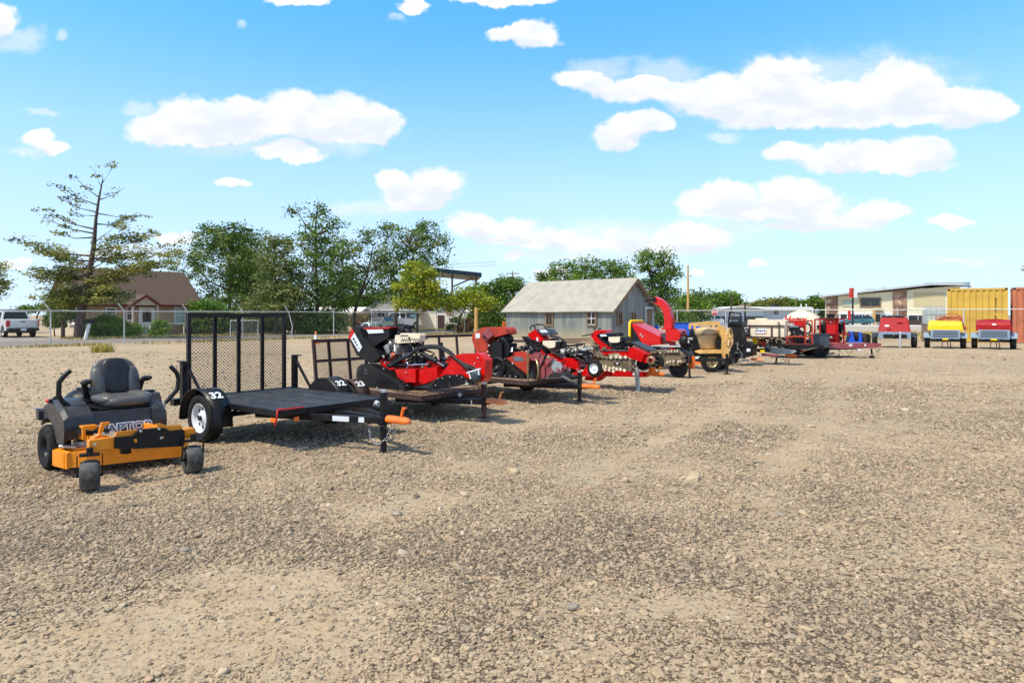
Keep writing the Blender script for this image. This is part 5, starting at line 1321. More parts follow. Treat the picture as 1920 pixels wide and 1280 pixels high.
def trailer(name, label, F, deg, xr, xf, hw, z, fm, wheelR=.30, ww=.20, nums=None, rim=None, cm=None, jx=None, deckm=None, fend=True, track=.93, jack_m=None, spoke=8, group='equipment trailers parked in a row', bars='angle', jfoot=.02, jtop=.24, wheels=(0.,), jtilt=0., tilt_drop=.0, tongue_m=None):
    t = thing(name, label, 'trailer', F.o, deg, group)
    tm = tongue_m or fm
    f = MB(); bh = .075
    for s in (-1, 1): f.bb(xr, xf, s*hw-.03, s*hw+.03, z-bh, z)
    for x in (xr+.03, xf-.03): f.bb(x-.03, x+.03, -hw+.03, hw-.03, z-bh+.002, z-.002)
    for k in range(3): x = xr+(xf-xr)*(k+1)/4; f.bb(x-.025, x+.025, -hw+.03, hw-.03, z-bh+.004, z-.02)
    f.build('frame', fm, t, .004)
    if deckm:
        d = MB(); d.bb(xr+.06, xf-.06, -hw+.032, hw-.032, z-.019, z-.006)
        for k in range(4): y = -hw+.25+k*(2*hw-.5)/3; d.bb(xr+.07, xf-.07, y-.02, y+.02, z-.0055, z-.002)
        d.build('deck', deckm, t)
    # A-frame tongue
    g = MB(); zb = z-bh-.045
    for s in (-1, 1): g.bar((xf-.75, s*hw*.82, zb), (jx, s*.04, zb-tilt_drop), .05, .08)
    g.bar((xf-.6, 0, zb), (jx+.05, 0, zb-tilt_drop), .07, .08); g.build('tongue', tm, t, .004)
    a = MB(); a.cyl((wheels[0], -track+.05, wheelR), (wheels[0], track-.05, wheelR), .03)
    for s in (-1, 1): a.tube([(-.35, s*(hw-.05), z-bh-.01), (-.15, s*(hw-.05), wheelR-.02), (.15, s*(hw-.05), wheelR-.02), (.38, s*(hw-.05), z-bh-.01)], .022, 6)
    a.build('axle', M['black'], t)
    for x in wheels:
        for s in (-1, 1):
            wheel_parts(t, (x, s*track, wheelR), wheelR, ww, rim or M['white_rim'], spokes=spoke, out=s)
            if fend: fender(t, x, s, wheelR, (s*track-ww/2-.03), (s*track+ww/2+.03), fm, num=(nums[0 if s < 0 else 1] if nums else None))
    coupler(t, jx+.02, zb-tilt_drop, cm or M['coupler'])
    jack(t, jx-.06, 0, z-.1, jfoot, jtop, jack_m or M['black'], tilt=jtilt)
    return t, zb

# ---- trailer 32
F32 = Frame(-3.30, 9.27, -38)
t, zb = trailer('utility_trailer', 'empty black utility trailer numbered 32 with a tall mesh ramp gate', F32, -38, -.82, 1.42, .80, .50, M['black'], .305, .20, ('32', '32'), jx=2.34, deckm=M['deckmat'], track=.95, jtop=.30, jfoot=.0)
ramp_gate(t, -.86, .74, .42, 1.63, M['black'], (-.36, .0, .38))
for s in (-1, 1):
    b = MB(); b.bb(-.80, -.72, s*.86-.035, s*.86+.035, .42, .98); b.bb(-.82, -.66, s*.86-.02, s*.93, .975, .99); b.build('gate_stanchion', M['black'], t, .004)
    b = MB(); b.bar((-.70, s*.84, .92), (-.30, s*.82, .52), .03, .03); b.build('gate_stay', M['black'], t)
    b = MB(); b.bb(-.98, -.86, s*.86-.08, s*.86+.08, .38, .47); bo = b.build('lamp_box', M['black'], t, .004)
    MB().bb(-1.0, -.981, s*.86-.06, s*.86+.06, .39, .46).build('tail_light', M['tail_red'], bo)
    MB().bb(1.46, 1.475, s*.62-.03, s*.62+.03, .36, .41).build('marker_lamp', M['coupler'], t) if s < 0 else None
# near side marker lamp, red strap, chains and wiring
MB().bb(1.28, 1.40, -.845, -.835, .36, .41).build('marker_lamp', M['coupler'], t)
b = MB(); b.tube([(1.30, -.72, .505), (1.42, -.84, .51), (1.44, -.86, .45), (1.42, -.86, .38), (1.38, -.85, .33)], .009, 6); b.tube([(1.42, -.84, .51), (1.46, -.66, .515), (1.44, -.5, .51)], .009, 6); b.build('strap', M['red'], t)
def chain_pts(P, r, mb, n=10, sag=.0):
    """links along a line"""
    P = [Vector(p) for p in P]; L = sum((b_-a_).length for a_, b_ in zip(P, P[1:])); k = max(2, int(L/.045))
    for i in range(k):
        d = L*(i+.5)/k; acc = 0
        for a_, b_ in zip(P, P[1:]):
            l = (b_-a_).length
            if acc+l >= d: q = a_.lerp(b_, (d-acc)/l); dr = (b_-a_).normalized(); break
            acc += l
        up = Vector((0, 0, 1)) if i % 2 else Vector((0, 1, 0))
        if abs(up.dot(dr)) > .9: up = Vector((1, 0, 0))
        u = (up-dr*up.dot(dr)).normalized()
        mb.tube([q+dr*.028*math.cos(a)+u*.015*math.sin(a) for a in [2*math.pi*j/8 for j in range(8)]], .0055, 4, closed=True)
b = MB()
for s in (-1, 1): chain_pts([(2.10, s*.06, .34), (2.18, s*.12, .18), (2.27, s*.10, .10), (2.40, s*.05, .18), (2.44, s*.03, .33)], .006, b)
b.build('safety_chain', M['steel'], t)
b = MB(); b.tube([(1.9, -.05, .40), (2.05, -.10, .30), (2.2, -.08, .36), (2.38, -.05, .30), (2.42, -.04, .20)], .008, 6); b.build('wiring', M['plastic'], t)
b = MB(); b.bar((1.72, -.302, .38), (1.93, -.224, .38), .004, .06).bar((2.05, -.182, .38), (2.12, -.156, .38), .004, .06); b.build('sticker', M['paper'], t)
b = MB(); b.tube([(2.0, .12, .52), (2.10, .05, .56), (2.2, 0, .55)], .03, 8); b.build('winch_strap', M['galv'], t)

# ---- trailer 23 and the red tracked stump grinder on it
F23 = Frame(-1.97, 11.41, -39)
t, zb = trailer('utility_trailer', 'rusty brown trailer numbered 23 carrying the bright red stump grinder', F23, -39, -1.15, 1.5, .80, .42, M['rust'], .26, .18, ('23', '23'), jx=2.05, deckm=M['wood'], track=.93, cm=M['coupler_pale'], jack_m=M['rust'], jfoot=.06, tongue_m=M['black'])
ramp_gate(t, -1.2, .74, .36, 1.19, M['rust'], (-.42, .0, .38), mid=.45, rot=7)
b = MB()
for P in ([(.9, -.82, .45), (1.2, -.80, .47), (1.5, -.72, .46), (1.54, -.3, .47), (1.56, .2, .46), (1.6, .55, .46)],): chain_pts([P[0], (1.0, -.76, .44), (1.25, -.84, .46), (1.45, -.78, .45), (1.56, -.4, .46), (1.52, 0, .45), (1.58, .4, .46)], .008, b)
b.build('tie_down_chain', M['rust'], t)
MB().bb(1.72, 1.88, -.155, -.147, .25, .32).build('sticker', M['paper'], t)
MB().ball((1.60, -.12, .38), .035).build('wheel_nut', M['galv'], t)
b = MB(); b.bb(1.42, 1.52, .50, .62, .42, .74); b.build('gate_post', M['gold'], t)
def engine(root, c, s=1., yaw=0., muffler=True, tank=None, filt=True):
    """small petrol engine: finned block, shroud, filter, muffler"""
    o = bpy.data.objects.new('engine', None); COL.objects.link(o); o.parent = root; o.location = c; o.rotation_euler = (0, 0, R(yaw)); o.scale = (s, s, s)
    b = MB(); b.bb(-.14, .14, -.13, .13, 0, .18)
    for k in range(6): b.bb(-.17, .17, -.15, .15, .19+k*.022, .20+k*.022)
    for sx in (-1, 1): b.cyl((sx*.10, -.16, .10), (sx*.16, -.2, .22), .06, .05)
    b.cyl((0, -.14, .09), (0, -.19, .09), .09, n=12); b.build('block', M['cast'], o, .008)
    b = MB(); b.cyl((0, 0, .31), (0, 0, .42), .15, .13).ball((0, 0, .42), (.12, .12, .04)); b.build('fan_shroud', M['black'], o, .01)
    if filt: MB().cyl((-.05, .02, .50), (.22, .02, .50), .075, n=14).tube([(.2, .02, .5), (.3, -.02, .46), (.28, -.08, .38)], .04, 8).build('air_filter', M['plastic'], o)
    if muffler:
        b = MB(); b.bb(.14, .42, -.16, .02, .28, .42); mo = b.build('muffler_guard', M['cream'], o, .012)
        q = MB()
        for k in range(9): q.bar((.18+k*.025, -.163, .31), (.20+k*.025, -.163, .345), .004, .008, (0, 1, 0)); q.bar((.18+k*.025, -.163, .365), (.20+k*.025, -.163, .40), .004, .008, (0, 1, 0))
        q.cyl((.33, -.16, .35), (.33, -.166, .35), .022, n=10); q.build('slot', M['black'], mo)
    b = MB()
    for k in range(5): b.tube([(-.12+.05*k, -.17, .05), (-.1+.05*k, -.22, .14+.02*(k % 2)), (-.12+.06*k, -.14, .28)], .011, 5)
    b.build('hose', M['plastic'], o)
    b = MB(); b.ball((-.06, -.19, .24), (.04, .03, .05)).cyl((.04, -.18, .22), (.09, -.22, .12), .022).ball((.12, -.17, .30), .03); b.build('carburettor', M['steel'], o)
    b = MB(); b.cyl((.02, -.20, .02), (.06, -.24, .08), .035, n=10); b.build('oil_filter', M['hose_red'], o)
    return o
def clutter(root, F, zf, box, y, n, seed, mats=None, r=(.006, .013)):
    """hoses, fittings and small castings packed around a machine's engine bay; box in the zoomed picture"""
    rr = random.Random(seed); x0, y0, x1, y1 = box; W_ = lambda: (rr.uniform(x0, x1), rr.uniform(y0, y1))
    P = lambda: F.sy(*zf(*W_()), y)+Vector((0, rr.uniform(0, .22), 0))
    h = MB()
    for i in range(n):
        a = P(); b_ = a+Vector((rr.uniform(-.28, .28), rr.uniform(-.05, .1), rr.uniform(-.12, .12))); m1 = a.lerp(b_, .33)+Vector((0, 0, rr.uniform(-.02, .09))); m2 = a.lerp(b_, .66)+Vector((0, 0, rr.uniform(-.05, .08)))
        h.tube([a, a.lerp(m1, .6), m1, m1.lerp(m2, .5), m2, b_], rr.uniform(*r), 6)
    h.build('engine_hoses', M['plastic'], root)
    s_ = MB()
    for i in range(n):
        p = P(); q = rr.random()
        if q < .4: s_.cyl(p, p+Vector((rr.uniform(-.05, .05), rr.uniform(-.03, .03), rr.uniform(-.05, .05))), rr.uniform(.010, .022), n=8)
        elif q < .7: s_.box(p, (rr.uniform(.02, .07), .03, rr.uniform(.015, .05)), Matrix.Rotation(rr.uniform(-1, 1), 3, 'Y'))
        else: s_.ball(p, rr.uniform(.012, .026), 8, 6)
    s_.build('fittings', M['cast'], root, .002)
    d = MB()
    for i in range(max(3, n//2)):
        p = P(); d.box(p+Vector((0, .05, 0)), (rr.uniform(.06, .16), .10, rr.uniform(.04, .12)), Matrix.Rotation(rr.uniform(-.4, .4), 3, 'Y'))
    d.build('brackets', (mats or M['black']), root, .006)
def track_unit(root, F, zf, pts, y0, w, lug=.018):
    P = outl(F, zf, pts, y0); o = MB(); o.prism(P, (0, w, 0))
    # lugs all round
    k = len(P)
    for i in range(k):
        a, b_ = P[i], P[(i+1) % k]; L = (b_-a).length; n = max(1, int(L/.055)); d = (b_-a).normalized(); nr = Vector((d.z, 0, -d.x)); c = sum(P, Vector())/k
        if nr.dot((a+b_)/2-c) < 0: nr = -nr
        for j in range(n):
            q = a.lerp(b_, (j+.5)/n); o.box(q+Vector((0, w/2, 0))+nr*lug*.5, (.025, w-.01, lug), Matrix((d, Vector((0, 1, 0)), nr)).transposed())
    to = o.build('track', M['track'], root, .004)
    c = sum(P, Vector())/k; xs = sorted(p.x for p in P); zl = min(p.z for p in P)
    inn = [c+(p-c)*.80+Vector((0, -.012, 0)) for p in P]
    MB().prism(inn, (0, .011, 0)).build('track_side_plate', M['black'], to)
    b = MB(); Lx = xs[-1]-xs[0]
    for q in (.16, .32, .48, .64, .80): b.cyl((xs[0]+Lx*q, y0-.025, zl+.09), (xs[0]+Lx*q, y0-.013, zl+.09), .055, n=14)
    b.build('track_roller', M['black'], to); b = MB()
    for q in (.16, .32, .48, .64, .80): b.cyl((xs[0]+Lx*q, y0-.034, zl+.09), (xs[0]+Lx*q, y0-.0255, zl+.09), .013, n=8)
    for dx, dz in ((0, 0), (.03, .03), (-.03, .03), (.03, -.03), (-.03, -.03), (.0, .05)): b.cyl((c.x-Lx*.2+dx, y0-.02, c.z+.08+dz), (c.x-Lx*.2+dx, y0-.0125, c.z+.08+dz), .006, n=6)
    b.build('track_bolt', M['galv'], to)
    return to
def grinder_red():
    F = F23; t = thing('stump_grinder', 'bright red tracked stump grinder with a black tilted tank and cream muffler guard', 'stump grinder', F.o, -39)
    tr = [(415,735),(413,560),(425,505),(455,488),(520,487),(600,525),(800,645),(835,690),(825,735)]
    track_unit(t, F, z5, tr, -.52, .20); track_unit(t, F, z5, tr, .22, .20)
    b = MB(); b.prism(outl(F, z5, [(345,250),(378,160),(400,143),(440,165),(470,240),(625,410),(600,440),(535,472),(415,400)], -.36), (0, .34, 0)); b.build('fuel_tank', M['plastic'], t, .025, 3)
    b = MB(); b.prism(outl(F, z5, [(340,245),(372,165),(392,200),(358,268)], -.368), (0, .355, 0)); b.build('tank_corner', M['red'], t, .01)
    b = MB(); b.prism(outl(F, z5, [(394,205),(462,330),(434,376),(363,256)], -.368), (0, .006, 0)); lb = b.build('label_plate', M['paper'], t)
    b = MB()
    for k in range(4): P = outl(F, z5, [(385+k*17, 245+k*29), (400+k*13, 262+k*24), (392+k*13, 275+k*24), (378+k*15, 262+k*26)], -.371); b.prism(P, (0, .002, 0))
    b.build('label_print', M['dark_box'], lb)
    b = MB(); b.prism(outl(F, z5, [(470,160),(720,155),(700,168),(480,172)], -.33), (0, .30, 0)); b.build('hood_edge', M['red'], t, .006)
    b = MB(); b.prism(outl(F, z5, [(500,178),(640,175),(650,205),(520,212)], -.34), (0, .02, 0)); b.build('sticker', M['paper'], t)
    b = MB(); b.prism(outl(F, z5, [(500,172),(700,168),(700,240),(560,330),(640,410),(560,400)], -.31), (0, .28, 0)); b.build('engine_shroud', M['plastic'], t, .02)
    MB().tube(outl(F, z5, [(470,150),(480,122),(520,122),(530,150)], -.2), .016, 8).build('lift_handle', M['galv'], t)
    c = F.sy(*z5(770, 430), -.20); eo = engine(t, (c.x, -.1, c.z), 1.0, 0, filt=False)
    b = MB(); b.cyl(F.sy(*z5(700, 190), -.1), F.sy(*z5(860, 185), -.1), .10, n=18); b.cyl(F.sy(*z5(795, 130), -.1), F.sy(*z5(800, 190), -.1), .075, n=16); b.tube(outl(F, z5, [(850,185),(885,205),(870,240),(800,250)], -.12), .045, 10); b.build('air_cleaner', M['plastic'], t)
    b = MB(); b.prism(outl(F, z5, [(755,225),(960,212),(972,225),(965,285),(770,298),(750,270)], -.36), (0, .12, 0)); mo = b.build('muffler_guard', M['cream'], t, .012)
    q = MB()
    for k in range(5):
        for (x0, y0, x1, y1) in ((805+k*19, 282, 822+k*19, 254), (800+k*14, 236, 808+k*14, 222), (905+k*13, 255, 922+k*13, 282)):
            a, e = F.sy(*z5(x0, y0), -.364), F.sy(*z5(x1, y1), -.364); q.bar(a, e, .006, .010, (0, 1, 0))
    q.cyl(F.sy(*z5(880, 252), -.361), F.sy(*z5(880, 252), -.367), .022, n=12); q.build('slot', M['black'], mo)
    # red chassis
    b = MB(); b.prism(outl(F, z5, [(600,430),(630,432),(700,525),(760,520),(785,450),(815,448),(822,515),(1005,512),(1040,435),(1105,450),(1180,520),(1215,410),(1252,402),(1330,470),(1220,500),(1130,600),(1000,655),(845,690),(745,600),(655,545)], -.30), (0, .34, 0)); b.build('chassis', M['red'], t, .012)
    b = MB(); b.prism(outl(F, z5, [(750,525),(930,520),(935,640),(790,640)], -.42), (0, .10, 0)); b.prism(outl(F, z5, [(965,528),(1120,500),(1125,600),(1010,650),(965,640)], -.40), (0, .08, 0)); b.build('side_box', M['red'], t, .01)
    b = MB(); b.prism(outl(F, z5, [(1225,480),(1260,405),(1340,388),(1480,385),(1500,395),(1545,445),(1540,600),(1500,640),(1400,605),(1335,575),(1200,570),(1130,600)], -.38), (0, .16, 0)); b.build('cutter_hood', M['red'], t, .015)
    b = MB(); b.prism(outl(F, z5, [(1110,615),(1200,572),(1330,572),(1395,638),(1300,672),(1110,705),(1060,690)], -.46), (0, .03, 0)); sk = b.build('rubber_skirt', M['black'], t, .006)
    q = MB()
    for x, y in ((1130,606),(1170,602),(1235,590),(1298,580),(1340,593),(1378,632),(1110,665)): p = F.sy(*z5(x, y), -.465); q.cyl(p, p+Vector((0, -.008, 0)), .010, n=8)
    for x, y in ((850,552),(860,667),(1480,425),(1452,475),(655,520)): p = F.sy(*z5(x, y), -.44 if x < 1000 else -.385); q.cyl(p, p+Vector((0, -.008, 0)), .012, n=8)
    q.build('bolt', M['galv'], t)
    b = MB(); b.cyl((1.10, -.20, .66), (1.10, -.12, .66), .20, n=24)
    for k in range(12): a = 2*math.pi*k/12; b.box((1.10+.205*math.cos(a), -.16, .66+.205*math.sin(a)), (.05, .05, .05))
    b.build('cutter_wheel', M['steel'], t)
    b = MB()
    for d in (0, 14, 28): b.tube(outl(F, z5, [(700, 480+d), (800,430+d*.6),(880,400+d*.4),(930,350+d*.6),(990,325+d*.7),(1060,318+d*.6),(1150,322+d*.6),(1220,360+d*.6),(1290,422+d*.5),(1350,455+d),(1440,480+d*1.6),(1500,530+d)], -.34-d*.002), .021, 8)
    b.tube(outl(F, z5, [(940,440),(945,390),(1000,350),(1060,370),(1100,385),(1060,420)], -.30), .014, 6); b.tube(outl(F, z5, [(1330,470),(1390,520),(1420,580),(1470,620)], -.42), .02, 8)
    b.build('hydraulic_hose', M['plastic'], t)
    b = MB(); b.cyl(F.sy(*z5(875, 487), -.36), F.sy(*z5(1050, 480), -.36), .018, n=10); b.cyl(F.sy(*z5(1120, 460), -.36), F.sy(*z5(1185, 497), -.36), .014, n=8); b.build('cylinder_rod', M['chrome'], t)
    b = MB(); b.cyl(F.sy(*z5(690, 490), -.36), F.sy(*z5(875, 487), -.36), .035, n=12); b.cyl(F.sy(*z5(985, 385), -.36), F.sy(*z5(1120, 460), -.36), .038, n=12); b.build('hydraulic_cylinder', M['black'], t)
    MB().tube(outl(F, z5, [(845,465),(865,465),(868,508),(850,510)], -.41), .010, 6).build('side_handle', M['chrome'], t)
    clutter(t, F, z5, (640, 290, 880, 470), -.34, 20, 1); clutter(t, F, z5, (820, 440, 1200, 520), -.33, 14, 2); clutter(t, F, z5, (1250, 440, 1500, 600), -.40, 5, 3)
    b = MB(); b.ball(F.sy(*z5(1465, 585), -.43), (.07, .06, .075), 14, 10, None, True, .6); b.build('hydraulic_motor', M['dark_box'], t)
    b = MB(); b.bar(F.sy(*z5(1385, 556), -.46), F.sy(*z5(1502, 520), -.46), .03, .02); b.bar(F.sy(*z5(1405, 560), -.46), F.sy(*z5(1420, 610), -.46), .02, .02); b.bar(F.sy(*z5(1485, 530), -.46), F.sy(*z5(1490, 575), -.46), .02, .02); b.build('guard_bracket', M['paper'], t)
    MB().bar(F.sy(*z5(1160, 290), 0), F.sy(*z5(1165, 480), 0), .04, .03).bar(F.sy(*z5(1172, 360), .1), F.sy(*z5(1190, 480), .1), .03, .03).build('control_post', M['black'], t)
grinder_red()
# ---- third trailer, faded grinder, small maroon grinder and a trencher
F3 = Frame(-.29, 13.6, -41)
t, zb = trailer('utility_trailer', 'rusty trailer carrying the faded red grinder and the red walk behind machines', F3, -41, -1.25, 1.5, .80, .42, M['rust'], .26, .18, jx=2.08, deckm=M['wood'], track=.92, jack_m=M['black'], jfoot=.05, tongue_m=M['black'])
ramp_gate(t, -1.32, .78, .36, 1.19, M['rust'], (-.30, .22), mesh=False, rot=6)
MB().bb(1.74, 1.88, -.155, -.147, .25, .32).build('sticker', M['paper'], t)
b = MB(); b.bar((1.46, -.80, .42), (1.46, -.80, .98), .03, .02); b.build('stake', M['gold'], t); b = MB(); b.bar((1.5, .5, .42), (1.47, .48, .78), .02, .02); b.build('stake', M['gold'], t)
def grinder_faded():
    F = F3; t = thing('stump_grinder', 'faded orange red tracked grinder with a black boxy engine', 'stump grinder', F.o, -41)
    tr = [(340,780),(350,640),(385,570),(430,545),(480,560),(560,620),(730,755),(735,790),(600,800)]
    track_unit(t, F, z4, tr, -.50, .20); track_unit(t, F, z4, tr, .26, .20)
    b = MB(); p = F.sy(*z4(440, 650), -.53); b.lathe([(.20, 0), (.20, .03), (.15, .03), (.15, .012), (0, .012)], (p.x, -.53, p.z), (0, -1, 0), 28); b.build('drive_sprocket', M['black'], t)
    b = MB(); b.cyl((p.x, -.54, p.z), (p.x, -.57, p.z), .03, n=10); b.bar((p.x-.1, -.552, p.z-.08), (p.x+.02, -.552, p.z), .006, .05, (0, 1, 0)); b.build('hub', M['steel'], t)
    b = MB(); b.prism(outl(F, z4, [(150,345),(155,280),(270,200),(500,200),(530,225),(545,275),(330,330),(318,560),(330,745),(270,700),(225,560)], -.36), (0, .30, 0)); b.build('hood', M['red_faded'], t, .015)
    b = MB(); b.prism(outl(F, z4, [(255,270),(330,205),(388,290),(300,355)], -.40), (0, .05, 0)); bo = b.build('chute_opening', M['red_dull'], t, .008)
    MB().prism(outl(F, z4, [(268,275),(278,335),(325,330)], -.405), (0, .004, 0)).build('opening', M['black'], bo)
    MB().prism(outl(F, z4, [(188,270),(238,268),(238,322),(190,325)], -.366), (0, .005, 0)).build('sticker', M['paper'], t)
    b = MB(); b.prism(outl(F, z4, [(335,590),(400,560),(500,525),(600,480),(730,470),(820,510),(805,740),(720,745),(620,650),(500,560),(390,620)], -.30), (0, .30, 0)); b.build('chassis', M['red_faded'], t, .012)
    b = MB(); b.prism(outl(F, z4, [(520,530),(700,525),(800,530),(790,620),(770,735),(715,735)], -.36), (0, .05, 0)); b.build('side_panel', M['red_faded'], t, .008)
    MB().prism(outl(F, z4, [(605,532),(700,528),(740,565),(735,578),(625,582)], -.366), (0, .005, 0)).build('logo_panel', M['steel'], t)
    b = MB(); b.prism(outl(F, z4, [(372,545),(372,375),(395,362),(480,368),(490,545)], -.44), (0, .25, 0)); b.build('air_box', M['plastic'], t, .015)
    b = MB(); b.prism(outl(F, z4, [(480,380),(560,380),(565,520),(490,545)], -.38), (0, .25, 0)); b.build('engine_block', M['black'], t, .02)
    b = MB(); p = F.sy(*z4(455, 268), -.1); b.cyl((p.x, -.1, p.z-.12), (p.x, -.1, p.z+.04), .085, n=16).ball((p.x, -.1, p.z+.04), (.085, .085, .03)); p = F.sy(*z4(535, 335), -.2); b.ball(p, (.13, .15, .095), 18, 12, None, True, .8); b.tube(outl(F, z4, [(450,360),(470,320),(500,340),(545,370),(560,420)], -.4), .016, 6); b.build('air_cleaner', M['plastic'], t)
    b = MB()
    for k in range(7): b.cyl(F.sy(*z4(548+k*9, 480), -.34), F.sy(*z4(552+k*9, 430+8*(k % 3)), -.30), .02, n=8)
    for x, y in ((345,410),(330,480),(345,520),(520,560)): b.ball(F.sy(*z4(x, y), -.37), .028)
    b.build('valve_block', M['steel'], t)
    b = MB(); b.tube(outl(F, z4, [(560,450),(620,430),(690,455),(760,440),(830,410)], -.25), .02, 6); b.tube(outl(F, z4, [(700,470),(760,455),(790,400),(795,340)], -.1), .022, 6); b.build('hydraulic_hose', M['plastic'], t)
    clutter(t, F, z4, (500, 420, 800, 500), -.32, 16, 8); clutter(t, F, z4, (320, 380, 400, 560), -.37, 8, 9)
    b = MB()
    for x, y in ((610,605),(340,610),(350,765),(495,770),(565,765),(610,770)): p = F.sy(*z4(x, y), -.50); b.cyl(p, p+Vector((0, -.01, 0)), .02, n=8)
    b.build('bolt', M['galv'], t)
grinder_faded()
def grinder_maroon():
    F = F3; t = thing('wheel_grinder', 'small maroon walk behind grinder with a bright steel cutting wheel', 'grinder', F.o, -41)
    b = MB(); c = F.sy(*z6(395, 1040), -.42)
    b.lathe([(.24, -.02), (.26, -.02), (.26, .02), (.24, .02)], (c.x, -.42, c.z+.02), (.55, 1, 0), 30); wh = b.build('cutting_wheel', M['gold'], t)
    b = MB(); b.lathe([(.235, .0), (.235, .012), (0, .012)], (c.x, -.42, c.z+.02), (.55, 1, 0), 24); b.build('wheel_disc', M['black'], wh)
    b = MB()
    for pts in ([(345,840),(360,750),(410,695),(500,690),(540,720),(500,760),(500,830),(430,850)], [(500,930),(510,800),(545,745),(590,735),(590,780),(560,850),(545,940),(600,960),(605,1060),(590,1180),(510,1180),(482,1150)], [(610,830),(650,785),(740,780),(745,820),(690,880),(640,930),(610,900)]):
        b.prism(outl(F, z6, pts, -.50), (0, .05, 0))
    b.prism(outl(F, z6, [(600,900),(700,900),(860,1010),(880,1100),(700,1160),(610,1100)], -.46), (0, .3, 0)); b.build('guard', M['red_dull'], t, .01)
    b = MB(); b.prism(outl(F, z6, [(660,1180),(700,1090),(800,1060),(900,1090),(920,1140)], -.52), (0, .3, 0)); b.build('dust_skirt', M['grey_plastic'], t, .03)
    b = MB(); b.cyl(F.sy(*z6(830, 960), -.45), F.sy(*z6(830, 960), -.30), .10, n=16); b.ball(F.sy(*z6(760, 890), -.4), (.06, .06, .08)); b.build('gearbox', M['cast'], t)
    clutter(t, F, z6, (640, 840, 860, 1080), -.44, 12, 7, M['red_dull'])
    b = MB(); b.tube(outl(F, z6, [(620,750),(600,850),(560,900),(540,980)], -.48), .03, 8); b.build('belt_cover', M['plastic'], t, .01)
    MB().bar(F.sy(*z6(930, 1130), -.5), F.sy(*z6(1080, 1215), -.5), .06, .02).build('foot_bar', M['steel'], t)
grinder_maroon()
def trencher_front():
    F = Frame(F3.o.x+.35, F3.o.y+.45, -41)
    t = thing('trencher', 'red walk behind trencher with a white fuel tank and tall black handlebar', 'trencher', F.o, -41)
    b = MB(); b.prism(outl(F, z6, [(285,360),(430,265),(560,465),(540,500),(380,490)], -.30), (0, .26, 0)); b.build('control_console', M['red'], t, .02)
    b = MB(); b.prism(outl(F, z6, [(425,265),(640,262),(705,340),(710,375),(560,380),(520,350)], -.28), (0, .24, 0)); bo = b.build('control_panel', M['dark_box'], t, .02)
    MB().prism(outl(F, z6, [(500,278),(620,275),(668,325),(540,332)], -.287), (0, .006, 0)).build('sticker', M['paper'], bo)
    lettering('8', .10, M['label_white'], t, F.sy(*z6(468, 455), -.305), (1, 0, 0), (0, 0, 1), 'number', .001, bold=.004)
    b = MB(); b.tube(outl(F, z6, [(430,270),(418,195),(440,180),(560,180),(590,200),(640,275)], -.2), .014, 8); b.tube(outl(F, z6, [(350,280),(330,240),(370,200),(420,200)], -.05), .014, 8); b.build('hand_guard', M['black'], t)
    b = MB(); b.tube(outl(F, z6, [(700,395),(790,400),(880,420),(920,450),(995,560),(1000,580),(1190,560),(1300,550)], -.25), .020, 8); b.build('handlebar', M['black'], t)
    b = MB(); b.prism(outl(F, z6, [(170,400),(220,400),(320,450),(460,490),(620,640),(640,740),(560,740),(420,600),(380,500),(290,570)], -.36), (0, .14, 0)); b.build('drive_cover', M['plastic'], t, .02)
    b = MB(); b.prism(outl(F, z6, [(430,600),(540,640),(620,740),(600,760),(500,680)], -.37), (0, .1, 0)); b.prism(outl(F, z6, [(600,700),(800,770),(860,790),(1180,800),(1200,850),(1240,1050),(1060,960),(850,860)], -.34), (0, .28, 0)); b.build('chassis', M['red'], t, .012)
    b = MB(); b.prism(outl(F, z6, [(570,480),(780,480),(800,500),(795,590),(740,615),(590,605),(560,570)], -.34), (0, .26, 0)); b.build('fuel_tank', M['cream'], t, .03, 3)
    b = MB(); b.prism(outl(F, z6, [(800,490),(880,500),(880,600),(800,610)], -.32), (0, .22, 0)); b.build('air_box', M['plastic'], t, .015)
    c = F.sy(*z6(760, 730), -.15); engine(t, (c.x, -.1, c.z-.02), .75, 10, muffler=False, filt=False)
    b = MB(); b.prism(outl(F, z6, [(1140,1060),(1290,1055),(1400,930),(1500,950),(1560,1000),(1530,1060),(1330,1110),(1200,1110)], -.48), (0, .06, 0)); b.build('wheel_arm', M['red'], t, .008)
    clutter(t, F, z6, (840, 620, 1380, 780), -.34, 26, 4); clutter(t, F, z6, (620, 560, 900, 760), -.33, 12, 5); clutter(t, F, z6, (900, 850, 1300, 1060), -.36, 10, 6)
    p = F.sy(*z6(1530, 990), -.52); wheel_parts(t, (p.x, -.52, p.z), .15, .09, M['paper'], out=-1)
    b = MB()
    for pts in ([(560,560),(700,650),(790,720),(900,760)], [(880,640),(840,720)], [(1000,700),(1100,720),(1200,800),(1300,860)], [(1180,740),(1300,750)]): b.tube(outl(F, z6, pts, -.38), .018, 6)
    b.tube(outl(F, z6, [(1000,760),(1050,700),(1150,690),(1250,740),(1380,800),(1400,880)], -.3), .05, 8); b.build('hydraulic_hose', M['plastic'], t)
    b = MB(); b.cyl(F.sy(*z6(880, 690), -.3), F.sy(*z6(1000, 700), -.3), .065, n=14); b.cyl(F.sy(*z6(1150, 745), -.36), F.sy(*z6(1300, 735), -.36), .018); b.build('hydraulic_pump', M['cast'], t)
    b = MB(); b.prism(outl(F, z6, [(1130,680),(1290,610),(1390,640),(1310,700),(1190,740)], -.30), (0, .2, 0)); b.build('exhaust_guard', M['galv'], t, .02)
trencher_front()

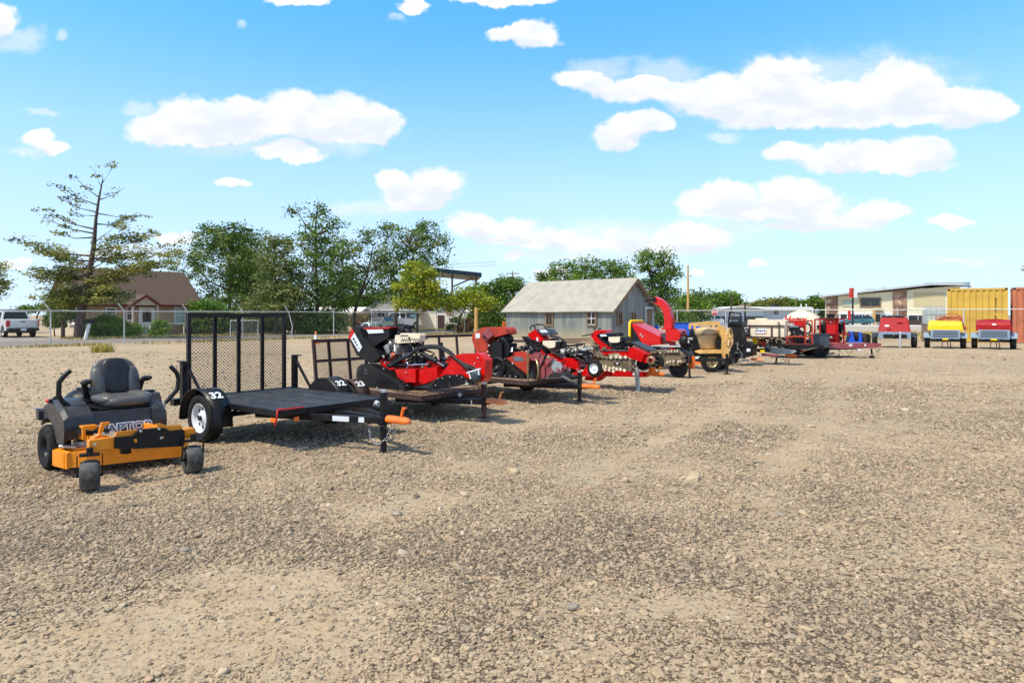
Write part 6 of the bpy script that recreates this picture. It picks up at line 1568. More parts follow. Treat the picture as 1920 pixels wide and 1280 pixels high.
# ---- red trailer with a long chain trencher
p4 = gp(1203, 733); F4 = Frame(p4.x-2.35*math.cos(R(-36)), p4.y-2.35*math.sin(R(-36)), -36)
t = thing('trencher_trailer', 'bright red single beam trailer with an orange coupler and grey jack', 'trailer', F4.o, -36, 'equipment trailers parked in a row')
b = MB(); b.bb(-.9, 1.1, -.55, -.47, .36, .46).bb(-.9, 1.1, .47, .55, .36, .46); b.prism([(1.0, -.55, .28), (1.12, -.55, .28), (1.5, -.06, .26), (1.5, .06, .26), (1.12, .55, .28), (1.0, .55, .28)], (0, 0, .12)); b.build('frame', M['red'], t, .01)
b = MB(); b.prism([(1.0, -.07, .16), (1.35, -.07, .16), (1.5, -.07, .27), (2.5, -.07, .31), (2.5, -.07, .41), (1.1, -.07, .42)], (0, .14, 0)); b.build('tongue', M['red'], t, .01)
for s in (-1, 1): wheel_parts(t, (0, s*.72, .26), .26, .18, M['galv'], spokes=6, out=s); fender(t, 0, s, .26, s*.72-.12, s*.72+.12, M['red'])
coupler(t, 2.5, .36, M['coupler']); MB().bb(2.52, 2.66, -.05, .05, .37, .52).build('coupler_block', M['coupler'], t, .02)
jack(t, 2.33, -.12, .5, .0, .38, M['galv'], r=.038, tilt=-4)
MB().bb(2.18, 2.30, -.077, -.071, .33, .39).build('sticker', M['paper'], t)
def boom_trencher(F, deg, zf, label, boom, teeth_n, chain_m, seedlabel):
    pass
def trencher_chain():
    F = F4; t = thing('trencher', 'red ride on trencher with a muddy digging chain and cream fuel tank', 'trencher', F.o, -36)
    y = -.30
    b = MB(); b.prism(outl(F, z7, [(250,270),(320,175),(500,165),(535,215),(400,225),(350,270),(420,360),(590,470),(600,505),(410,500),(310,360)], y), (0, .28, 0)); b.build('console', M['red'], t, .02)
    b = MB(); b.prism(outl(F, z7, [(370,230),(520,225),(555,285),(440,300),(600,470),(560,480),(430,420),(380,320)], y+.03), (0, .34, 0)); b.build('control_panel', M['plastic'], t, .01)
    MB().prism(outl(F, z7, [(400,240),(505,235),(530,275),(425,282)], y+.02), (0, .006, 0)).build('sticker', M['paper'], t)
    b = MB(); b.tube(outl(F, z7, [(300,232),(200,255),(105,272)], y), .014, 6); b.tube(outl(F, z7, [(320,170),(318,130)], y+.1), .016, 6); b.tube(outl(F, z7, [(380,160),(430,140)], y+.1), .014, 6); b.build('control_lever', M['plastic'], t)
    b = MB(); b.prism(outl(F, z7, [(555,290),(740,285),(755,300),(750,370),(700,385),(600,385),(560,360)], y), (0, .3, 0)); b.build('fuel_tank', M['cream'], t, .03, 3)
    b = MB(); b.prism(outl(F, z7, [(755,285),(840,283),(855,360),(760,368)], y), (0, .25, 0)); b.build('air_box', M['plastic'], t, .02)
    c = F.sy(*z7(720, 500), -.1); engine(t, (c.x, -.05, c.z), .8, 0, muffler=False, filt=False)
    b = MB(); b.prism(outl(F, z7, [(410,512),(900,518),(900,545),(640,560),(500,600),(430,590)], y), (0, .5, 0)); b.prism(outl(F, z7, [(700,560),(900,545),(905,620),(800,620)], y), (0, .4, 0)); b.build('chassis', M['red'], t, .01)
    MB().prism(outl(F, z7, [(410,508),(900,515),(900,527),(410,522)], y-.02), (0, .04, 0)).build('side_rail', M['steel'], t)
    clutter(t, F, z7, (600, 390, 900, 500), -.30, 18, 10); clutter(t, F, z7, (220, 420, 480, 640), -.34, 14, 11, M['olive'])
    # digging boom and chain with teeth
    bo = MB(); bo.prism(outl(F, z7, [(400,690),(560,665),(880,660),(960,740),(940,800),(820,820),(480,790),(400,770)], -.44), (0, .08, 0)); boo = bo.build('digging_boom', M['olive'], t, .01)
    lp = MB(); lp.prism(outl(F, z7, [(655,725),(752,722),(752,772),(655,775)], -.447), (0, .006, 0)); lp.build('logo_plate', M['black'], boo)
    lp = MB(); lp.prism(outl(F, z7, [(670,738),(735,728),(720,750),(700,765),(695,750)], -.450), (0, .003, 0)); lp.build('logo_mark', M['label_white'], boo)
    loop = outl(F, z7, [(240,620),(330,600),(480,640),(560,645),(700,640),(880,645),(980,700),(1000,790),(940,840),(820,850),(640,830),(440,800),(330,760),(240,700)], -.40)
    ch = MB(); ch.tube(loop, .026, 6, closed=True); k = len(loop)
    for i in range(k):
        a, e = loop[i], loop[(i+1) % k]; n = max(1, int((e-a).length/.075))
        for j in range(n):
            q = a.lerp(e, j/n); ch.box(q+Vector((0, 0, 0)), (.05, .13, .05), Matrix.Rotation(R(17*(i+j)), 3, 'Y'))
    ch.build('digging_chain', M['chain'], t, .004)
    th = MB()
    for i, (x, yy) in enumerate([(455,800),(510,800),(575,825),(640,820),(700,840),(760,845),(830,860),(500,850),(570,855),(640,880),(600,640),(690,632),(760,640),(850,635)]): p = F.sy(*z7(x, yy), -.47); th.box(p, (.055, .02, .06), Matrix.Rotation(R(i*23), 3, 'Y'))
    th.build('digging_tooth', M['cream'], t, .004)
    b = MB(); b.prism(outl(F, z7, [(900,470),(980,475),(1200,580),(1160,600),(1130,720),(900,640)], -.52), (0, .3, 0)); b.prism(outl(F, z7, [(1165,640),(1180,610),(1280,640),(1310,690),(1280,730),(1170,735)], -.48), (0, .18, 0)); b.build('auger_guard', M['red'], t, .012)
    b = MB(); b.prism(outl(F, z7, [(930,370),(1000,400),(1270,520),(1200,545),(1050,460)], -.30), (0, .4, 0)); b.build('spoil_chute', M['grey_plastic'], t, .01)
    p = F.sy(*z7(1290, 690), -.5); b = MB(); b.lathe([(.05, 0), (.085, 0), (.085, .03), (.05, .03)], (p.x, -.5, p.z), (0, -1, 0), 18); b.build('auger_ring', M['gold'], t)
    b = MB(); b.ball(F.sy(*z7(430, 620), -.2), (.16, .2, .12), 16, 10).ball(F.sy(*z7(300, 600), -.2), (.14, .2, .11), 16, 10); b.build('auger', M['olive'], t)
    b = MB()
    for k in range(6): b.tube(outl(F, z7, [(620+k*40, 500), (640+k*38, 440+10*(k % 2)), (600+k*50, 400)], -.3), .016, 5)
    b.build('hose', M['plastic'], t)
    for x in (140, 1000): p = F.sy(*z7(x, 700), .2)
    p = F.sy(*z7(1270, 620), -.15); 
    for s in (-.25, .45): wheel_parts(t, (p.x-.1, s, .60), .14, .12, M['black'], out=-1)
trencher_chain()

# ---- fifth trailer with a mud covered chain trencher behind the orange coupler
p5 = gp(1288, 707); F5 = Frame(p5.x-2.0*math.cos(R(-38)), p5.y-2.0*math.sin(R(-38)), -38)
t = thing('trencher_trailer', 'dark muddy trailer with an upright orange coupler in front of the wood chipper', 'trailer', F5.o, -38, 'equipment trailers parked in a row')
b = MB(); b.bb(-.9, 1.2, -.5, -.42, .34, .42).bb(-.9, 1.2, .42, .5, .34, .42).bb(1.1, 1.2, -.42, .42, .341, .419).bar((1.1, 0, .36), (2.05, 0, .40), .09, .09); b.build('frame', M['olive'], t, .01)
for s in (-1, 1): wheel_parts(t, (0, s*.66, .26), .26, .18, M['galv'], spokes=6, out=s)
q = MB(); P = outl(F5, zh, [(1262,765),(1325,765),(1325,905),(1285,910),(1262,900)], -.05); q.prism(P, (0, .1, 0)); q.prism(outl(F5, zh, [(1320,820),(1395,838),(1395,858),(1320,850)], -.03), (0, .06, 0)); q.build('coupler', M['coupler'], t, .012)
MB().bar(F5.sy(*zh(1220, 890), 0), F5.sy(*zh(1200, 1030), 0), .05, .05).bar(F5.sy(*zh(1275, 900), -.1), F5.sy(*zh(1280, 1025), -.1), .05, .04).build('stand_leg', M['rust'], t)
def trencher_muddy():
    F = F5; t = thing('trencher', 'muddy black chain trencher lying under the wood chipper', 'trencher', F.o, -38)
    loop = outl(F, zh, [(810,740),(900,715),(1010,715),(1150,710),(1210,760),(1215,820),(1150,850),(1020,850),(900,850),(820,830)], -.40)
    ch = MB(); ch.tube(loop, .05, 6, closed=True); k = len(loop)
    for i in range(k):
        a, e = loop[i], loop[(i+1) % k]; n = max(1, int((e-a).length/.10))
        for j in range(n): ch.box(a.lerp(e, j/n), (.08, .15, .09), Matrix.Rotation(R(17*(i+j)), 3, 'Y'))
    ch.build('digging_chain', M['olive'], t, .004)
    MB().prism(outl(F, zh, [(860,760),(1000,740),(1180,750),(1190,810),(1000,830),(870,815)], -.42), (0, .1, 0)).build('digging_boom', M['olive'], t, .01)
    th = MB()
    for i, (x, y) in enumerate([(950,725),(1010,712),(1045,712),(1075,712),(1110,712),(1140,705),(915,848),(940,842),(985,845),(1030,832),(1060,828),(1100,822),(1150,825),(1180,822)]): th.box(F.sy(*zh(x, y), -.46), (.035, .03, .06), Matrix.Rotation(R(i*9-40), 3, 'Y'))
    th.build('digging_tooth', M['cream'], t, .004)
    b = MB(); b.prism(outl(F, zh, [(800,740),(870,690),(960,680),(1010,720),(900,760),(850,850),(800,840)], -.3), (0, .45, 0)); b.prism(outl(F, zh, [(1180,720),(1250,720),(1258,780),(1258,850),(1180,860)], -.3), (0, .4, 0)); b.build('chassis', M['black'], t, .02)
    p = F.sy(*zh(1095, 890), -.5); wheel_parts(t, (p.x, -.2, .24), .24, .16, M['black'], out=-1)
trencher_muddy()

# ---- wood chipper
FC = Frame(4.75, 20.6, -38)
def chipper():
    F = FC; t = thing('wood_chipper', 'red wood chipper with a yellow edged hopper and tall curved chute', 'wood chipper', F.o, -38)
    b = MB(); 
    A = outl(F, zh, [(615,395),(645,398),(945,545),(950,635),(760,650),(665,520)], -.38)
    B = [p+Vector((0, .76, 0)) for p in A]
    b.prism(A, (0, .8, 0)); b.build('hopper', M['red'], t, .012)
    b = MB(); b.prism(outl(F, zh, [(618,400),(760,648),(690,650),(618,600)], -.385), (0, .79, 0)); b.build('hopper_flap', M['black'], t)
    b = MB(); b.prism(outl(F, zh, [(570,385),(600,365),(785,368),(792,400),(620,398),(618,600),(598,600),(596,400)], -.42), (0, .88, 0)) if False else None
    b = MB(); z0 = F.sy(*zh(605, 600), -.42); z1 = F.sy(*zh(605, 372), -.42); x = z1.x
    b.tube([(x, -.42, z0.z), (x, -.42, z1.z-.06), (x, -.36, z1.z), (x+.02, .36, z1.z), (x+.02, .46, z1.z-.06), (x+.02, .46, z0.z)], .045, 8); b.build('hopper_rim', M['yellow'], t)
    # curved discharge chute
    C = outl(F, zh, [(1050,455),(1050,400),(1050,330),(1035,270),(1005,210),(955,160),(890,130)], -.02); rings = []
    for i, p in enumerate(C):
        tg = (C[min(i+1, len(C)-1)]-C[max(i-1, 0)]).normalized(); nr = Vector((tg.z, 0, -tg.x)); w = .130-.030*i/len(C); rings.append([p+nr*w*a+Vector((0, c_*w*.9, 0)) for a, c_ in ((-1, -1), (1, -1), (1, 1), (-1, 1))])
    b = MB().loft(rings, False); co = b.build('discharge_chute', M['red'], t, .01)
    b = MB(); b.prism(outl(F, zh, [(890,105),(905,150),(860,150),(770,160),(765,140),(850,118)], -.15), (0, .28, 0)); b.build('chute_deflector', M['black'], co, .01)
    p = C[2]; b = MB(); b.cyl(C[0]-Vector((0, 0, .03)), C[0]+Vector((0, 0, .01)), .24, n=20); b.bar(F.sy(*zh(1060, 360), -.2), F.sy(*zh(1125, 362), -.2), .05, .02); b.build('flange', M['red'], co)
    b = MB(); P = outl(F, zh, [(1005,465),(1140,465),(1175,500),(1175,560),(1130,595),(1010,595)], -.24); b.prism(P, (0, .5, 0)); b.build('drum_housing', M['red'], t, .04, 3)
    b = MB(); b.prism(outl(F, zh, [(945,510),(1008,505),(1008,600),(950,610)], -.2), (0, .35, 0)); b.build('feed_motor', M['dark_box'], t, .02)
    b = MB(); b.bar(F.sy(*zh(850, 655), -.36), F.sy(*zh(1180, 655), -.36), .08, .05); b.bar(F.sy(*zh(850, 655), .3), F.sy(*zh(1180, 655), .3), .08, .05); b.build('frame', M['galv'], t, .004)
    b = MB(); b.prism(outl(F, zh, [(1050,600),(1090,600),(1090,720),(1050,720)], -.1), (0, .2, 0)); b.bb(-.35, -.1, -.3, .3, .4, .62); b.build('frame_post', M['red'], t, .01)
    b = MB(); b.prism(outl(F, zh, [(690,650),(840,650),(850,665),(750,690),(640,600)], -.3), (0, .5, 0)); b.build('infeed_tray', M['grey_plastic'], t, .01)
    # engine with big shrouded wheel
    b = MB(); p = F.sy(*zh(1365, 630), -.3); b.lathe([(0, 0), (.26, 0), (.30, .03), (.32, .10), (.30, .2), (.1, .26)], (p.x, -.3, p.z), (.3, 1, 0), 24); b.build('belt_guard', M['plastic'], t)
    b = MB(); b.prism(outl(F, zh, [(1190,560),(1260,530),(1340,540),(1350,680),(1200,690)], -.3), (0, .45, 0)); b.ball(F.sy(*zh(1215, 600), -.32), (.16, .1, .17), 16, 10); b.cyl(F.sy(*zh(1300, 460), -.1), F.sy(*zh(1310, 520), -.1), .09); b.ball(F.sy(*zh(1335, 510), -.2), (.16, .12, .10), 14, 10, None, True, .7); b.build('engine', M['black'], t, .02)
    clutter(t, F, zh, (1190, 480, 1390, 720), -.32, 18, 12)
    b = MB(); b.bar(F.sy(*zh(1260, 575), -.33), F.sy(*zh(1320, 570), -.33), .1, .08); b.ball(F.sy(*zh(1270, 610), -.34), .05); b.build('exhaust', M['steel'], t, .02)
    b = MB(); b.prism(outl(F, zh, [(1190,700),(1330,700),(1320,760),(1220,790)], -.2), (0, .4, 0)); b.build('fuel_tank', M['dark_box'], t, .02)
    for s in (-1, 1): wheel_parts(t, (-.05, s*.62, .30), .30, .18, M['black'], out=s); fender(t, -.05, s, .30, s*.62-.12, s*.62+.12, M['black'])
    MB().bar((.2, 0, .45), (1.9, 0, .42), .08, .1).build('tongue', M['black'], t)
    q = MB()
    for x, y in ((728,520),(748,542)): p = F.sy(*zh(x, y), -.385); q.cyl(p, p+Vector((0, -.012, 0)), .03, n=8)
    q.build('bolt', M['galv'], t)
chipper()

# ---- tan cement mixer
pm = gp(1363, 701); FM = Frame(pm.x, pm.y, -6)
def mixer():
    F = FM; t = thing('cement_mixer', 'tan towable cement mixer with a spoked hand wheel', 'cement mixer', F.o, -6)
    # drum on a tilted axis: barrel lathe
    c0 = F.sy(*zx(480, 720), .9); c1 = F.sy(*zx(450, 330), .9); ax = (c1-c0); L = ax.length
    b = MB(); b.lathe([(0, 0), (.20, 0), (.235, .03), (.30, L*.55), (.335, L*.66), (.345, L*.68), (.345, L*.86), (.32, L*.93), (.2, L*1.0), (0, L*1.02)], c0, ax, 30); b.build('drum', M['drum'], t)
    b = MB(); b.lathe([(.348, L*.64), (.362, L*.66), (.362, L*.69), (.348, L*.71)], c0, ax, 30); b.build('drum_band', M['olive'], t)
    b = MB(); y0 = .45; b.prism(outl(F, zx, [(205,380),(200,290),(235,255),(430,240),(640,218),(690,225),(705,330),(670,400),(640,290),(450,300),(250,310),(240,380)], y0), (0, .06, 0)); b.prism([p+Vector((0, .85, 0)) for p in outl(F, zx, [(205,380),(200,290),(235,255),(430,240),(640,218),(690,225),(705,330),(670,400),(640,290),(450,300),(250,310),(240,380)], y0)], (0, .06, 0)); b.build('drum_yoke', M['tan_paint'], t, .01)
    b = MB(); b.prism(outl(F, zx, [(735,430),(770,390),(850,420),(855,880),(790,930),(745,880),(725,780)], .40), (0, .12, 0)); b.prism(outl(F, zx, [(690,320),(760,300),(800,360),(740,560),(690,450)], .42), (0, .5, 0)); b.build('side_frame', M['tan_paint'], t, .015)
    b = MB(); b.prism(outl(F, zx, [(300,790),(450,745),(730,740),(730,810),(300,815)], .5), (0, .7, 0)); b.build('base_frame', M['tan_paint'], t, .01)
    # hand wheel
    p = F.sy(*zx(865, 530), .30); ra = .27; dr = Vector((.86, -.5, 0)); b = MB(); e = Vector((.5, .86, 0)).normalized(); u = Vector((0, 0, 1))
    b.tube([p+e*ra*math.cos(a)+u*ra*math.sin(a) for a in [2*math.pi*k/28 for k in range(28)]], .018, 6, closed=True)
    for k in range(5): a = 2*math.pi*k/5+.3; b.bar(p, p+e*ra*math.cos(a)+u*ra*math.sin(a), .02, .02)
    b.cyl(p-dr*.06, p+dr*.05, .04); b.build('hand_wheel', M['tan_paint'], t)
    for x, y in ((400, .62), (560, 1.5)):
        q = F.sy(*zx(x+130, 870), y); wheel_parts(t, (q.x, y, .29), .29, .17, M['gold'], spokes=5, out=-1, rimr=.55)
    b = MB(); b.bar(F.sy(*zx(205, 935), 0), F.sy(*zx(850, 930), 0), .07, .07); b.build('tow_bar', M['black'], t, .006)
    b = MB(); pp = F.sy(*zx(818, 900), 0); b.bb(pp.x-.035, pp.x+.035, -.035, .035, .12, pp.z+.12); b.build('jack_leg', M['black'], t)
    b = MB(); b.bb(pp.x-.028, pp.x+.028, -.028, .028, .02, .119).bb(pp.x-.09, pp.x+.09, -.09, .09, .0, .018); b.build('jack_foot', M['rust'], t)
    b = MB(); b.prism(outl(F, zx, [(630,560),(730,520),(735,740),(620,740)], .55), (0, .5, 0)); b.build('engine_box', M['black'], t, .02)
mixer()

# ---- tall black hopper machine
FB = Frame(px(1385, 600, 21.6).x, 21.6, -32)
def black_machine():
    F = FB; t = thing('stand_on_loader', 'tall black stand on machine with a roll frame behind the mixer', 'machine', F.o, -32)
    b = MB(); b.prism(outl(F, zx, [(830,320),(835,250),(1050,250),(1060,330),(1120,590),(930,590),(900,480)], -.25), (0, .5, 0)); b.build('body', M['plastic'], t, .02)
    b = MB(); b.prism(outl(F, zx, [(835,245),(850,225),(1060,225),(1105,270),(1110,330),(1060,335),(1050,290),(845,270)], -.3), (0, .6, 0)); b.build('hood', M['plastic'], t, .03)
    b = MB(); b.tube(outl(F, zx, [(845,230),(868,60),(1070,75),(1072,240)], -.26), .03, 8); b.tube(outl(F, zx, [(845,230),(868,60),(1070,75),(1072,240)], .26), .03, 8); b.bar(F.sy(*zx(868, 60), -.26), F.sy(*zx(868, 60), .26), .05, .05); b.bar(F.sy(*zx(1070, 75), -.26), F.sy(*zx(1070, 75), .26), .05, .05); b.build('roll_frame', M['black'], t)
    b = MB(); 
    for x in (890, 945, 990): b.cyl(F.sy(*zx(x, 235), -.1), F.sy(*zx(x, 190), -.1), .035, n=10)
    b.ball(F.sy(*zx(905, 110), 0), (.08, .08, .07)); b.build('control_lever', M['cast'], t)
    clutter(t, F, zx, (930, 600, 1120, 900), -.34, 12, 15)
    b = MB(); b.prism(outl(F, zx, [(860,600),(1110,590),(1200,600),(1290,700),(1290,860),(1200,880),(900,880)], -.28), (0, .6, 0)); b.build('lower_body', M['black'], t, .03)
    b = MB(); b.lathe([(.05, 0), (.13, 0), (.13, .03), (.05, .03)], F.sy(*zx(1000, 850), -.34), (0, -1, 0), 20); b.build('pulley', M['black'], t)
    b = MB(); b.tube(outl(F, zx, [(1010,600),(1015,750)], -.34), .02, 6); b.tube(outl(F, zx, [(1050,770),(1100,820),(1080,920),(1040,960),(1060,1060)], -.36), .015, 6); b.tube(outl(F, zx, [(940,900),(920,960),(950,1010)], -.36), .015, 6); b.build('cable', M['steel'], t)
    b = MB(); b.prism(outl(F, zx, [(1180,720),(1250,725),(1250,775),(1180,780)], -.29), (0, .006, 0)); b.build('sticker', M['paper'], t)
    b = MB(); b.bar(F.sy(*zx(1100, 935), -.1), F.sy(*zx(1230, 945), -.1), .08, .06); b.build('tongue', M['galv'], t)
    p = F.sy(*zx(1250, 935), -.1); coupler(t, p.x, p.z, M['coupler_pale'])
    for s in (-1, 1): wheel_parts(t, (-.3, s*.34, .22), .22, .14, M['black'], out=s)
black_machine()

# ---- water tank trailer, box tank
pt_ = gp(1455, 683); FT = Frame(pt_.x-2.2*math.cos(R(-32)), pt_.y-2.2*math.sin(R(-32)), -32)
def box_tank():
    F = FT
    t = thing('tank_trailer', 'grey trailer with a pump engine carrying the boxy cream tank', 'trailer', F.o, -32, 'equipment trailers parked in a row')
    b = MB(); b.bb(-1.0, .8, -.75, .75, .5, .6); b.prism(outl(F, zt, [(560,850),(900,880),(1180,930),(1200,955),(1100,1000),(830,1005),(600,960)], -.2), (0, .2, 0)); b.build('frame', mat('grey_trailer_paint', (.26, .30, .31), .5, dirt=.2), t, .01)
    b = MB(); b.prism(outl(F, zt, [(500,985),(830,1010),(820,1055),(520,1040)], -.3), (0, .06, 0)); b.build('lower_rail', M['red_dull'], t, .006)
    p = F.sy(*zt(1200, 945), 0); 
    for s in (-1, 1): wheel_parts(t, (-.2, s*.82, .32), .32, .2, M['galv'], out=s); fender(t, -.2, s, .32, s*.82-.13, s*.82+.13, M['black'])
    p = F.sy(*zt(985, 1035), 0); coupler(t, p.x, p.z, M['coupler'])
    p = F.sy(*zt(820, 1040), 0); b = MB(); b.bar(p, F.sy(*zt(795, 1200), 0), .05, .05); q = F.sy(*zt(795, 1205), 0); b.box((q.x, 0, .012), (.2, .15, .02)); b.build('jack_leg', M['black'], t)
    b = MB(); chain_pts(outl(F, zt, [(940,1060),(960,1120),(1000,1150),(1010,1090),(1060,1060),(1062,1220)], 0), .006, b); b.build('safety_chain', M['rust'], t)
    b = MB(); b.prism(outl(F, zt, [(325,640),(395,640),(410,700),(440,770),(390,800),(385,900),(330,880)], -.3), (0, .2, 0)); b.build('pump_frame', M['yellow'], t, .01)
    b = MB(); b.prism(outl(F, zt, [(380,895),(670,880),(670,960),(540,970),(400,950)], -.35), (0, .1, 0)); b.build('battery_box', M['black'], t, .01)
    b = MB(); b.prism(outl(F, zt, [(485,920),(570,915),(570,970),(490,970)], -.36), (0, .008, 0)); b.build('warning_label', M['yellow'], t)
    b = MB(); b.cyl(F.sy(*zt(470, 780), -.2), F.sy(*zt(600, 790), -.2), .10, n=16); b.build('pump_motor', M['red_faded'], t)
    b = MB(); b.tube(outl(F, zt, [(350,640),(420,610),(520,620),(580,680),(570,760)], -.25), .014, 6); b.tube(outl(F, zt, [(430,700),(520,720),(600,690),(700,720),(800,700)], -.2), .03, 6); b.tube(outl(F, zt, [(160,560),(200,500),(300,560),(380,600)], 0), .05, 8); b.build('hose', M['plastic'], t)
    b = MB(); b.tube(outl(F, zt, [(120,520),(170,600),(150,680),(220,640),(200,560),(260,620),(240,700)], .1), .035, 8); b.build('red_hose', M['red_faded'], t)
    b = MB(); b.prism(outl(F, zt, [(100,500),(180,460),(240,460),(230,560),(130,640)], .2), (0, .4, 0)); b.build('bucket', M['galv'], t, .03)
    b = MB(); b.prism(outl(F, zt, [(810,720),(890,720),(900,880),(830,880)], -.2), (0, .25, 0)); b.build('bracket_plate', M['rust'], t)
    clutter(t, F, zt, (400, 690, 1000, 850), -.3, 24, 13, M['rust']); clutter(t, F, zt, (120, 480, 340, 720), -.1, 14, 14, M['galv'])
    k = thing('water_tank', 'boxy cream water tank strapped with dark bands', 'water tank', F.o, -32)
    P = outl(F, zt, [(235,310),(970,310),(990,330),(980,430),(960,445),(965,640),(930,680),(700,670),(265,640),(260,440),(230,425)], -.55)
    MB().prism(P, (0, .5, 0)).build('tank_body', M['cream'], k, .06, 4)
    b = MB(); c = F.sy(*zt(520, 312), 0); b.cyl((c.x, 0, c.z-.02), (c.x, 0, c.z+.05), .2, n=20); b.build('tank_lid', M['cream'], k)
    b = MB()
    for (x0, y0, x1, y1) in ((225,432,970,440),(265,435,265,650),(715,440,712,670),(270,655,960,672)): b.bar(F.sy(*zt(x0, y0), -.57), F.sy(*zt(x1, y1), -.57), .03, .045)
    b.build('band', M['rust'], k)
    b = MB(); b.tube(outl(F, zt, [(835,365),(858,375),(860,680)], -.6), .02, 8); b.build('sight_tube', M['rust'], k)
    b = MB(); P = outl(F, zt, [(385,490),(605,490),(605,590),(385,590)], -.557); b.prism(P, (0, .006, 0)); lb = b.build('label', M['paper'], k)
    b = MB()
    for (x0, y0, x1, y1) in ((380,520,380,588),(380,588,605,590),(605,590,605,530)): b.bar(F.sy(*zt(x0, y0), -.56), F.sy(*zt(x1, y1), -.56), .004, .02, (0, 1, 0))
    b.build('label_border', M['red'], lb)
    b = MB()
    for x in (400, 440, 480, 520, 560): b.prism(outl(F, zt, [(x,520),(x+26,520),(x+26,548),(x,548)], -.559), (0, .002, 0))
    b.prism(outl(F, zt, [(395,492),(440,490),(430,505),(400,505)], -.5595), (0, .002, 0)); b.build('label_print', M['dark_box'], lb)
box_tank()

# ---- washer trailer with the big round tank
FH = Frame(px(1505, 600, 25.6).x, 25.6, -24)
def tube_frame(t, F, zf, quad, y0, y1, m, r=.035, name='tube_frame', extra=()):
    b = MB(); A = outl(F, zf, quad, y0); B = [p+Vector((0, y1-y0, 0)) for p in A]
    for P in (A, B): b.tube(P, r, 8, caps=True)
    for p, q in zip(A, B): b.bar(p, q, r*1.6, r*1.6)
    for (a, e) in extra: 
        for y in (y0, y1):
            p, q = F.sy(*zf(*a), y0), F.sy(*zf(*e), y0); b.bar(p+Vector((0, y-y0, 0)), q+Vector((0, y-y0, 0)), r*1.5, r*1.5)
    return b.build(name, m, t)
def washer_one():
    F = FH
    tr = thing('tank_trailer', 'black low trailer under the red framed pressure washer, orange coupler in front', 'trailer', F.o, -24, 'equipment trailers parked in a row')
    b = MB(); b.bb(-1.3, .7, -.8, .9, .42, .52); b.prism(outl(F, zt, [(1060,825),(1500,820),(1500,880),(1150,910),(1070,880)], -.85), (0, .1, 0)); b.build('frame', M['black'], tr, .01)
    p = F.sy(*zt(1200, 945), -.3); b = MB(); b.bar((.6, -.3, .46), (p.x+.05, -.3, p.z), .08, .1); b.build('tongue', M['galv'], tr); 
    o = bpy.data.objects.new('hitch', None); COL.objects.link(o); o.parent = tr; o.location = (0, -.3, 0); coupler(o, p.x-.05, p.z, M['coupler'])
    for s, y in ((-1, -.85), (1, .95)): wheel_parts(tr, (-.35, y+.3*(s < 0), .30), .30, .22, M['black'], out=s)
    w = thing('pressure_washer', 'red framed pressure washer with a black engine before the round tank', 'pressure washer', F.o, -24, 'red pressure washers')
    tube_frame(w, F, zt, [(1005,800),(1010,420),(1050,335),(1520,335),(1530,800)], -.65, .0, M['red_faded'], .032, extra=(((1005,650),(1530,650)), ((1385,340),(1385,810)), ((1005,800),(1530,815))))
    b = MB(); b.prism(outl(F, zt, [(1145,330),(1390,335),(1385,470),(1300,480),(1150,400)], -.5), (0, .45, 0)); b.build('burner_housing', M['red'], w, .02)
    b = MB(); b.prism(outl(F, zt, [(1215,285),(1320,285),(1325,300),(1215,302)], -.4), (0, .3, 0)); b.build('exhaust_cap', M['dark_box'], w, .01)
    b = MB(); b.prism(outl(F, zt, [(1040,430),(1160,420),(1270,440),(1290,520),(1370,560),(1380,620),(1130,625),(1050,520)], -.6), (0, .4, 0)); eo = b.build('engine', M['black'], w, .03)
    b = MB(); b.bar(F.sy(*zt(1070, 445), -.62), F.sy(*zt(1250, 450), -.62), .03, .05); b.prism(outl(F, zt, [(1150,555),(1180,555),(1180,575),(1150,575)], -.61), (0, .01, 0)); b.build('engine_trim', M['steel'], eo)
    b = MB(); b.prism(outl(F, zt, [(1040,670),(1380,670),(1380,800),(1040,800)], -.45), (0, .4, 0)); b.build('lower_box', M['red_deep'], w, .01)
    clutter(w, F, zt, (1060, 480, 1380, 780), -.6, 16, 16)
    b = MB(); b.prism(outl(F, zt, [(1180,700),(1370,700),(1370,795),(1200,795)], -.55), (0, .1, 0)); b.build('pump', M['black'], w, .02)
    b = MB()
    for r_ in (.16, .19, .22): c = F.sy(*zt(1430, 490), -.6); b.tube([c+Vector((r_*.6*math.cos(a), 0, r_*math.sin(a))) for a in [2*math.pi*k/20 for k in range(20)]], .014, 6, closed=True)
    b.tube(outl(F, zt, [(940,740),(1000,720),(1050,760),(980,800),(930,860),(1010,870)], -.6), .03, 6); b.build('coiled_hose', M['plastic'], w)
    k = thing('water_tank', 'big round cream water tank with red lettering', 'water tank', F.o, -24)
    c = px(1499, 622, 26.9); r = c.y/FPX*39; c = F.loc(c); b = MB()
    prof = [(0, -.02), (r*.45, .0), (r*.8, .09), (r*.96, .22), (r, .36), (r, .62), (r*1.015, .64), (r*1.015, .70), (r, .72), (r, 1.15), (r*1.015, 1.17), (r*1.015, 1.23), (r, 1.25), (r, 1.6), (r*.96, 1.75), (r*.75, 1.9), (0, 1.97)]
    ax = Vector((.55, .92, 0)).normalized(); ax = F.loc(F.w(0, 0)+Vector((.50, .86, 0))).normalized()
    b.lathe(prof, c, ax, 48); b.build('tank_body', M['cream'], k)
    b = MB()
    for h in (.67, 1.2): b.lathe([(r*1.017, h-.02), (r*1.028, h-.018), (r*1.028, h+.018), (r*1.017, h+.02)], c, ax, 48)
    b.build('band', M['gold'], k)
    b = MB(); q = c+ax*.9; b.cyl(q+Vector((0, 0, r)), q+Vector((0, 0, r+.05)), .2, n=18); b.build('tank_lid', M['cream'], k)
